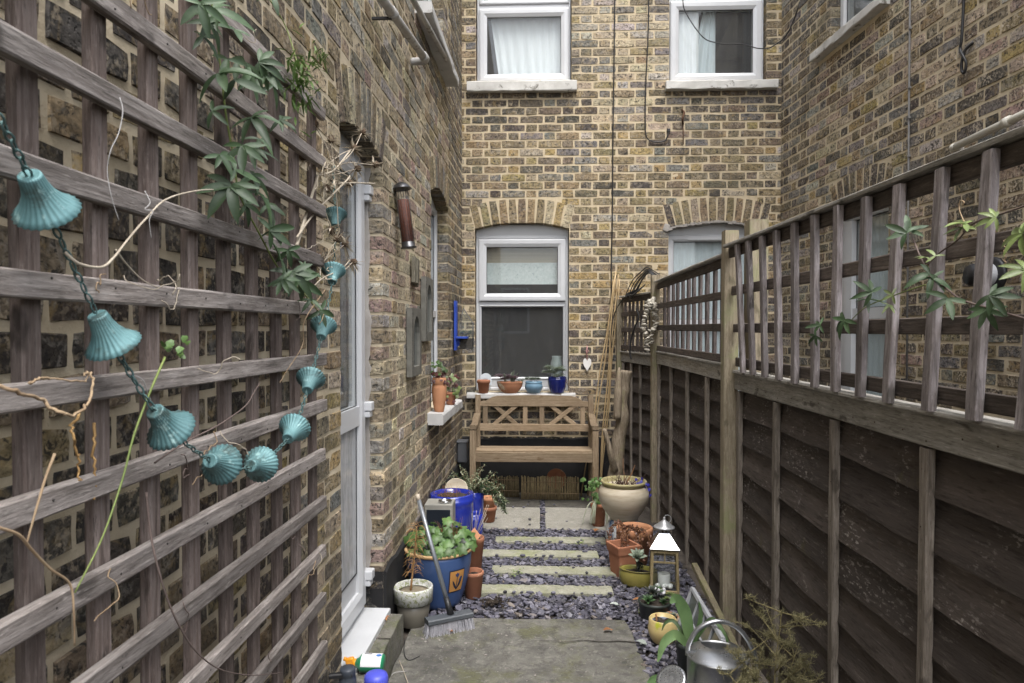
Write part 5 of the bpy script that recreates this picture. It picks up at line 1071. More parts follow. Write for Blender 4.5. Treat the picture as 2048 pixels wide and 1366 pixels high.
# lantern
LW = wood('lantern_wood', (.26, .205, .105), (.38, .315, .185), 'z', bump=.3, dark=(.13, .10, .05)); ln = thing('lantern', 'wooden candle lantern with a polished steel roof beside the fence', 'lantern', (.735, 3.97, .0)); Ml = rotm('Z', -8); LC = Vector((.735, 3.97, .004)); hw = .073
def lp(x, y, z): return LC + Ml @ Vector((x, y, z))
for sx in (-1, 1):
    for sy in (-1, 1): MB().beam(lp(sx * hw * 1.03, sy * hw * 1.03, 0), lp(sx * hw * .94, sy * hw * .94, .258), .015, .015, up=(0, 1, 0), seg=3, jit=.0004, ch=.0015).build('corner_post', LW, ln)
for z_, q in ((.022, 1.0), (.250, .95)):
    for a, b in (((-1, -1), (1, -1)), ((1, -1), (1, 1)), ((1, 1), (-1, 1)), ((-1, 1), (-1, -1))): MB().beam(lp(a[0] * hw * q, a[1] * hw * q, z_), lp(b[0] * hw * q, b[1] * hw * q, z_), .013, .016, up=(0, 0, 1), seg=2, jit=.0003, ch=.0015).build('rail', LW, ln)
for a, b in (((-1, -1), (1, -1)), ((1, -1), (1, 1)), ((1, 1), (-1, 1)), ((-1, 1), (-1, -1))):
    MB().beam(lp(a[0] * hw * .97, a[1] * hw * .97, .190), lp(b[0] * hw * .97, b[1] * hw * .97, .190), .009, .010, up=(0, 0, 1), seg=2, jit=.0003, ch=.001).build('glazing_bar', LW, ln); c_ = ((a[0] + b[0]) / 2 * hw * .96, (a[1] + b[1]) / 2 * hw * .96); MB().beam(lp(*c_, .190), lp(*c_, .248), .008, .008, up=(0, 1, 0), seg=2, jit=.0003, ch=.001).build('glazing_bar', LW, ln)
    g = MB(); g.add([lp(a[0] * hw * .95, a[1] * hw * .95, .03), lp(b[0] * hw * .95, b[1] * hw * .95, .03), lp(b[0] * hw * .92, b[1] * hw * .92, .245), lp(a[0] * hw * .92, a[1] * hw * .92, .245)], [(0, 1, 2, 3)]); g.build('pane', TGL, ln)
m = MB(); m.add([lp(*v) for v in ((-.083, -.083, .262), (.083, -.083, .262), (.083, .083, .262), (-.083, .083, .262), (-.083, -.083, .268), (.083, -.083, .268), (.083, .083, .268), (-.083, .083, .268), (-.036, -.036, .334), (.036, -.036, .334), (.036, .036, .334), (-.036, .036, .334), (-.03, -.03, .345), (.03, -.03, .345), (.03, .03, .345), (-.03, .03, .345))], [(0, 3, 2, 1)] + [(k * 4 + i, k * 4 + (i + 1) % 4, k * 4 + 4 + (i + 1) % 4, k * 4 + 4 + i) for k in range(3) for i in range(4)] + [(12, 13, 14, 15)]); m.build('roof', CHROME, ln)
m = MB()
for k in range(8): a = 6.283 * k / 8; m.tube([lp(.026 * math.cos(a), .026 * math.sin(a), .345), lp(.026 * math.cos(a), .026 * math.sin(a), .372)], .004, 6)
BRUSH = mk('brushed_steel', (.40, .41, .42), (.52, .53, .54), 20, rough=.42, bump=.08, metal=.55, var=0); m.build('vent', BRUSH, ln); MB().lathe([(.03, .370), (.058, .371), (.061, .375), (.057, .379), (.046, .384), (.046, .387), (.034, .393), (.034, .396), (.022, .402), (.021, .406), (.011, .411), (.006, .424), (.007, .430), (.001, .434)], 32, LC).build('cap', BRUSH, ln)
m = MB(); m.tube([lp(.006, 0, .43) + Vector((.022 * math.sin(a) + .012, 0, -.008 + .022 * math.cos(a))) for a in [6.283 * k / 14 for k in range(15)]], .0018, 5); m.build('ring', BRUSH, ln)
WAX = mk('white_wax', (.66, .66, .64), (.76, .76, .75), 8, rough=.5, var=0); m = MB().lathe([(.034, .03), (.036, .034), (.036, .10), (.030, .106), (.027, .098), (.001, .097)], 22, lp(0, 0, 0)); r = random.Random(5)
for k in range(8): m.lathe([(.001, -.014), (.012, -.008), (.015, 0), (.011, .009), (.001, .013)], 10, lp(r.uniform(-.04, .04), r.uniform(-.05, -.02), .045))
m.build('candle', WAX, ln)
# dark pot and dish of succulents
t = pot('dark plastic pot crowded with green and near-black succulents beside the lantern', .615, 3.585, .006, .088, .072, .098, BLACKP, .015, .003, soil=.85); r = random.Random(36); m = MB()
for x, y, z_, q in ((.575, 3.545, .115, .040), (.63, 3.63, .13, .042), (.655, 3.55, .105, .03)): m = MB(); rosette(m, (x, y, z_), q, r, 24, fat=.34, nrm=(-.1, -.45, 1)); m.build('green_rosette', LEAF_DK, t)
m = MB(); rosette(m, (.605, 3.60, .135), .052, r, 28, fat=.24, nrm=(0, -.3, 1)); m.build('dark_rosette', LEAF_BLK, t); m = MB()
for k in range(5): rosette(m, (.66 + r.gauss(0, .025), 3.60 + r.gauss(0, .03), .125), .026, r, 14)
m.build('lime_rosettes', LEAF_YNG, t); m = MB()
for k in range(9): m.box((.645 + r.gauss(0, .018), 3.63 + r.gauss(0, .015), .125 + r.gauss(0, .012)), (.02, .016, .018), rotm('X', r.uniform(0, 90)) @ rotm('Z', r.uniform(0, 90)), .004)
m.build('quartz_lumps', mk('white_quartz', (.50, .50, .52), (.64, .64, .66), 12, rough=.5, var=0), t)
t = pot('shallow terracotta dish with a small grey succulent behind the yellow pot', .665, 3.475, .006, .058, .046, .062, TERRA_OLD, .015, .002, soil=.8); m = MB()
for k in range(3): rosette(m, (.672 + r.gauss(0, .02), 3.46, .072), .03, r, 16)
m.build('foliage', LEAF_SUC, t)
t = pot('small squat yellow glazed pot at the edge of the concrete path', .607, 3.31, .008, .066, .046, .118, YELLOW, .022, -.002, th=.009, belly=lambda q: .047 + .024 * math.sin(q * 2.3), soil=.83); m = MB()
for k in range(5): m.tube([(.607 + .05 * math.cos(a) * (1 - k * .16), 3.31 + .05 * math.sin(a) * (1 - k * .16), .107 + .001 * k) for a in [6.283 * j / 20 for j in range(21)]], .003, 5)
m.build('coiled_wire', mk('blue_grey_wire', (.16, .20, .27), (.26, .30, .38), 10, rough=.5, var=0), t); m = MB(); m.tube([(.580, 3.30, .09), (.572, 3.295, .150)], .004, 6); m.build('stick', RUST, t)
# tulip leaves
t = pot('dark plastic pot with broad drooping green leaves behind the watering can', .662, 2.985, .004, .058, .045, .155, BLACKP, .018, .003, soil=.85); m = MB()
def strap(pts, wmax, n=6, tw=0.0):
    c_ = curve(pts, n); k = len(c_); vs = []
    for i, p in enumerate(c_):
        d = (c_[min(i + 1, k - 1)] - c_[max(i - 1, 0)]).normalized(); s_ = d.cross(Vector((.2, -1, .35))).normalized(); h = wmax / 2 * max(.10, math.sin(math.pi * (.10 + .88 * i / (k - 1))) ** .7); up = s_.cross(d).normalized(); vs += [p - s_ * h + up * h * .3, p, p + s_ * h + up * h * .3]
    m.add(vs, [(i * 3, i * 3 + 1, i * 3 + 4, i * 3 + 3) for i in range(k - 1)] + [(i * 3 + 1, i * 3 + 2, i * 3 + 5, i * 3 + 4) for i in range(k - 1)], True)
strap([(.665, 2.98, .13), (.655, 2.99, .22), (.640, 3.0, .29), (.605, 2.99, .345), (.575, 2.97, .335)], .058); strap([(.655, 2.98, .14), (.60, 2.96, .20), (.545, 2.94, .175), (.515, 2.92, .10)], .042); strap([(.67, 2.98, .13), (.715, 2.97, .22), (.755, 2.96, .27), (.80, 2.93, .22), (.82, 2.92, .15)], .020); strap([(.655, 2.985, .14), (.63, 3.0, .20), (.60, 3.02, .235), (.565, 3.02, .225), (.55, 3.02, .19)], .016); strap([(.668, 2.97, .13), (.69, 2.95, .22), (.70, 2.94, .30), (.69, 2.93, .36)], .022)
m.build('leaves', LEAF_TUL, t)
m = MB()
for k in range(4): strap([(.60, 2.72 + .03 * k, .03), (.56 - .02 * k, 2.74 + .02 * k, .09), (.50 - .015 * k, 2.72 + .02 * k, .07), (.46, 2.70, .02 + .01 * k)], .030)
single(m, 'leaf_clump', LEAF_TUL, 'clump of green strap leaves on the slate beside the watering can rose', 'plant')
# leaning grey window frame and batten
GREYP = mk('grey_painted_frame', (.30, .31, .33), (.40, .41, .43), 9, rough=.6, bump=.2, var=.04); t = thing('old_window_frame', 'small grey glazed frame leaning on its side against the fence', 'frame', (.735, 3.13, .0))
def wf(s_, h_, o=0.0): return Vector((.70 + .075 * h_ - .0 + o * -.947, 2.86 + (3.42 - 2.86) * s_, .012 + .215 * h_ + o * .33))
for a, b in (((0, 0), (1, 0)), ((0, 1), (1, 1)), ((0, 0), (0, 1)), ((1, 0), (1, 1))): MB().beam(wf(*a), wf(*b), .020, .020, up=(.947, 0, -.33), seg=3, jit=.0004).build('frame_bar', GREYP, t)
for s_ in (.25, .5, .75): MB().beam(wf(s_, 0), wf(s_, 1), .009, .010, up=(.947, 0, -.33), seg=2, jit=.0003, ch=.001).build('glazing_bar', GREYP, t)
MB().beam(wf(0, .5), wf(1, .5), .009, .010, up=(.947, 0, -.33), seg=2, jit=.0003, ch=.001).build('glazing_bar', GREYP, t)
g = MB(); g.add([wf(.02, .03, -.002), wf(.98, .03, -.002), wf(.98, .97, -.002), wf(.02, .97, -.002)], [(0, 1, 2, 3)]); g.build('pane', mk('dusty_dark_glass', (.07, .085, .08), (.11, .125, .12), 6, rough=.18, bump=.05, var=0, spec=.6), t)
m = MB(); m.beam((.815, 3.56, .30), (.865, 2.72, .09), .030, .026, seg=6, jit=.002); single(m, 'timber_batten', wood('mossy_batten', (.15, .125, .080), (.235, .205, .140), 'y', moss=(.145, .145, .055), moss_at=.5), 'loose mossy timber batten leaning along the foot of the fence', 'batten')
# watering can
GALV = mk('galvanised_steel', (.30, .31, .32), (.43, .44, .45), 14, rough=.24, r2=.42, bump=.10, bdist=.001, metal=.9, var=0, spot=(.62, .63, .64), spot_at=.6, spot_scale=40); wc = thing('watering_can', 'galvanised steel watering can with a hooped handle beside the spiky bush', 'watering can', (.705, 2.68, .0)); WX, WY = .705, 2.68
MB().lathe([(.112, 0), (.118, .004), (.1195, .012), (.117, .016), (.116, .115), (.1185, .118), (.1185, .124), (.116, .127), (.116, .238), (.120, .242), (.120, .248), (.115, .249), (.113, .240), (.110, .10), (.001, .10)], 44, (WX, WY, .004)).build('body', GALV, wc)
m = MB(); n = 24; vs = []
for i in range(7):
    t_ = i / 6
    for k in range(n + 1): a = R(162 + 216 * k / n); q = .117 * (1 - .52 * t_); vs.append((WX + q * math.cos(a), WY + q * math.sin(a) + .035 * t_, .250 + .030 * math.sin(t_ * 1.5)))
m.add(vs, [(i * (n + 1) + k, i * (n + 1) + k + 1, (i + 1) * (n + 1) + k + 1, (i + 1) * (n + 1) + k) for i in range(6) for k in range(n)], True); m.build('hood', GALV, wc)
m = MB(); m.tube(curve([(WX - .112, WY + .02, .235), (WX - .105, WY + .02, .285), (WX - .065, WY + .02, .345), (WX + .01, WY + .02, .372), (WX + .085, WY + .02, .345), (WX + .135, WY + .01, .275), (WX + .155, WY, .19), (WX + .118, WY, .10)], 7), .0095, 10); m.build('handle', GALV, wc)
m = MB(); m.tube(curve([(WX - .10, WY - .01, .055), (WX - .145, WY - .02, .10), (WX - .178, WY - .03, .152)], 5), [.021, .020, .019, .018, .017, .016, .016, .015, .015, .014, .014], 12); m.build('spout', GALV, wc)
Mr = align((-.42, -.42, .80)); RC = Vector((WX - .186, WY - .045, .166)); MB().lathe([(.015, -.03), (.030, -.012), (.056, .004), (.060, .007), (.059, .011), (.048, .013), (.044, .0115), (.036, .0145), (.031, .013), (.022, .016), (.018, .0145), (.008, .0165), (.001, .0165)], 36, RC, Mr).build('rose', GALV, wc)
m = MB()
for ring_, q in ((8, .013), (13, .025), (20, .040), (26, .052)):
    for k in range(ring_): a = 6.283 * k / ring_; m.lathe([(.0016, .0), (.001, .0022)], 5, RC + Mr @ Vector((q * math.cos(a), q * math.sin(a), .0135)), Mr)
m.build('rose_holes', BLACK, wc)
# spiky dry bush
gb = thing('spiky_bush', 'dry spiny olive-brown bush in front of the fence behind the watering can', 'bush', (.79, 2.30, .0)); MB().lathe(prof(.11, .085, .20, .03, .005), 28, (.79, 2.30, .004)).build('pot', BLACKP, gb)
r = random.Random(41); st_ = MB(); sp = MB()
def spiny(base, d, L, r0, lvl):
    pts = twig(st_, base, d, L, r0, r, .28, 5, 8)
    for i in range(1, len(pts)):
        for q in range(4 if lvl == 0 else 4):
            p = pts[i - 1].lerp(pts[i], r.random()); v = Vector((r.gauss(0, 1), r.gauss(0, 1), r.gauss(.5, .7))).normalized(); l = r.uniform(.010, .024); e = p + v * l; h = .0008; s_ = v.orthogonal().normalized() * h; s2 = v.cross(s_).normalized() * h
            sp.add([p + s_, p - s_ * .5 + s2, p - s_ * .5 - s2, e], [(0, 1, 3), (1, 2, 3), (2, 0, 3)])
            if r.random() < .6:
                for _ in range(2): v2 = (v + Vector((r.gauss(0, .8), r.gauss(0, .8), r.gauss(0, .8)))).normalized(); pm = p.lerp(e, .55); e2 = pm + v2 * l * .6; sp.add([pm + s_ * .8, pm - s_ * .4 + s2 * .8, pm - s_ * .4 - s2 * .8, e2], [(0, 1, 3), (1, 2, 3), (2, 0, 3)])
        if lvl < 2 and i > (1 if lvl == 0 else 2):
            for _ in range(2 if lvl == 0 else (1 if r.random() < .4 else 0)):
                v = Vector((r.gauss(0, .75), r.gauss(0, .6), r.gauss(.45, .35))).normalized(); spiny(pts[i], v, L * r.uniform(.22, .38), r0 * .55, lvl + 1)
for d, L in (((.06, -.05, 1), .42), ((-.30, -.08, 1), .28), ((.22, .02, 1), .30), ((-.80, -.10, .75), .26), ((.42, .02, .75), .22), ((-.5, -.25, .7), .20)): spiny((.79 + r.uniform(-.02, .02), 2.30, .17), d, L, .0042, 0)
st_.build('stems', mk('olive_stem', (.15, .125, .055), (.26, .22, .11), 14, rough=.85, var=0), gb); sp.build('spines', leaf_mat('dry_olive_spine', (.135, .122, .055), (.26, .235, .125), .8), gb, kind='stuff')

# ---------------------------------------------------------------- pots on the left
t = thing('plant_pot', 'large blue pot with an orange tulip tile and lobed green leaves', 'pot', (-.548, 3.755, 0)); PX, PY = -.548, 3.755
def pr(z): q = z / .30; return .118 + .062 * math.sin(min(1, q * 1.02) * 1.62) + .002
MB().lathe([(.105, .0), (.116, .004)] + [(pr(.292 * k / 16), .292 * k / 16 + .006) for k in range(1, 17)], 48, (PX, PY, .004)).build('pot', BLUEPOT, t)
MB().lathe([(.180, .2975), (.189, .302), (.191, .310), (.187, .317), (.174, .317), (.168, .308), (.160, .27), (.001, .268)], 48, (PX, PY, .004)).build('rim', TANRIM, t)
def surf(s_, z_, o): a = R(-90 + 43) + s_ / .178; q = pr(z_ - .006) + o; return (PX + q * math.cos(a), PY + q * math.sin(a), z_ + .004)
def patch(poly, o, mat, name, par):
    m = MB(); n = len(poly); cx = sum(p[0] for p in poly) / n; cy = sum(p[1] for p in poly) / n
    m.add([surf(*p, o) for p in poly] + [surf(cx, cy, o)], [(k, (k + 1) % n, n) for k in range(n)]); return m.build(name, mat, par)
INK = mk('blue_black_ink', (.012, .016, .030), (.02, .026, .045), 8, rough=.4, bump=0, var=0); TORG = mk('orange_tile', (.42, .20, .055), (.50, .25, .075), 8, rough=.45, bump=.1, var=0); TBL = mk('tulip_blue', (.025, .045, .12), (.04, .065, .16), 8, rough=.4, bump=0, var=0)
def grid(x0, x1, z0, z1, o, mat, name, par, n=8):
    m = MB(); m.add([surf(x0 + (x1 - x0) * i / n, z0 + (z1 - z0) * j_ / n, o) for j_ in range(n + 1) for i in range(n + 1)], [(j_ * (n + 1) + i, j_ * (n + 1) + i + 1, (j_ + 1) * (n + 1) + i + 1, (j_ + 1) * (n + 1) + i) for j_ in range(n) for i in range(n)]); return m.build(name, mat, par)
tile = grid(-.050, .050, .105, .232, .0015, INK, 'tile', t); grid(-.045, .045, .111, .226, .0030, TORG, 'tile_field', tile)
patch([(-.004, .192), (-.012, .200), (-.015, .212), (-.008, .209), (-.003, .218), (.003, .210), (.009, .214), (.010, .202), (.004, .192)], .0045, TBL, 'tulip_flower', tile); patch([(-.002, .122), (-.004, .155), (-.003, .193), (.001, .193), (.001, .155), (.003, .122)], .0043, INK, 'tulip_stem', tile)
patch([(.0, .120), (-.016, .136), (-.026, .156), (-.030, .178), (-.018, .164), (-.006, .142)], .0044, INK, 'tulip_leaf', tile); patch([(.0, .120), (.014, .134), (.024, .150), (.031, .180), (.034, .196), (.020, .178), (.007, .150)], .0044, INK, 'tulip_leaf', tile); patch([(.010, .172), (.018, .190), (.030, .192), (.026, .176), (.018, .166)], .0047, TBL, 'tulip_flower', tile)
r = random.Random(51); m = MB(); sm_ = MB()
for k in range(105):
    a = r.random() * 6.283; q = math.sqrt(r.random()) * .195; x, y = PX + .012 + q * math.cos(a) * 1.02, PY + q * math.sin(a) * .95; z_ = .335 + .115 * (1 - (q / .2) ** 2) * r.uniform(.4, 1.05) + r.uniform(-.025, .02)
    if x < xl(y) + .02: continue
    lobed(m, (x, y, z_), (math.cos(a) * q * 3.2 + r.gauss(0, .3), math.sin(a) * q * 3.2 - .45 + r.gauss(0, .3), .9), r.uniform(.022, .044), r, 5, .35); sm_.tube([(PX + (x - PX) * .3, PY + (y - PY) * .3, .27), (PX + (x - PX) * .75, PY + (y - PY) * .75, (z_ + .29) / 2), (x, y, z_)], .0016, 4)
m.build('foliage', LEAF_HEU, t); sm_.build('leaf_stalks', GRN_STEM, t); m = MB()
for k in range(14): lobed(m, (PX + r.gauss(0, .07), PY - .06 + r.gauss(0, .05), .36 + r.uniform(-.02, .03)), (r.gauss(0, .3), -.8, .6), r.uniform(.02, .034), r, 6, .4)
m.build('dark_leaves', LEAF_BLK, t); m = MB()
for k in range(70): twig(m, (PX + .055 + r.gauss(0, .02), PY + .06 + r.gauss(0, .015), .33), (r.gauss(0, .5), r.gauss(-.1, .4), 1), r.uniform(.07, .15), .0018, r, .35, 4, 3)
m.build('dry_stalks', RUST, t)
t = thing('plant_pot', 'grey pot with a leaf-patterned band and a dead seedling beside the step', 'pot', (-.636, 3.462, .0)); c_ = (-.636, 3.462, .012)
MB().lathe([(.066, 0), (.070, .004), (.080, .06), (.088, .118)], 40, c_).build('pot', GREYGL, t); MB().lathe([(.088, .1175), (.0985, .120), (.101, .190), (.099, .196), (.091, .197), (.086, .190), (.080, .165), (.001, .164)], 40, c_).build('patterned_band', BAND, t); MB().lathe([(.001, .172), (.05, .171), (.082, .168)], 24, c_).build('soil', mk('pale_grit', (.17, .14, .095), (.26, .225, .16), 30, rough=1, bump=.8, var=0), t)
m = MB(); r = random.Random(52); pts = twig(m, (-.650, 3.462, .18), (.08, .0, 1), .34, .006, r, .15, 7, 10)
for i in range(3, len(pts)):
    for k in range(12): a = r.random() * 6.283; e = pts[i] + Vector((0, 0, r.uniform(-.015, .015))); m.tube(curve([e, e + Vector((.03 * math.cos(a), .03 * math.sin(a), .008)), e + Vector((.055 * math.cos(a), .055 * math.sin(a), -.014))], 3), .0011, 3)
m.build('dead_seedling', mk('dead_needle', (.26, .14, .055), (.42, .25, .11), 20, rough=.9, var=0), t)
# broom
br = thing('broom', 'grey broom with pale bristles leaning on the blue pot', 'broom', (-.44, 3.36, .02)); A, B = Vector((-.545, 3.315, .085)), Vector((-.335, 3.43, .085)); D = (B - A).normalized()
MB().beam(A, B, .062, .026, up=(0, 0, 1), seg=4, jit=.0003, ch=.005).build('head', mk('slate_plastic', (.055, .062, .07), (.075, .082, .09), 6, rough=.5, var=0), br); m = MB(); r = random.Random(53); sd_ = D.cross(Vector((0, 0, 1)))
for k in range(620):
    s_ = r.random(); q = r.uniform(-.026, .026); p = A.lerp(B, s_) + sd_ * q + Vector((0, 0, -.010)); fl = D * ((s_ - .5) * .022) + sd_ * (q * .45 + r.uniform(-.004, .004)) + Vector((0, 0, -.062)); m.tube([p, p + fl * .6, p + fl + Vector((r.gauss(0, .003), r.gauss(0, .003), 0))], .0011, 3, False)
m.build('bristles', mk('grey_bristle', (.34, .34, .37), (.50, .49, .52), 30, rough=.7, var=0), br, kind='stuff')
H0, H1 = Vector((-.432, 3.378, .095)), Vector((-.632, 3.555, .655)); MB().tube([H0, H0.lerp(H1, .14)], [.017, .0135], 12).build('socket', BLACK, br); MB().tube([H0.lerp(H1, .12), H0.lerp(H1, .55), H0.lerp(H1, .955)], .0115, 12).build('handle', mk('scratched_steel_tube', (.19, .205, .225), (.27, .285, .30), 12, rough=.38, metal=.5, bump=.1, spot=(.55, .55, .55), spot_at=.64, spot_scale=16, var=0), br); MB().tube([H0.lerp(H1, .95), H0.lerp(H1, 1.0)], .0122, 12).build('grip', mk('tan_cap', (.38, .32, .25), (.46, .40, .32), 9, var=0), br)
# terracotta and blue pots behind
pot('terracotta pot on the slate beside the tulip-tile pot', -.362, 3.825, .010, .060, .043, .150, TERRA, .022, .003)
t = pot('tall terracotta pot behind the green leaves with a broken shard and dry stalks', -.402, 4.22, .008, .072, .052, .225, TERRA, .03, .003, soil=.9); m = MB()
for k in range(9): m.tube([(-.40, 4.20, .20), (-.40 + r.uniform(.0, .10), 4.18 + r.uniform(-.04, .04), .36 + r.uniform(-.05, .08))], .0016, 4)
m.build('dry_stalks', STRAW, t); m = MB(); n = 12; m.add([Vector((-.385, 4.14, .235)) + rotm('Y', -38) @ rotm('Z', 20) @ Vector(((.045 + .004 * j_) * math.cos(R(200 + 140 * k / n)), (.045 + .004 * j_) * math.sin(R(200 + 140 * k / n)), z_)) for j_ in (0, 1) for z_ in (0, .062) for k in range(n + 1)], [(k, k + 1, n + 2 + k, n + 1 + k) for k in range(n)] + [(2 * n + 2 + k + 1, 2 * n + 2 + k, 3 * n + 3 + k, 3 * n + 4 + k) for k in range(n)] + [(n + 1 + k, n + 2 + k, 3 * n + 4 + k, 3 * n + 3 + k) for k in range(n)]); m.build('broken_shard', TERRA_P, t)
t = pot('largest cobalt blue glazed jar behind the grey metal box', -.575, 4.56, .0, .148, .088, .425, COBALT, .034, -.006, th=.030, belly=lambda q: .092 + .053 * math.sin(min(1, q * 1.04) * 1.9), soil=.93); m = MB(); r = random.Random(54)
for k in range(50): twig(m, (-.575 + r.gauss(0, .05), 4.56 + r.gauss(0, .045), .39), (r.gauss(0, .6), r.gauss(0, .6), 1), r.uniform(.04, .11), .0018, r, .7, 4, 4)
m.build('dead_stems', RUST, t)
t = pot('smaller cobalt blue pot holding a bushy variegated shrub left of the bench', -.475, 4.985, .006, .078, .055, .33, COBALT, .022, -.003, th=.014, belly=lambda q: .058 + .024 * math.sin(q * 1.9), soil=.92, name='potted_shrub', cat='pot'); m = MB(); ms = MB(); md = MB(); r = random.Random(55)
for k in range(34):
    a = r.random() * 6.283; d = Vector((math.cos(a) * .9 + (.25 if k % 3 == 0 else 0), math.sin(a) * .5 - .1, r.uniform(.3, 1.3))); L = r.uniform(.12, .26); pts = twig(ms, (-.475, 4.985, .31), d, L, .003, r, .5, 4, 7)
    for i in range(1, 8):
        for q in range(7):
            p = pts[i - 1].lerp(pts[i], r.random()); blade(m if r.random() < .5 else md, p, Vector((r.gauss(0, 1), r.gauss(0, 1), r.gauss(.3, .7))), r.uniform(.016, .032), .008, .2, seg=3)
for k in range(7):
    pts = curve([(-.46, 4.97, .33), (-.38 + r.uniform(-.03, .03), 4.93, .37 + r.uniform(-.04, .05)), (-.29 + r.uniform(-.03, .03), 4.90, .33 + r.uniform(-.06, .04)), (-.23 + r.uniform(-.03, .02), 4.88, .25 + r.uniform(-.06, .04))], 7); ms.tube(pts, .002, 4)
    for p in pts[4:]:
        for q in range(9): blade(md if r.random() < .6 else m, p, Vector((r.gauss(.2, 1), r.gauss(0, 1), r.gauss(-.1, .7))), r.uniform(.014, .028), .007, .2, seg=3)
ms.build('stems', STEM, t); m.build('pale_foliage', LEAF_VAR, t); md.build('green_foliage', LEAF_DK, t)
pot('low cobalt blue pot tucked in front of the other blue pots', -.452, 4.735, .006, .072, .05, .235, COBALT, .026, -.004, th=.016, belly=lambda q: .055 + .020 * math.sin(q * 2.2))
pot('lower terracotta pot of the stack of two on the flagstone', -.385, 5.335, .016, .066, .048, .118, TERRA, .030, .004, soil=.55); pot('upper terracotta pot nested in the stack of two', -.388, 5.345, .088, .055, .042, .118, TERRA_P, .026, .003)
t = thing('metal_box', 'grey metal box with a dark front standing against the left wall', 'box', (-.617, 4.29, 0)); MB().bb(-.705, -.528, 4.215, 4.37, .005, .432, .004).build('case', mk('weathered_zinc', (.20, .195, .17), (.29, .28, .25), 9, rough=.6, bump=.25, var=0), t); MB().bb(-.690, -.543, 4.209, 4.2145, .06, .40).build('front_panel', mk('blue_black_panel', (.010, .014, .020), (.018, .022, .03), 6, rough=.35, var=0), t)
m = MB(); m.lathe([(.036, 0), (.041, .002), (.043, .012), (.041, .015), (.037, .012), (.034, .004), (.001, .003)], 28, (-.582, 4.27, .4325)); single(m, 'steel_dish', CHROME, 'small shiny steel dish on top of the grey metal box', 'dish')
m = MB().lathe([(.001, 0), (.062, 0), (.078, .018), (.082, .019), (.080, .010), (.064, -.006), (.001, -.006)], 28, (-.575, 4.80, .385), rotm('X', 60) @ rotm('Y', 8)); single(m, 'terracotta_saucer', CREAM, 'pale saucer tilted behind the largest blue jar', 'saucer')
# bottles on the step
sb = thing('spray_bottle', 'green and white spray bottle with an orange trigger lying on the step', 'bottle', (-.69, 2.69, .15)); Ms = rotm('Y', 90) @ rotm('Z', 0); bp = Vector((-.728, 2.69, .186)); GRN = mk('green_plastic', (.012, .16, .075), (.02, .22, .10), 5, rough=.3, var=0, bump=0); ORG = mk('orange_plastic', (.62, .24, .012), (.70, .30, .02), 5, rough=.35, var=0, bump=0)
MB().lathe([(.012, 0), (.015, .002), (.020, .012), (.032, .022), (.034, .03), (.034, .108), (.030, .114), (.001, .115)], 28, bp, Ms, 1.0, 1.15).build('body', GRN, sb)
m = MB(); n = 18; m.add([bp + Ms @ Vector(((.0348) * math.cos(a), (.0348) * 1.15 * math.sin(a), z_)) for z_ in (.028, .108) for a in [R(95 + 170 * k / n) for k in range(n + 1)]], [(k, k + 1, n + 2 + k, n + 1 + k) for k in range(n)], True); lab = m.build('label_sheet', mk('white_label', (.66, .66, .66), (.74, .74, .74), 5, rough=.4, var=0, bump=0), sb)
m = MB(); m.prism([(.011 * math.cos(6.283 * k / 14), .008 * math.sin(6.283 * k / 14)) for k in range(14)], 0, .0012, (-.632, 2.683, .2208)); m.build('blue_badge', mk('badge_blue', (.03, .13, .42), (.05, .18, .5), 5, rough=.4, var=0, bump=0), lab); m = MB(); m.bb(-.692, -.662, 2.69, 2.70, .2205, .2225); m.build('grey_badge', mk('badge_grey', (.2, .2, .21), (.26, .26, .27), 5, var=0, bump=0), lab)
m = MB(); m.tube([bp + Vector((.008, 0, 0)), bp + Vector((-.012, 0, 0))], .016, 12); m.box(bp + Vector((-.022, 0, .006)), (.034, .024, .026), rotm('Y', -18), .004); m.box(bp + Vector((-.014, -.004, -.026)), (.012, .014, .045), rotm('Y', 25), .003); m.tube([bp + Vector((-.036, 0, .012)), bp + Vector((-.048, 0, .016))], .008, 10); m.build('trigger', ORG, sb)
t = thing('lidded_tub', 'tub with a domed violet-blue lid at the bottom edge of the picture', 'tub', (-.600, 2.50, .012)); MB().lathe([(.034, 0), (.036, .003), (.039, .19), (.036, .195)], 28, (-.600, 2.50, .012)).build('body', mk('white_plastic_tub', (.6, .6, .6), (.68, .68, .68), 5, rough=.4, var=0), t); MB().lathe([(.043, .185), (.0445, .19), (.0445, .215), (.040, .226), (.028, .233), (.001, .236)], 32, (-.600, 2.50, .012)).build('lid', mk('violet_blue_plastic', (.055, .065, .42), (.075, .09, .52), 5, rough=.4, var=0, bump=0), t)
t = thing('sprayer_head', 'dark blue-grey pump sprayer top at the bottom edge left of the lidded tub', 'sprayer', (-.70, 2.46, .15)); DNV = mk('dark_slate_plastic', (.035, .042, .055), (.055, .062, .075), 5, rough=.45, var=0, bump=0); MB().lathe([(.030, 0), (.031, .004), (.031, .09), (.026, .10), (.028, .104), (.029, .124), (.025, .130), (.001, .131)], 26, (-.695, 2.46, .152)).build('cap', DNV, t); m = MB(); m.beam((-.675, 2.45, .262), (-.765, 2.44, .258), .022, .018, seg=4, jit=.0004, ch=.004); m.build('lever', BLACK, t)

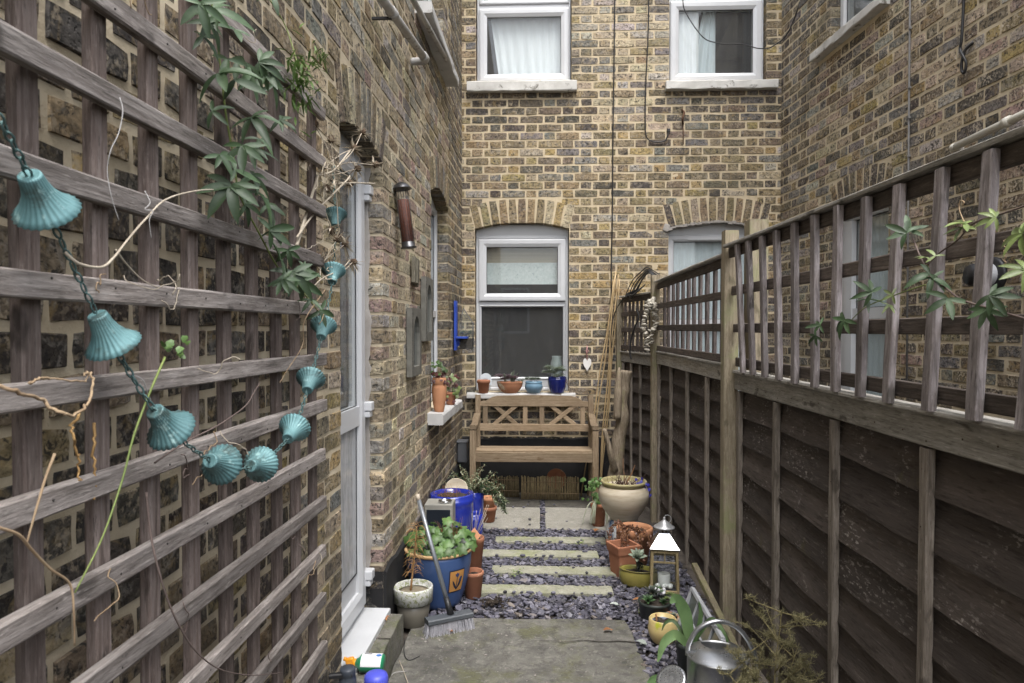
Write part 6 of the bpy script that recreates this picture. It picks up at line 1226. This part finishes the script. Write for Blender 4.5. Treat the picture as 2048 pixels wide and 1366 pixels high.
# ================================================================== ON THE TRELLIS
VERD = mk('verdigris_metal', (.066, .148, .156), (.125, .235, .24), 14, rough=.5, bump=.25, metal=.25, var=.22, spot=(.25, .38, .37), spot_at=.58, spot_scale=30, patch=(.055, .090, .085), patch_at=.53, patch_scale=24)
bc = thing('bell_chain', 'looping chain of fluted verdigris bells hung across the trellis', 'bell chain', (-.60, 1.3, 1.2))
BELLS = [(-0.584, 0.720, 1.755), (-0.613, 0.820, 1.687), (-0.621, 0.960, 1.519), (-0.588, 1.050, 1.377), (-0.595, 1.240, 1.274), (-0.596, 1.420, 1.234), (-0.585, 1.600, 1.275), (-0.603, 1.780, 1.377), (-0.624, 1.960, 1.517), (-0.641, 2.120, 1.689), (-0.674, 2.260, 1.887), (-0.710, 2.360, 2.094)]
cv = curve(BELLS, 40); BP = [(0.010, .0), (.0125, -.001), (.0135, .003), (.0150, .014), (.0180, .026), (.0240, .037), (.0320, .0465), (.0385, .0525), (.0380, .0535), (.0300, .0485), (.0220, .040), (.0160, .027), (.0120, .012), (.0040, .004)]
for i in range(1, 11):
    p = Vector(cv[i * 40]); d = (cv[min(i * 40 + 14, len(cv) - 1)] - cv[i * 40 - 14]).normalized()
    if i in (4, 5): d = (d + Vector((.0, .9, -.25))).normalized()
    M = align(d); b = MB(); b.lathe(BP, 104, p - d * .027, M, flute=26, famp=.032); b.build('bell', VERD, bc)
CHN = mk('green_chain', (.055, .105, .100), (.10, .17, .165), 20, rough=.55, metal=.4, bump=.2, var=.1)
acc = 0; last = cv[0]; k = 0
for q, p in enumerate(cv[1:]):
    if (p - last).length >= .0125:
        if min((p - Vector(b)).length for b in BELLS[1:11]) > .016:
            d = (p - last).normalized(); m = MB(); M = align(d) @ Matrix.Rotation(k * 1.57, 3, 'Z'); m.tube([(p + last) / 2 + M @ Vector((.0042 * math.cos(a), 0, .0088 * math.sin(a))) for a in [6.283 * j_ / 8 for j_ in range(9)]], .0016, 4, False); m.build('chain_link', CHN, bc)
        last = p; k += 1

# passion flower on the left: a twining stem with five-fingered leaves
pv = thing('passion_flower', 'passion flower vine with dark five-fingered leaves on the left trellis', 'climber', (-.62, 1.5, 1.4))
def vine(par, pts, rad, mat, name='stem', n=8): m = MB(); m.tube(curve(pts, n), rad, 6); return m.build(name, mat, par)
vine(pv, [(-0.635, 1.308, 2.187), (-0.632, 1.329, 2.110), (-0.630, 1.345, 2.038), (-0.630, 1.366, 1.955), (-0.635, 1.412, 1.876), (-0.630, 1.428, 1.806), (-0.630, 1.532, 1.736), (-0.635, 1.664, 1.668), (-0.635, 1.845, 1.616), (-0.635, 2.019, 1.550)], .0022, GRN_STEM)
vine(pv, [(-0.700, 1.776, 2.383), (-0.690, 1.855, 2.353), (-0.660, 1.847, 2.268), (-0.640, 1.828, 2.207)], .0016, GRN_STEM)
def leaf_set(par, rows, mat, base_seed, towards):
    for i, (p, L, ang, tip) in enumerate(rows):
        mesh = palmate(L * random.Random(i + 5).uniform(.85, 1.12), base_seed + i, random.Random(i).choice((3, 4, 5, 5, 6)), .29).mesh('leaf', mat); o = bpy.data.objects.new('leaf', mesh); COL.objects.link(o); o.parent = par; rr = random.Random(base_seed + i)
        nrm = (Vector(towards) + Vector((rr.gauss(0, .42), rr.gauss(0, .42), rr.gauss(.35, .4)))).normalized()
        q = nrm.to_track_quat('Z', 'Y').to_matrix(); o.matrix_local = Matrix.Translation(Vector(p) - WORG[par]) @ (q @ Matrix.Rotation(ang, 3, 'Z')).to_4x4()
leaf_set(pv, [((-0.600, 1.202, 2.100), .062, 3.3, 0), ((-0.605, 1.259, 2.116), .070, 4.0, 0), ((-0.600, 1.309, 2.043), .058, 2.9, 0), ((-0.610, 1.230, 2.053), .052, 4.4, 0), ((-0.600, 1.277, 2.004), .085, 4.2, 0), ((-0.600, 1.393, 2.067), .082, 3.7, 0), ((-0.605, 1.477, 2.103), .066, 4.5, 0), ((-0.600, 1.423, 1.967), .072, 3.9, 0),
    ((-0.610, 1.267, 1.931), .046, 4.7, 0), ((-0.600, 1.374, 1.894), .072, 3.2, 0), ((-0.600, 1.320, 1.802), .072, 2.9, 0), ((-0.605, 1.433, 1.847), .062, 4.1, 0), ((-0.610, 1.407, 1.781), .048, 4.4, 0), ((-0.605, 1.527, 1.746), .072, 5.0, 0), ((-0.610, 1.563, 1.749), .050, 3.4, 0), ((-0.610, 1.599, 1.686), .062, 4.4, 0), ((-0.610, 1.735, 1.648), .082, 4.2, 0), ((-0.605, 1.667, 1.662), .070, 3.4, 0), ((-0.615, 1.911, 1.574), .055, 3.9, 0), ((-0.660, 1.690, 2.352), .05, 3.4, 0), ((-0.610, 1.365, 2.125), .055, 2.6, 0), ((-0.610, 1.559, 2.084), .06, 4.0, 0), ((-0.610, 1.486, 1.938), .05, 3.1, 0), ((-0.610, 1.296, 1.856), .05, 3.6, 0), ((-0.610, 1.526, 1.802), .05, 4.3, 0), ((-0.610, 1.648, 1.715), .05, 3.3, 0), ((-0.610, 1.819, 1.601), .055, 3.0, 0), ((-0.600, 1.229, 2.079), .06, 3.7, 0), ((-0.595, 1.330, 2.012), .065, 4.4, 0), ((-0.600, 1.491, 2.087), .06, 3.2, 0), ((-0.605, 1.591, 2.013), .05, 4.2, 0), ((-0.600, 1.338, 1.837), .06, 4.6, 0), ((-0.600, 1.447, 1.815), .06, 3.6, 0), ((-0.600, 1.410, 1.896), .055, 4.5, 0), ((-0.605, 1.601, 1.639), .06, 3.9, 0), ((-0.610, 1.773, 1.677), .05, 4.6, 0)], LEAF_PF, 500, (.55, -.85, .25))
m = MB(); r = random.Random(61); c0 = Vector((-0.625, 1.778, 2.178))
for k in range(130): p = c0 + Vector((r.gauss(0, .012), r.gauss(0, .035), r.gauss(0, .040))); blade(m, p, (r.gauss(.4, .6), r.gauss(-.2, .9), r.gauss(.1, .9)), r.uniform(.022, .05), .0075, .2, seg=3)
c1 = Vector((-0.640, 1.999, 2.317))
for k in range(30): blade(m, c1 + Vector((r.gauss(0, .006), r.gauss(0, .02), r.gauss(0, .015))), (r.gauss(.4, .6), r.gauss(.2, .9), r.gauss(.2, .8)), r.uniform(.018, .035), .005, .2, seg=3)
m.build('young_tuft', leaf_mat('tuft_green', (.055, .11, .022), (.13, .20, .05)), pv, kind='stuff')
# dead tendrils and ties on the trellis
def loose(label, pts, rad, mat, name='dead_vine', cat='stem', kinky=.0):
    c_ = curve(pts, 8); rr = random.Random(len(label)); n = len(c_); m = MB(); m.tube([p + Vector((rr.gauss(0, kinky), rr.gauss(0, kinky), rr.gauss(0, kinky))) for p in c_], [rad * .66 * (1 - .45 * i / n) for i in range(n)], 6); return single(m, name, mat, label, cat)
VINE_T = mk('tan_vine', (.23, .155, .09), (.36, .265, .165), 25, rough=.85, bump=.4, var=.1)
loose('thick tan dead tendril looping below the second bell at the far left', [(-0.600, 0.726, 1.462), (-0.590, 0.756, 1.449), (-0.600, 0.805, 1.435), (-0.585, 0.823, 1.415), (-0.590, 0.863, 1.417), (-0.600, 0.898, 1.436), (-0.610, 0.910, 1.460), (-0.615, 0.901, 1.458)], .0038, VINE_T, kinky=.0012)
loose('short tan tendril lying along the trellis rail left of the third bell', [(-0.620, 0.809, 1.454), (-0.620, 0.828, 1.460), (-0.620, 0.856, 1.457), (-0.615, 0.900, 1.451), (-0.610, 0.911, 1.462)], .0026, VINE_T, kinky=.0008)
loose('straw-coloured vine swinging across the upper trellis under the leaves', [(-0.620, 0.875, 1.622), (-0.610, 0.890, 1.608), (-0.610, 0.935, 1.608), (-0.615, 0.971, 1.625), (-0.620, 1.013, 1.656), (-0.620, 1.062, 1.696), (-0.620, 1.126, 1.740), (-0.625, 1.256, 1.781), (-0.630, 1.381, 1.805)], .0034, STRAW)
loose('thin straw stem slanting down to the knotted rail', [(-0.620, 0.984, 1.638), (-0.625, 1.020, 1.619), (-0.630, 1.068, 1.600), (-0.635, 1.120, 1.591)], .0022, STRAW)
loose('brown broken stick lying over the lower left rails', [(-0.600, 0.825, 1.366), (-0.600, 0.809, 1.340), (-0.600, 0.792, 1.304), (-0.605, 0.783, 1.266)], .0030, VINE_T)
loose('curving tan stem crossing the lower left corner of the trellis', [(-0.600, 0.723, 1.306), (-0.600, 0.763, 1.284), (-0.605, 0.790, 1.258), (-0.610, 0.828, 1.221), (-0.610, 0.864, 1.188), (-0.610, 0.871, 1.145), (-0.620, 0.886, 1.097)], .0032, VINE_T)
loose('long fresh green stem hanging down the middle of the trellis', [(-0.610, 1.096, 1.475), (-0.600, 1.034, 1.423), (-0.600, 0.992, 1.364), (-0.600, 0.962, 1.303), (-0.600, 0.916, 1.234), (-0.610, 0.873, 1.173)], .0032, GRN_STEM, 'green_shoot')
loose('long dark dead stem sweeping down to the bottom of the trellis', [(-0.635, 1.082, 1.256), (-0.630, 1.083, 1.195), (-0.620, 1.082, 1.146), (-0.615, 1.102, 1.081), (-0.610, 1.128, 1.024), (-0.610, 1.186, 0.949), (-0.610, 1.280, 0.868), (-0.615, 1.428, 0.781), (-0.620, 1.629, 0.684)], .0030, MAUVE)
loose('forked mauve twig rising from the fourth bell', [(-0.625, 1.090, 1.303), (-0.620, 1.176, 1.322), (-0.620, 1.309, 1.336), (-0.625, 1.435, 1.357), (-0.630, 1.493, 1.381), (-0.635, 1.539, 1.400)], .0026, MAUVE)
loose('dead stem curving down past the lowest leaves at the trellis end', [(-0.630, 2.005, 1.639), (-0.630, 1.829, 1.547), (-0.635, 1.823, 1.479), (-0.640, 1.724, 1.418), (-0.645, 1.686, 1.388)], .0022, STEM)
loose('brittle brown stalk behind the slats below the tan loop', [(-0.665, 0.956, 1.399), (-0.665, 0.953, 1.362), (-0.665, 0.966, 1.324), (-0.665, 0.960, 1.303)], .0036, mk('orange_dry_stalk', (.26, .15, .055), (.40, .25, .10), 30, var=0), kinky=.0022)
loose('beaded orange dry stalk hanging behind the slats', [(-0.665, 1.000, 1.381), (-0.665, 0.996, 1.340), (-0.665, 0.999, 1.294), (-0.665, 0.994, 1.265)], .0036, MATS['orange_dry_stalk'], kinky=.0018)
TWINE = mk('white_twine', (.27, .26, .25), (.36, .35, .34), 40, rough=.9, var=0)
loose('white twine tie dangling from the upper left rail', [(-0.620, 0.997, 1.865), (-0.615, 0.996, 1.845), (-0.615, 0.986, 1.810), (-0.615, 0.967, 1.780), (-0.620, 0.966, 1.751), (-0.615, 0.966, 1.715), (-0.610, 0.976, 1.680)], .0013, TWINE, 'twine', 'twine')
loose('knotted white twine at the crossing above the middle rail', [(-0.630, 1.077, 1.743), (-0.620, 1.074, 1.724), (-0.620, 1.060, 1.711), (-0.615, 1.073, 1.710), (-0.615, 1.063, 1.694), (-0.615, 1.068, 1.667)], .0015, TWINE, 'twine', 'twine')
loose('loop of white twine on the rail beside the third bell', [(-0.620, 1.018, 1.453), (-0.610, 1.032, 1.443), (-0.610, 1.045, 1.422), (-0.610, 1.054, 1.409), (-0.610, 1.038, 1.419), (-0.615, 1.033, 1.439)], .0013, TWINE, 'twine', 'twine')
tt = thing('dry_tendrils', 'wisps of fine dry tendrils caught on the trellis rails', 'tendrils', (-.64, 1.3, 1.0)); r = random.Random(63)
for k in range(26):
    y_ = r.uniform(.85, 2.05); z_ = 1.583 + .149 * r.randint(-6, 4) + r.uniform(-.02, .03); p = Vector((tx(y_) + .012, y_, z_)); pts = [p]; d = Vector((r.uniform(.1, .5), r.gauss(0, 1), r.gauss(-.3, .8))).normalized()
    for q in range(9): d = (d + Vector((r.gauss(0, .35), r.gauss(0, .55), r.gauss(-.05, .55)))).normalized(); p = p + d * r.uniform(.008, .016); p.x = max(p.x, tx(p.y) + .011); pts.append(p.copy())
    m = MB(); m.tube(curve(pts, 3), .0010, 4); m.build('tendril', (STRAW, VINE_T, MAUVE)[k % 3], tt)
m = MB(); r = random.Random(66); c0 = Vector((-0.615, 1.133, 1.484))
for k in range(11): lobed(m, c0 + Vector((r.gauss(0, .006), r.gauss(0, .016), r.gauss(0, .010))), (r.gauss(.5, .4), -1, r.gauss(.3, .4)), r.uniform(.005, .009), r, 3)
single(m, 'leaf_sprig', leaf_mat('sprig_green', (.07, .14, .03), (.13, .22, .06)), 'small bright green sprig of new leaves in the middle of the trellis', 'leaves')
# dried thistle heads at the end of the trellis
dt = thing('dried_thistle', 'spray of pale dried thistle heads at the far end of the trellis', 'dried flowers', (-.62, 2.0, 1.6)); r = random.Random(71); ms = MB(); mh = MB(); mb_ = MB(); S0 = Vector((-0.615, 1.728, 1.737))
HEADS = [(-0.656, 2.160, 2.118), (-0.610, 2.240, 2.117), (-0.595, 2.300, 2.186), (-0.604, 2.260, 2.056), (-0.558, 2.320, 2.083), (-0.658, 2.100, 1.966), (-0.679, 2.080, 2.141), (-0.654, 2.140, 1.844), (-0.634, 2.160, 1.826), (-0.628, 2.200, 1.796), (-0.618, 2.220, 2.003), (-0.631, 2.120, 1.799), (-0.690, 2.020, 2.034), (-0.612, 2.240, 1.743), (-0.662, 2.060, 1.733)]
J1, J2 = Vector((-0.667, 2.060, 1.988)), Vector((-0.636, 2.120, 2.020)); J3 = Vector((-0.650, 2.020, 1.669))
ms.tube(curve([S0, (-0.680, 2.000, 1.875), J1], 6), .0045, 6); ms.tube(curve([S0 + Vector((0, 0, .02)), (-0.670, 2.040, 1.874), (-0.613, 2.160, 1.990), (-0.608, 2.200, 2.019)], 6), .0030, 6); ms.tube(curve([J1, J2, (-0.613, 2.220, 2.105)], 6), .003, 6); ms.tube(curve([(-0.649, 2.120, 1.977), (-0.608, 2.200, 1.997), (-0.550, 2.300, 2.016)], 5), .0022, 5); ms.tube(curve([(-0.697, 1.980, 1.590), J3, (-0.630, 2.160, 1.711), (-0.614, 2.220, 1.749)], 5), .0020, 5)
for i, h in enumerate(HEADS):
    h = Vector(h); base = J3 if h.z < 1.80 else (J1 if i % 2 else J2); ms.tube(curve([base, base.lerp(h, .5) + Vector((r.gauss(0, .012), r.gauss(0, .012), r.gauss(0, .012))), h], 5), .0016, 5); d = (h - base).normalized(); M = align(d)
    mh = MB().lathe([(.005, -.002), (.0100, .004), (.0115, .012), (.009, .021), (.004, .027), (.001, .028)], 12, h, M, flute=6, famp=.12).build('seed_head', mk('dark_seed_head', (.045, .028, .016), (.10, .065, .04), 60, rough=.95, bump=.8, var=0), dt)
    for k in range(22): a = r.random() * 6.283; v = (M @ Vector((math.cos(a), math.sin(a), r.uniform(-.25, .9)))).normalized(); blade(mb_, h, v, r.uniform(.02, .050), .0055, .15, seg=3, fold=.4)
for k in range(90): p = J1.lerp(J2, r.random()) + Vector((r.gauss(0, .02), r.gauss(0, .035), r.gauss(0, .03))); blade(mb_, p, (r.gauss(0, 1), r.gauss(0, 1), r.gauss(0, 1)), r.uniform(.02, .045), .005, .3, seg=3, fold=.4)
for k in range(26): p = J3 + Vector((r.gauss(0, .015), r.gauss(.05, .04), r.gauss(.03, .03))); blade(mb_, p, (r.gauss(0, 1), r.gauss(0, 1), r.gauss(0, 1)), r.uniform(.015, .035), .005, .3, seg=3, fold=.4)
ms.build('stems', STRAW, dt); mb_.build('bracts', leaf_mat('bleached_bract', (.30, .255, .19), (.47, .41, .32), .8), dt, kind='stuff')

# passion flower on the right fence
pr_ = thing('passion_flower', 'passion flower vine with pale green leaves threaded through the right trellis', 'climber', (.90, 1.8, 1.55))
vine(pr_, [(0.900, 1.238, 1.753), (0.900, 1.354, 1.746), (0.895, 1.436, 1.740), (0.900, 1.502, 1.713), (0.910, 1.583, 1.695), (0.900, 1.614, 1.670)], .0020, MAUVE); vine(pr_, [(0.895, 1.669, 1.741), (0.890, 1.627, 1.692), (0.895, 1.590, 1.639), (0.900, 1.545, 1.614), (0.905, 1.491, 1.584), (0.910, 1.394, 1.560), (0.900, 1.283, 1.538)], .0022, MAUVE); vine(pr_, [(0.930, 2.208, 1.528), (0.930, 2.102, 1.535), (0.920, 1.956, 1.583), (0.910, 1.776, 1.609), (0.900, 1.623, 1.625)], .0016, GRN_STEM)
leaf_set(pr_, [((0.875, 1.660, 1.750), .060, 1.0, 0), ((0.885, 1.666, 1.756), .052, 5.8, 0), ((0.875, 1.563, 1.645), .066, 2.2, 0), ((0.880, 1.560, 1.636), .055, 3.5, 0), ((0.875, 1.493, 1.586), .066, 2.7, 0), ((0.880, 1.363, 1.588), .050, 4.2, 0), ((0.885, 1.383, 1.561), .048, 3.2, 0), ((0.905, 1.891, 1.622), .058, .8, 0), ((0.910, 1.920, 1.603), .050, 3.6, 0), ((0.915, 2.248, 1.536), .052, 1.8, 0), ((0.915, 2.069, 1.550), .058, 2.6, 0), ((0.915, 2.280, 1.500), .045, 2.2, 0)], LEAF_PF, 700, (-.62, -.78, .2))
leaf_set(pr_, [((0.875, 1.436, 1.737), .052, 1.2, 0), ((0.880, 1.452, 1.732), .042, 2.8, 0), ((0.880, 1.549, 1.684), .036, .4, 0), ((0.885, 1.739, 1.607), .036, 1.6, 0), ((0.885, 1.755, 1.583), .032, 2.8, 0), ((0.880, 1.352, 1.736), .036, 1.4, 0), ((0.870, 1.262, 1.691), .06, 1.6, 0), ((0.870, 1.254, 1.627), .05, 2.0, 0), ((0.885, 1.597, 1.686), .028, 1.8, 0)], LEAF_YNG, 760, (-.62, -.78, .2))
m = MB(); m.tube([Vector((0.900, 1.353, 1.695)) + Vector((.002 * math.cos(k * 1.1), .002 * math.sin(k * 1.1), -.0016 * k)) for k in range(34)], .0010, 4); m.tube(curve([(0.880, 1.444, 1.738), (0.880, 1.464, 1.771), (0.880, 1.461, 1.789), (0.880, 1.448, 1.784), (0.880, 1.455, 1.777)], 5), .0012, 4); m.build('tendrils', VINE_T, pr_)
# ---------------------------------------------------------------- litter on the ground
LEAF_FALL = leaf_mat('fallen_brown_leaf', (.22, .085, .03), (.36, .17, .07), .7); LEAF_GREY = leaf_mat('fallen_grey_leaf', (.26, .30, .26), (.40, .43, .40), .7)
r = random.Random(81)
def litter(label, p, s_, mat, cat='leaf', curl=.5):
    m = MB(); p = Vector(p); a = r.random() * 6.28; blade(m, p + Vector((0, 0, .012)), (math.cos(a), math.sin(a), .25), s_, s_ * .6, .2, seg=5, fold=curl); blade(m, p + Vector((.004, .004, .012)), (math.cos(a + 1), math.sin(a + 1), .3), s_ * .6, s_ * .35, .1, seg=4, fold=curl); return single(m, 'fallen_leaf', mat, label, cat, 'fallen leaves')
litter('orange-brown curled leaf on the slate in front of the lantern', (0.579, 3.777, 0.012), .055, LEAF_FALL); litter('pale green fallen leaf on the slate left of the succulent pot', (0.441, 3.704, 0.012), .050, LEAF_GREY); litter('brown leaf on the concrete near its right edge', (0.367, 3.391, 0.016), .045, MATS['fallen_brown_leaf']); litter('grey leaf on the slate below the yellow pot', (0.516, 3.239, 0.012), .060, LEAF_GREY); litter('dry leaf on the step beside the white threshold', (-0.724, 3.177, 0.150), .04, LEAF_FALL); litter('tan leaf on the flagstone beside the ceramic drum', (0.427, 5.052, 0.016), .06, LEAF_FALL); litter('brown leaf at the foot of the broom', (-0.419, 3.339, 0.016), .035, LEAF_FALL)
m = MB(); c0 = Vector((-0.246, 3.712, 0.020))
for k in range(120): p = c0 + Vector((r.gauss(0, .030), r.gauss(0, .022), abs(r.gauss(0, .012)))); m.box(p, (r.uniform(.004, .014), r.uniform(.004, .012), r.uniform(.003, .009)), rotm('Z', r.uniform(0, 90)) @ rotm('X', r.uniform(0, 60)))
single(m, 'soil_clump', SOIL, 'clump of black soil on the slate below the lowest kerb stone', 'soil')
m = MB(); m.tube(curve([(-0.629, 3.061, 0.018), (-0.583, 2.945, 0.020), (-0.539, 2.829, 0.022)], 5), .0022, 5); single(m, 'dry_stick', STRAW, 'thin dry stick on the concrete beside the step', 'stick')
m = MB(); m.tube(curve([(-0.634, 2.913, 0.020), (-0.619, 2.924, 0.030), (-0.571, 2.959, 0.020)], 5), .0016, 5); single(m, 'pale_straw', TWINE, 'pale curled straw lying over the dry stick', 'stick')
m = MB(); m.tube(curve([(-0.643, 3.271, 0.018), (-0.620, 3.133, 0.018), (-0.584, 3.062, 0.018), (-0.540, 3.102, 0.018)], 5), .0022, 5); single(m, 'black_wire', BLACK, 'loop of thin black wire on the concrete by the patterned pot', 'wire')
m = MB(); r = random.Random(90)
for k in range(110):
    x, y = r.uniform(-.60, .46), r.uniform(2.5, 3.52)
    if r.random() < .5: x, y = r.gauss(-.42, .13), r.gauss(3.33, .12)
    if not (-.62 < x < .46 and y < 3.52): continue
    q = r.uniform(.002, .008); m.box((x, y, .017), (q * 1.6, q, q * .6), rotm('Z', r.uniform(0, 180)) @ rotm('X', r.uniform(-30, 30)))
for k in range(60): x, y = r.uniform(-.78, -.70), r.uniform(2.6, 3.24); q = r.uniform(.003, .008); m.box((x, y, .152), (q * 1.6, q, q * .6), rotm('Z', r.uniform(0, 180)))
single(m, 'grit', mk('mixed_grit', (.06, .05, .045), (.36, .33, .30), 60, rough=.9, var=0), 'loose grit and crumbs scattered on the concrete and the step', 'grit', kind='stuff')
m = MB()
for c0, n, s_ in (((-0.125, 4.180, 0.010), 14, .02), ((0.301, 4.806, 0.010), 12, .015), ((0.554, 3.628, 0.010), 10, .015), ((0.682, 4.585, 0.010), 8, .012)):
    for k in range(n): lobed(m, Vector(c0) + Vector((r.gauss(0, s_), r.gauss(0, s_), .012 + abs(r.gauss(0, .008)))), (r.gauss(0, .4), -.4, 1), r.uniform(.005, .010), r, 4)
single(m, 'weed_seedlings', LEAF_YNG, 'tiny bright green weeds sprouting between the slate chippings', 'weeds', kind='stuff')
# the house opposite, behind the viewer, which the back window mirrors
ho = thing('brick_house', 'low brick house opposite the yard, faintly mirrored in the back window', 'house', (0, -11, 0)); m = MB(); m.bb(-9, 9, -11.3, -11, 0, 3.1); m.build('wall', FARBRICK, ho)
for cx, cz in ((-2.9, 1.5), (-.78, 2.2), (2.8, 1.5)):
    m = MB(); m.bb(cx - .5, cx + .5, -11, -10.96, cz - .8, cz + .8); o = m.build('window', WHITE, ho); m = MB(); m.bb(cx - .42, cx + .42, -10.96, -10.955, cz - .72, cz + .72); m.build('pane', MATS['dark_room'], o)
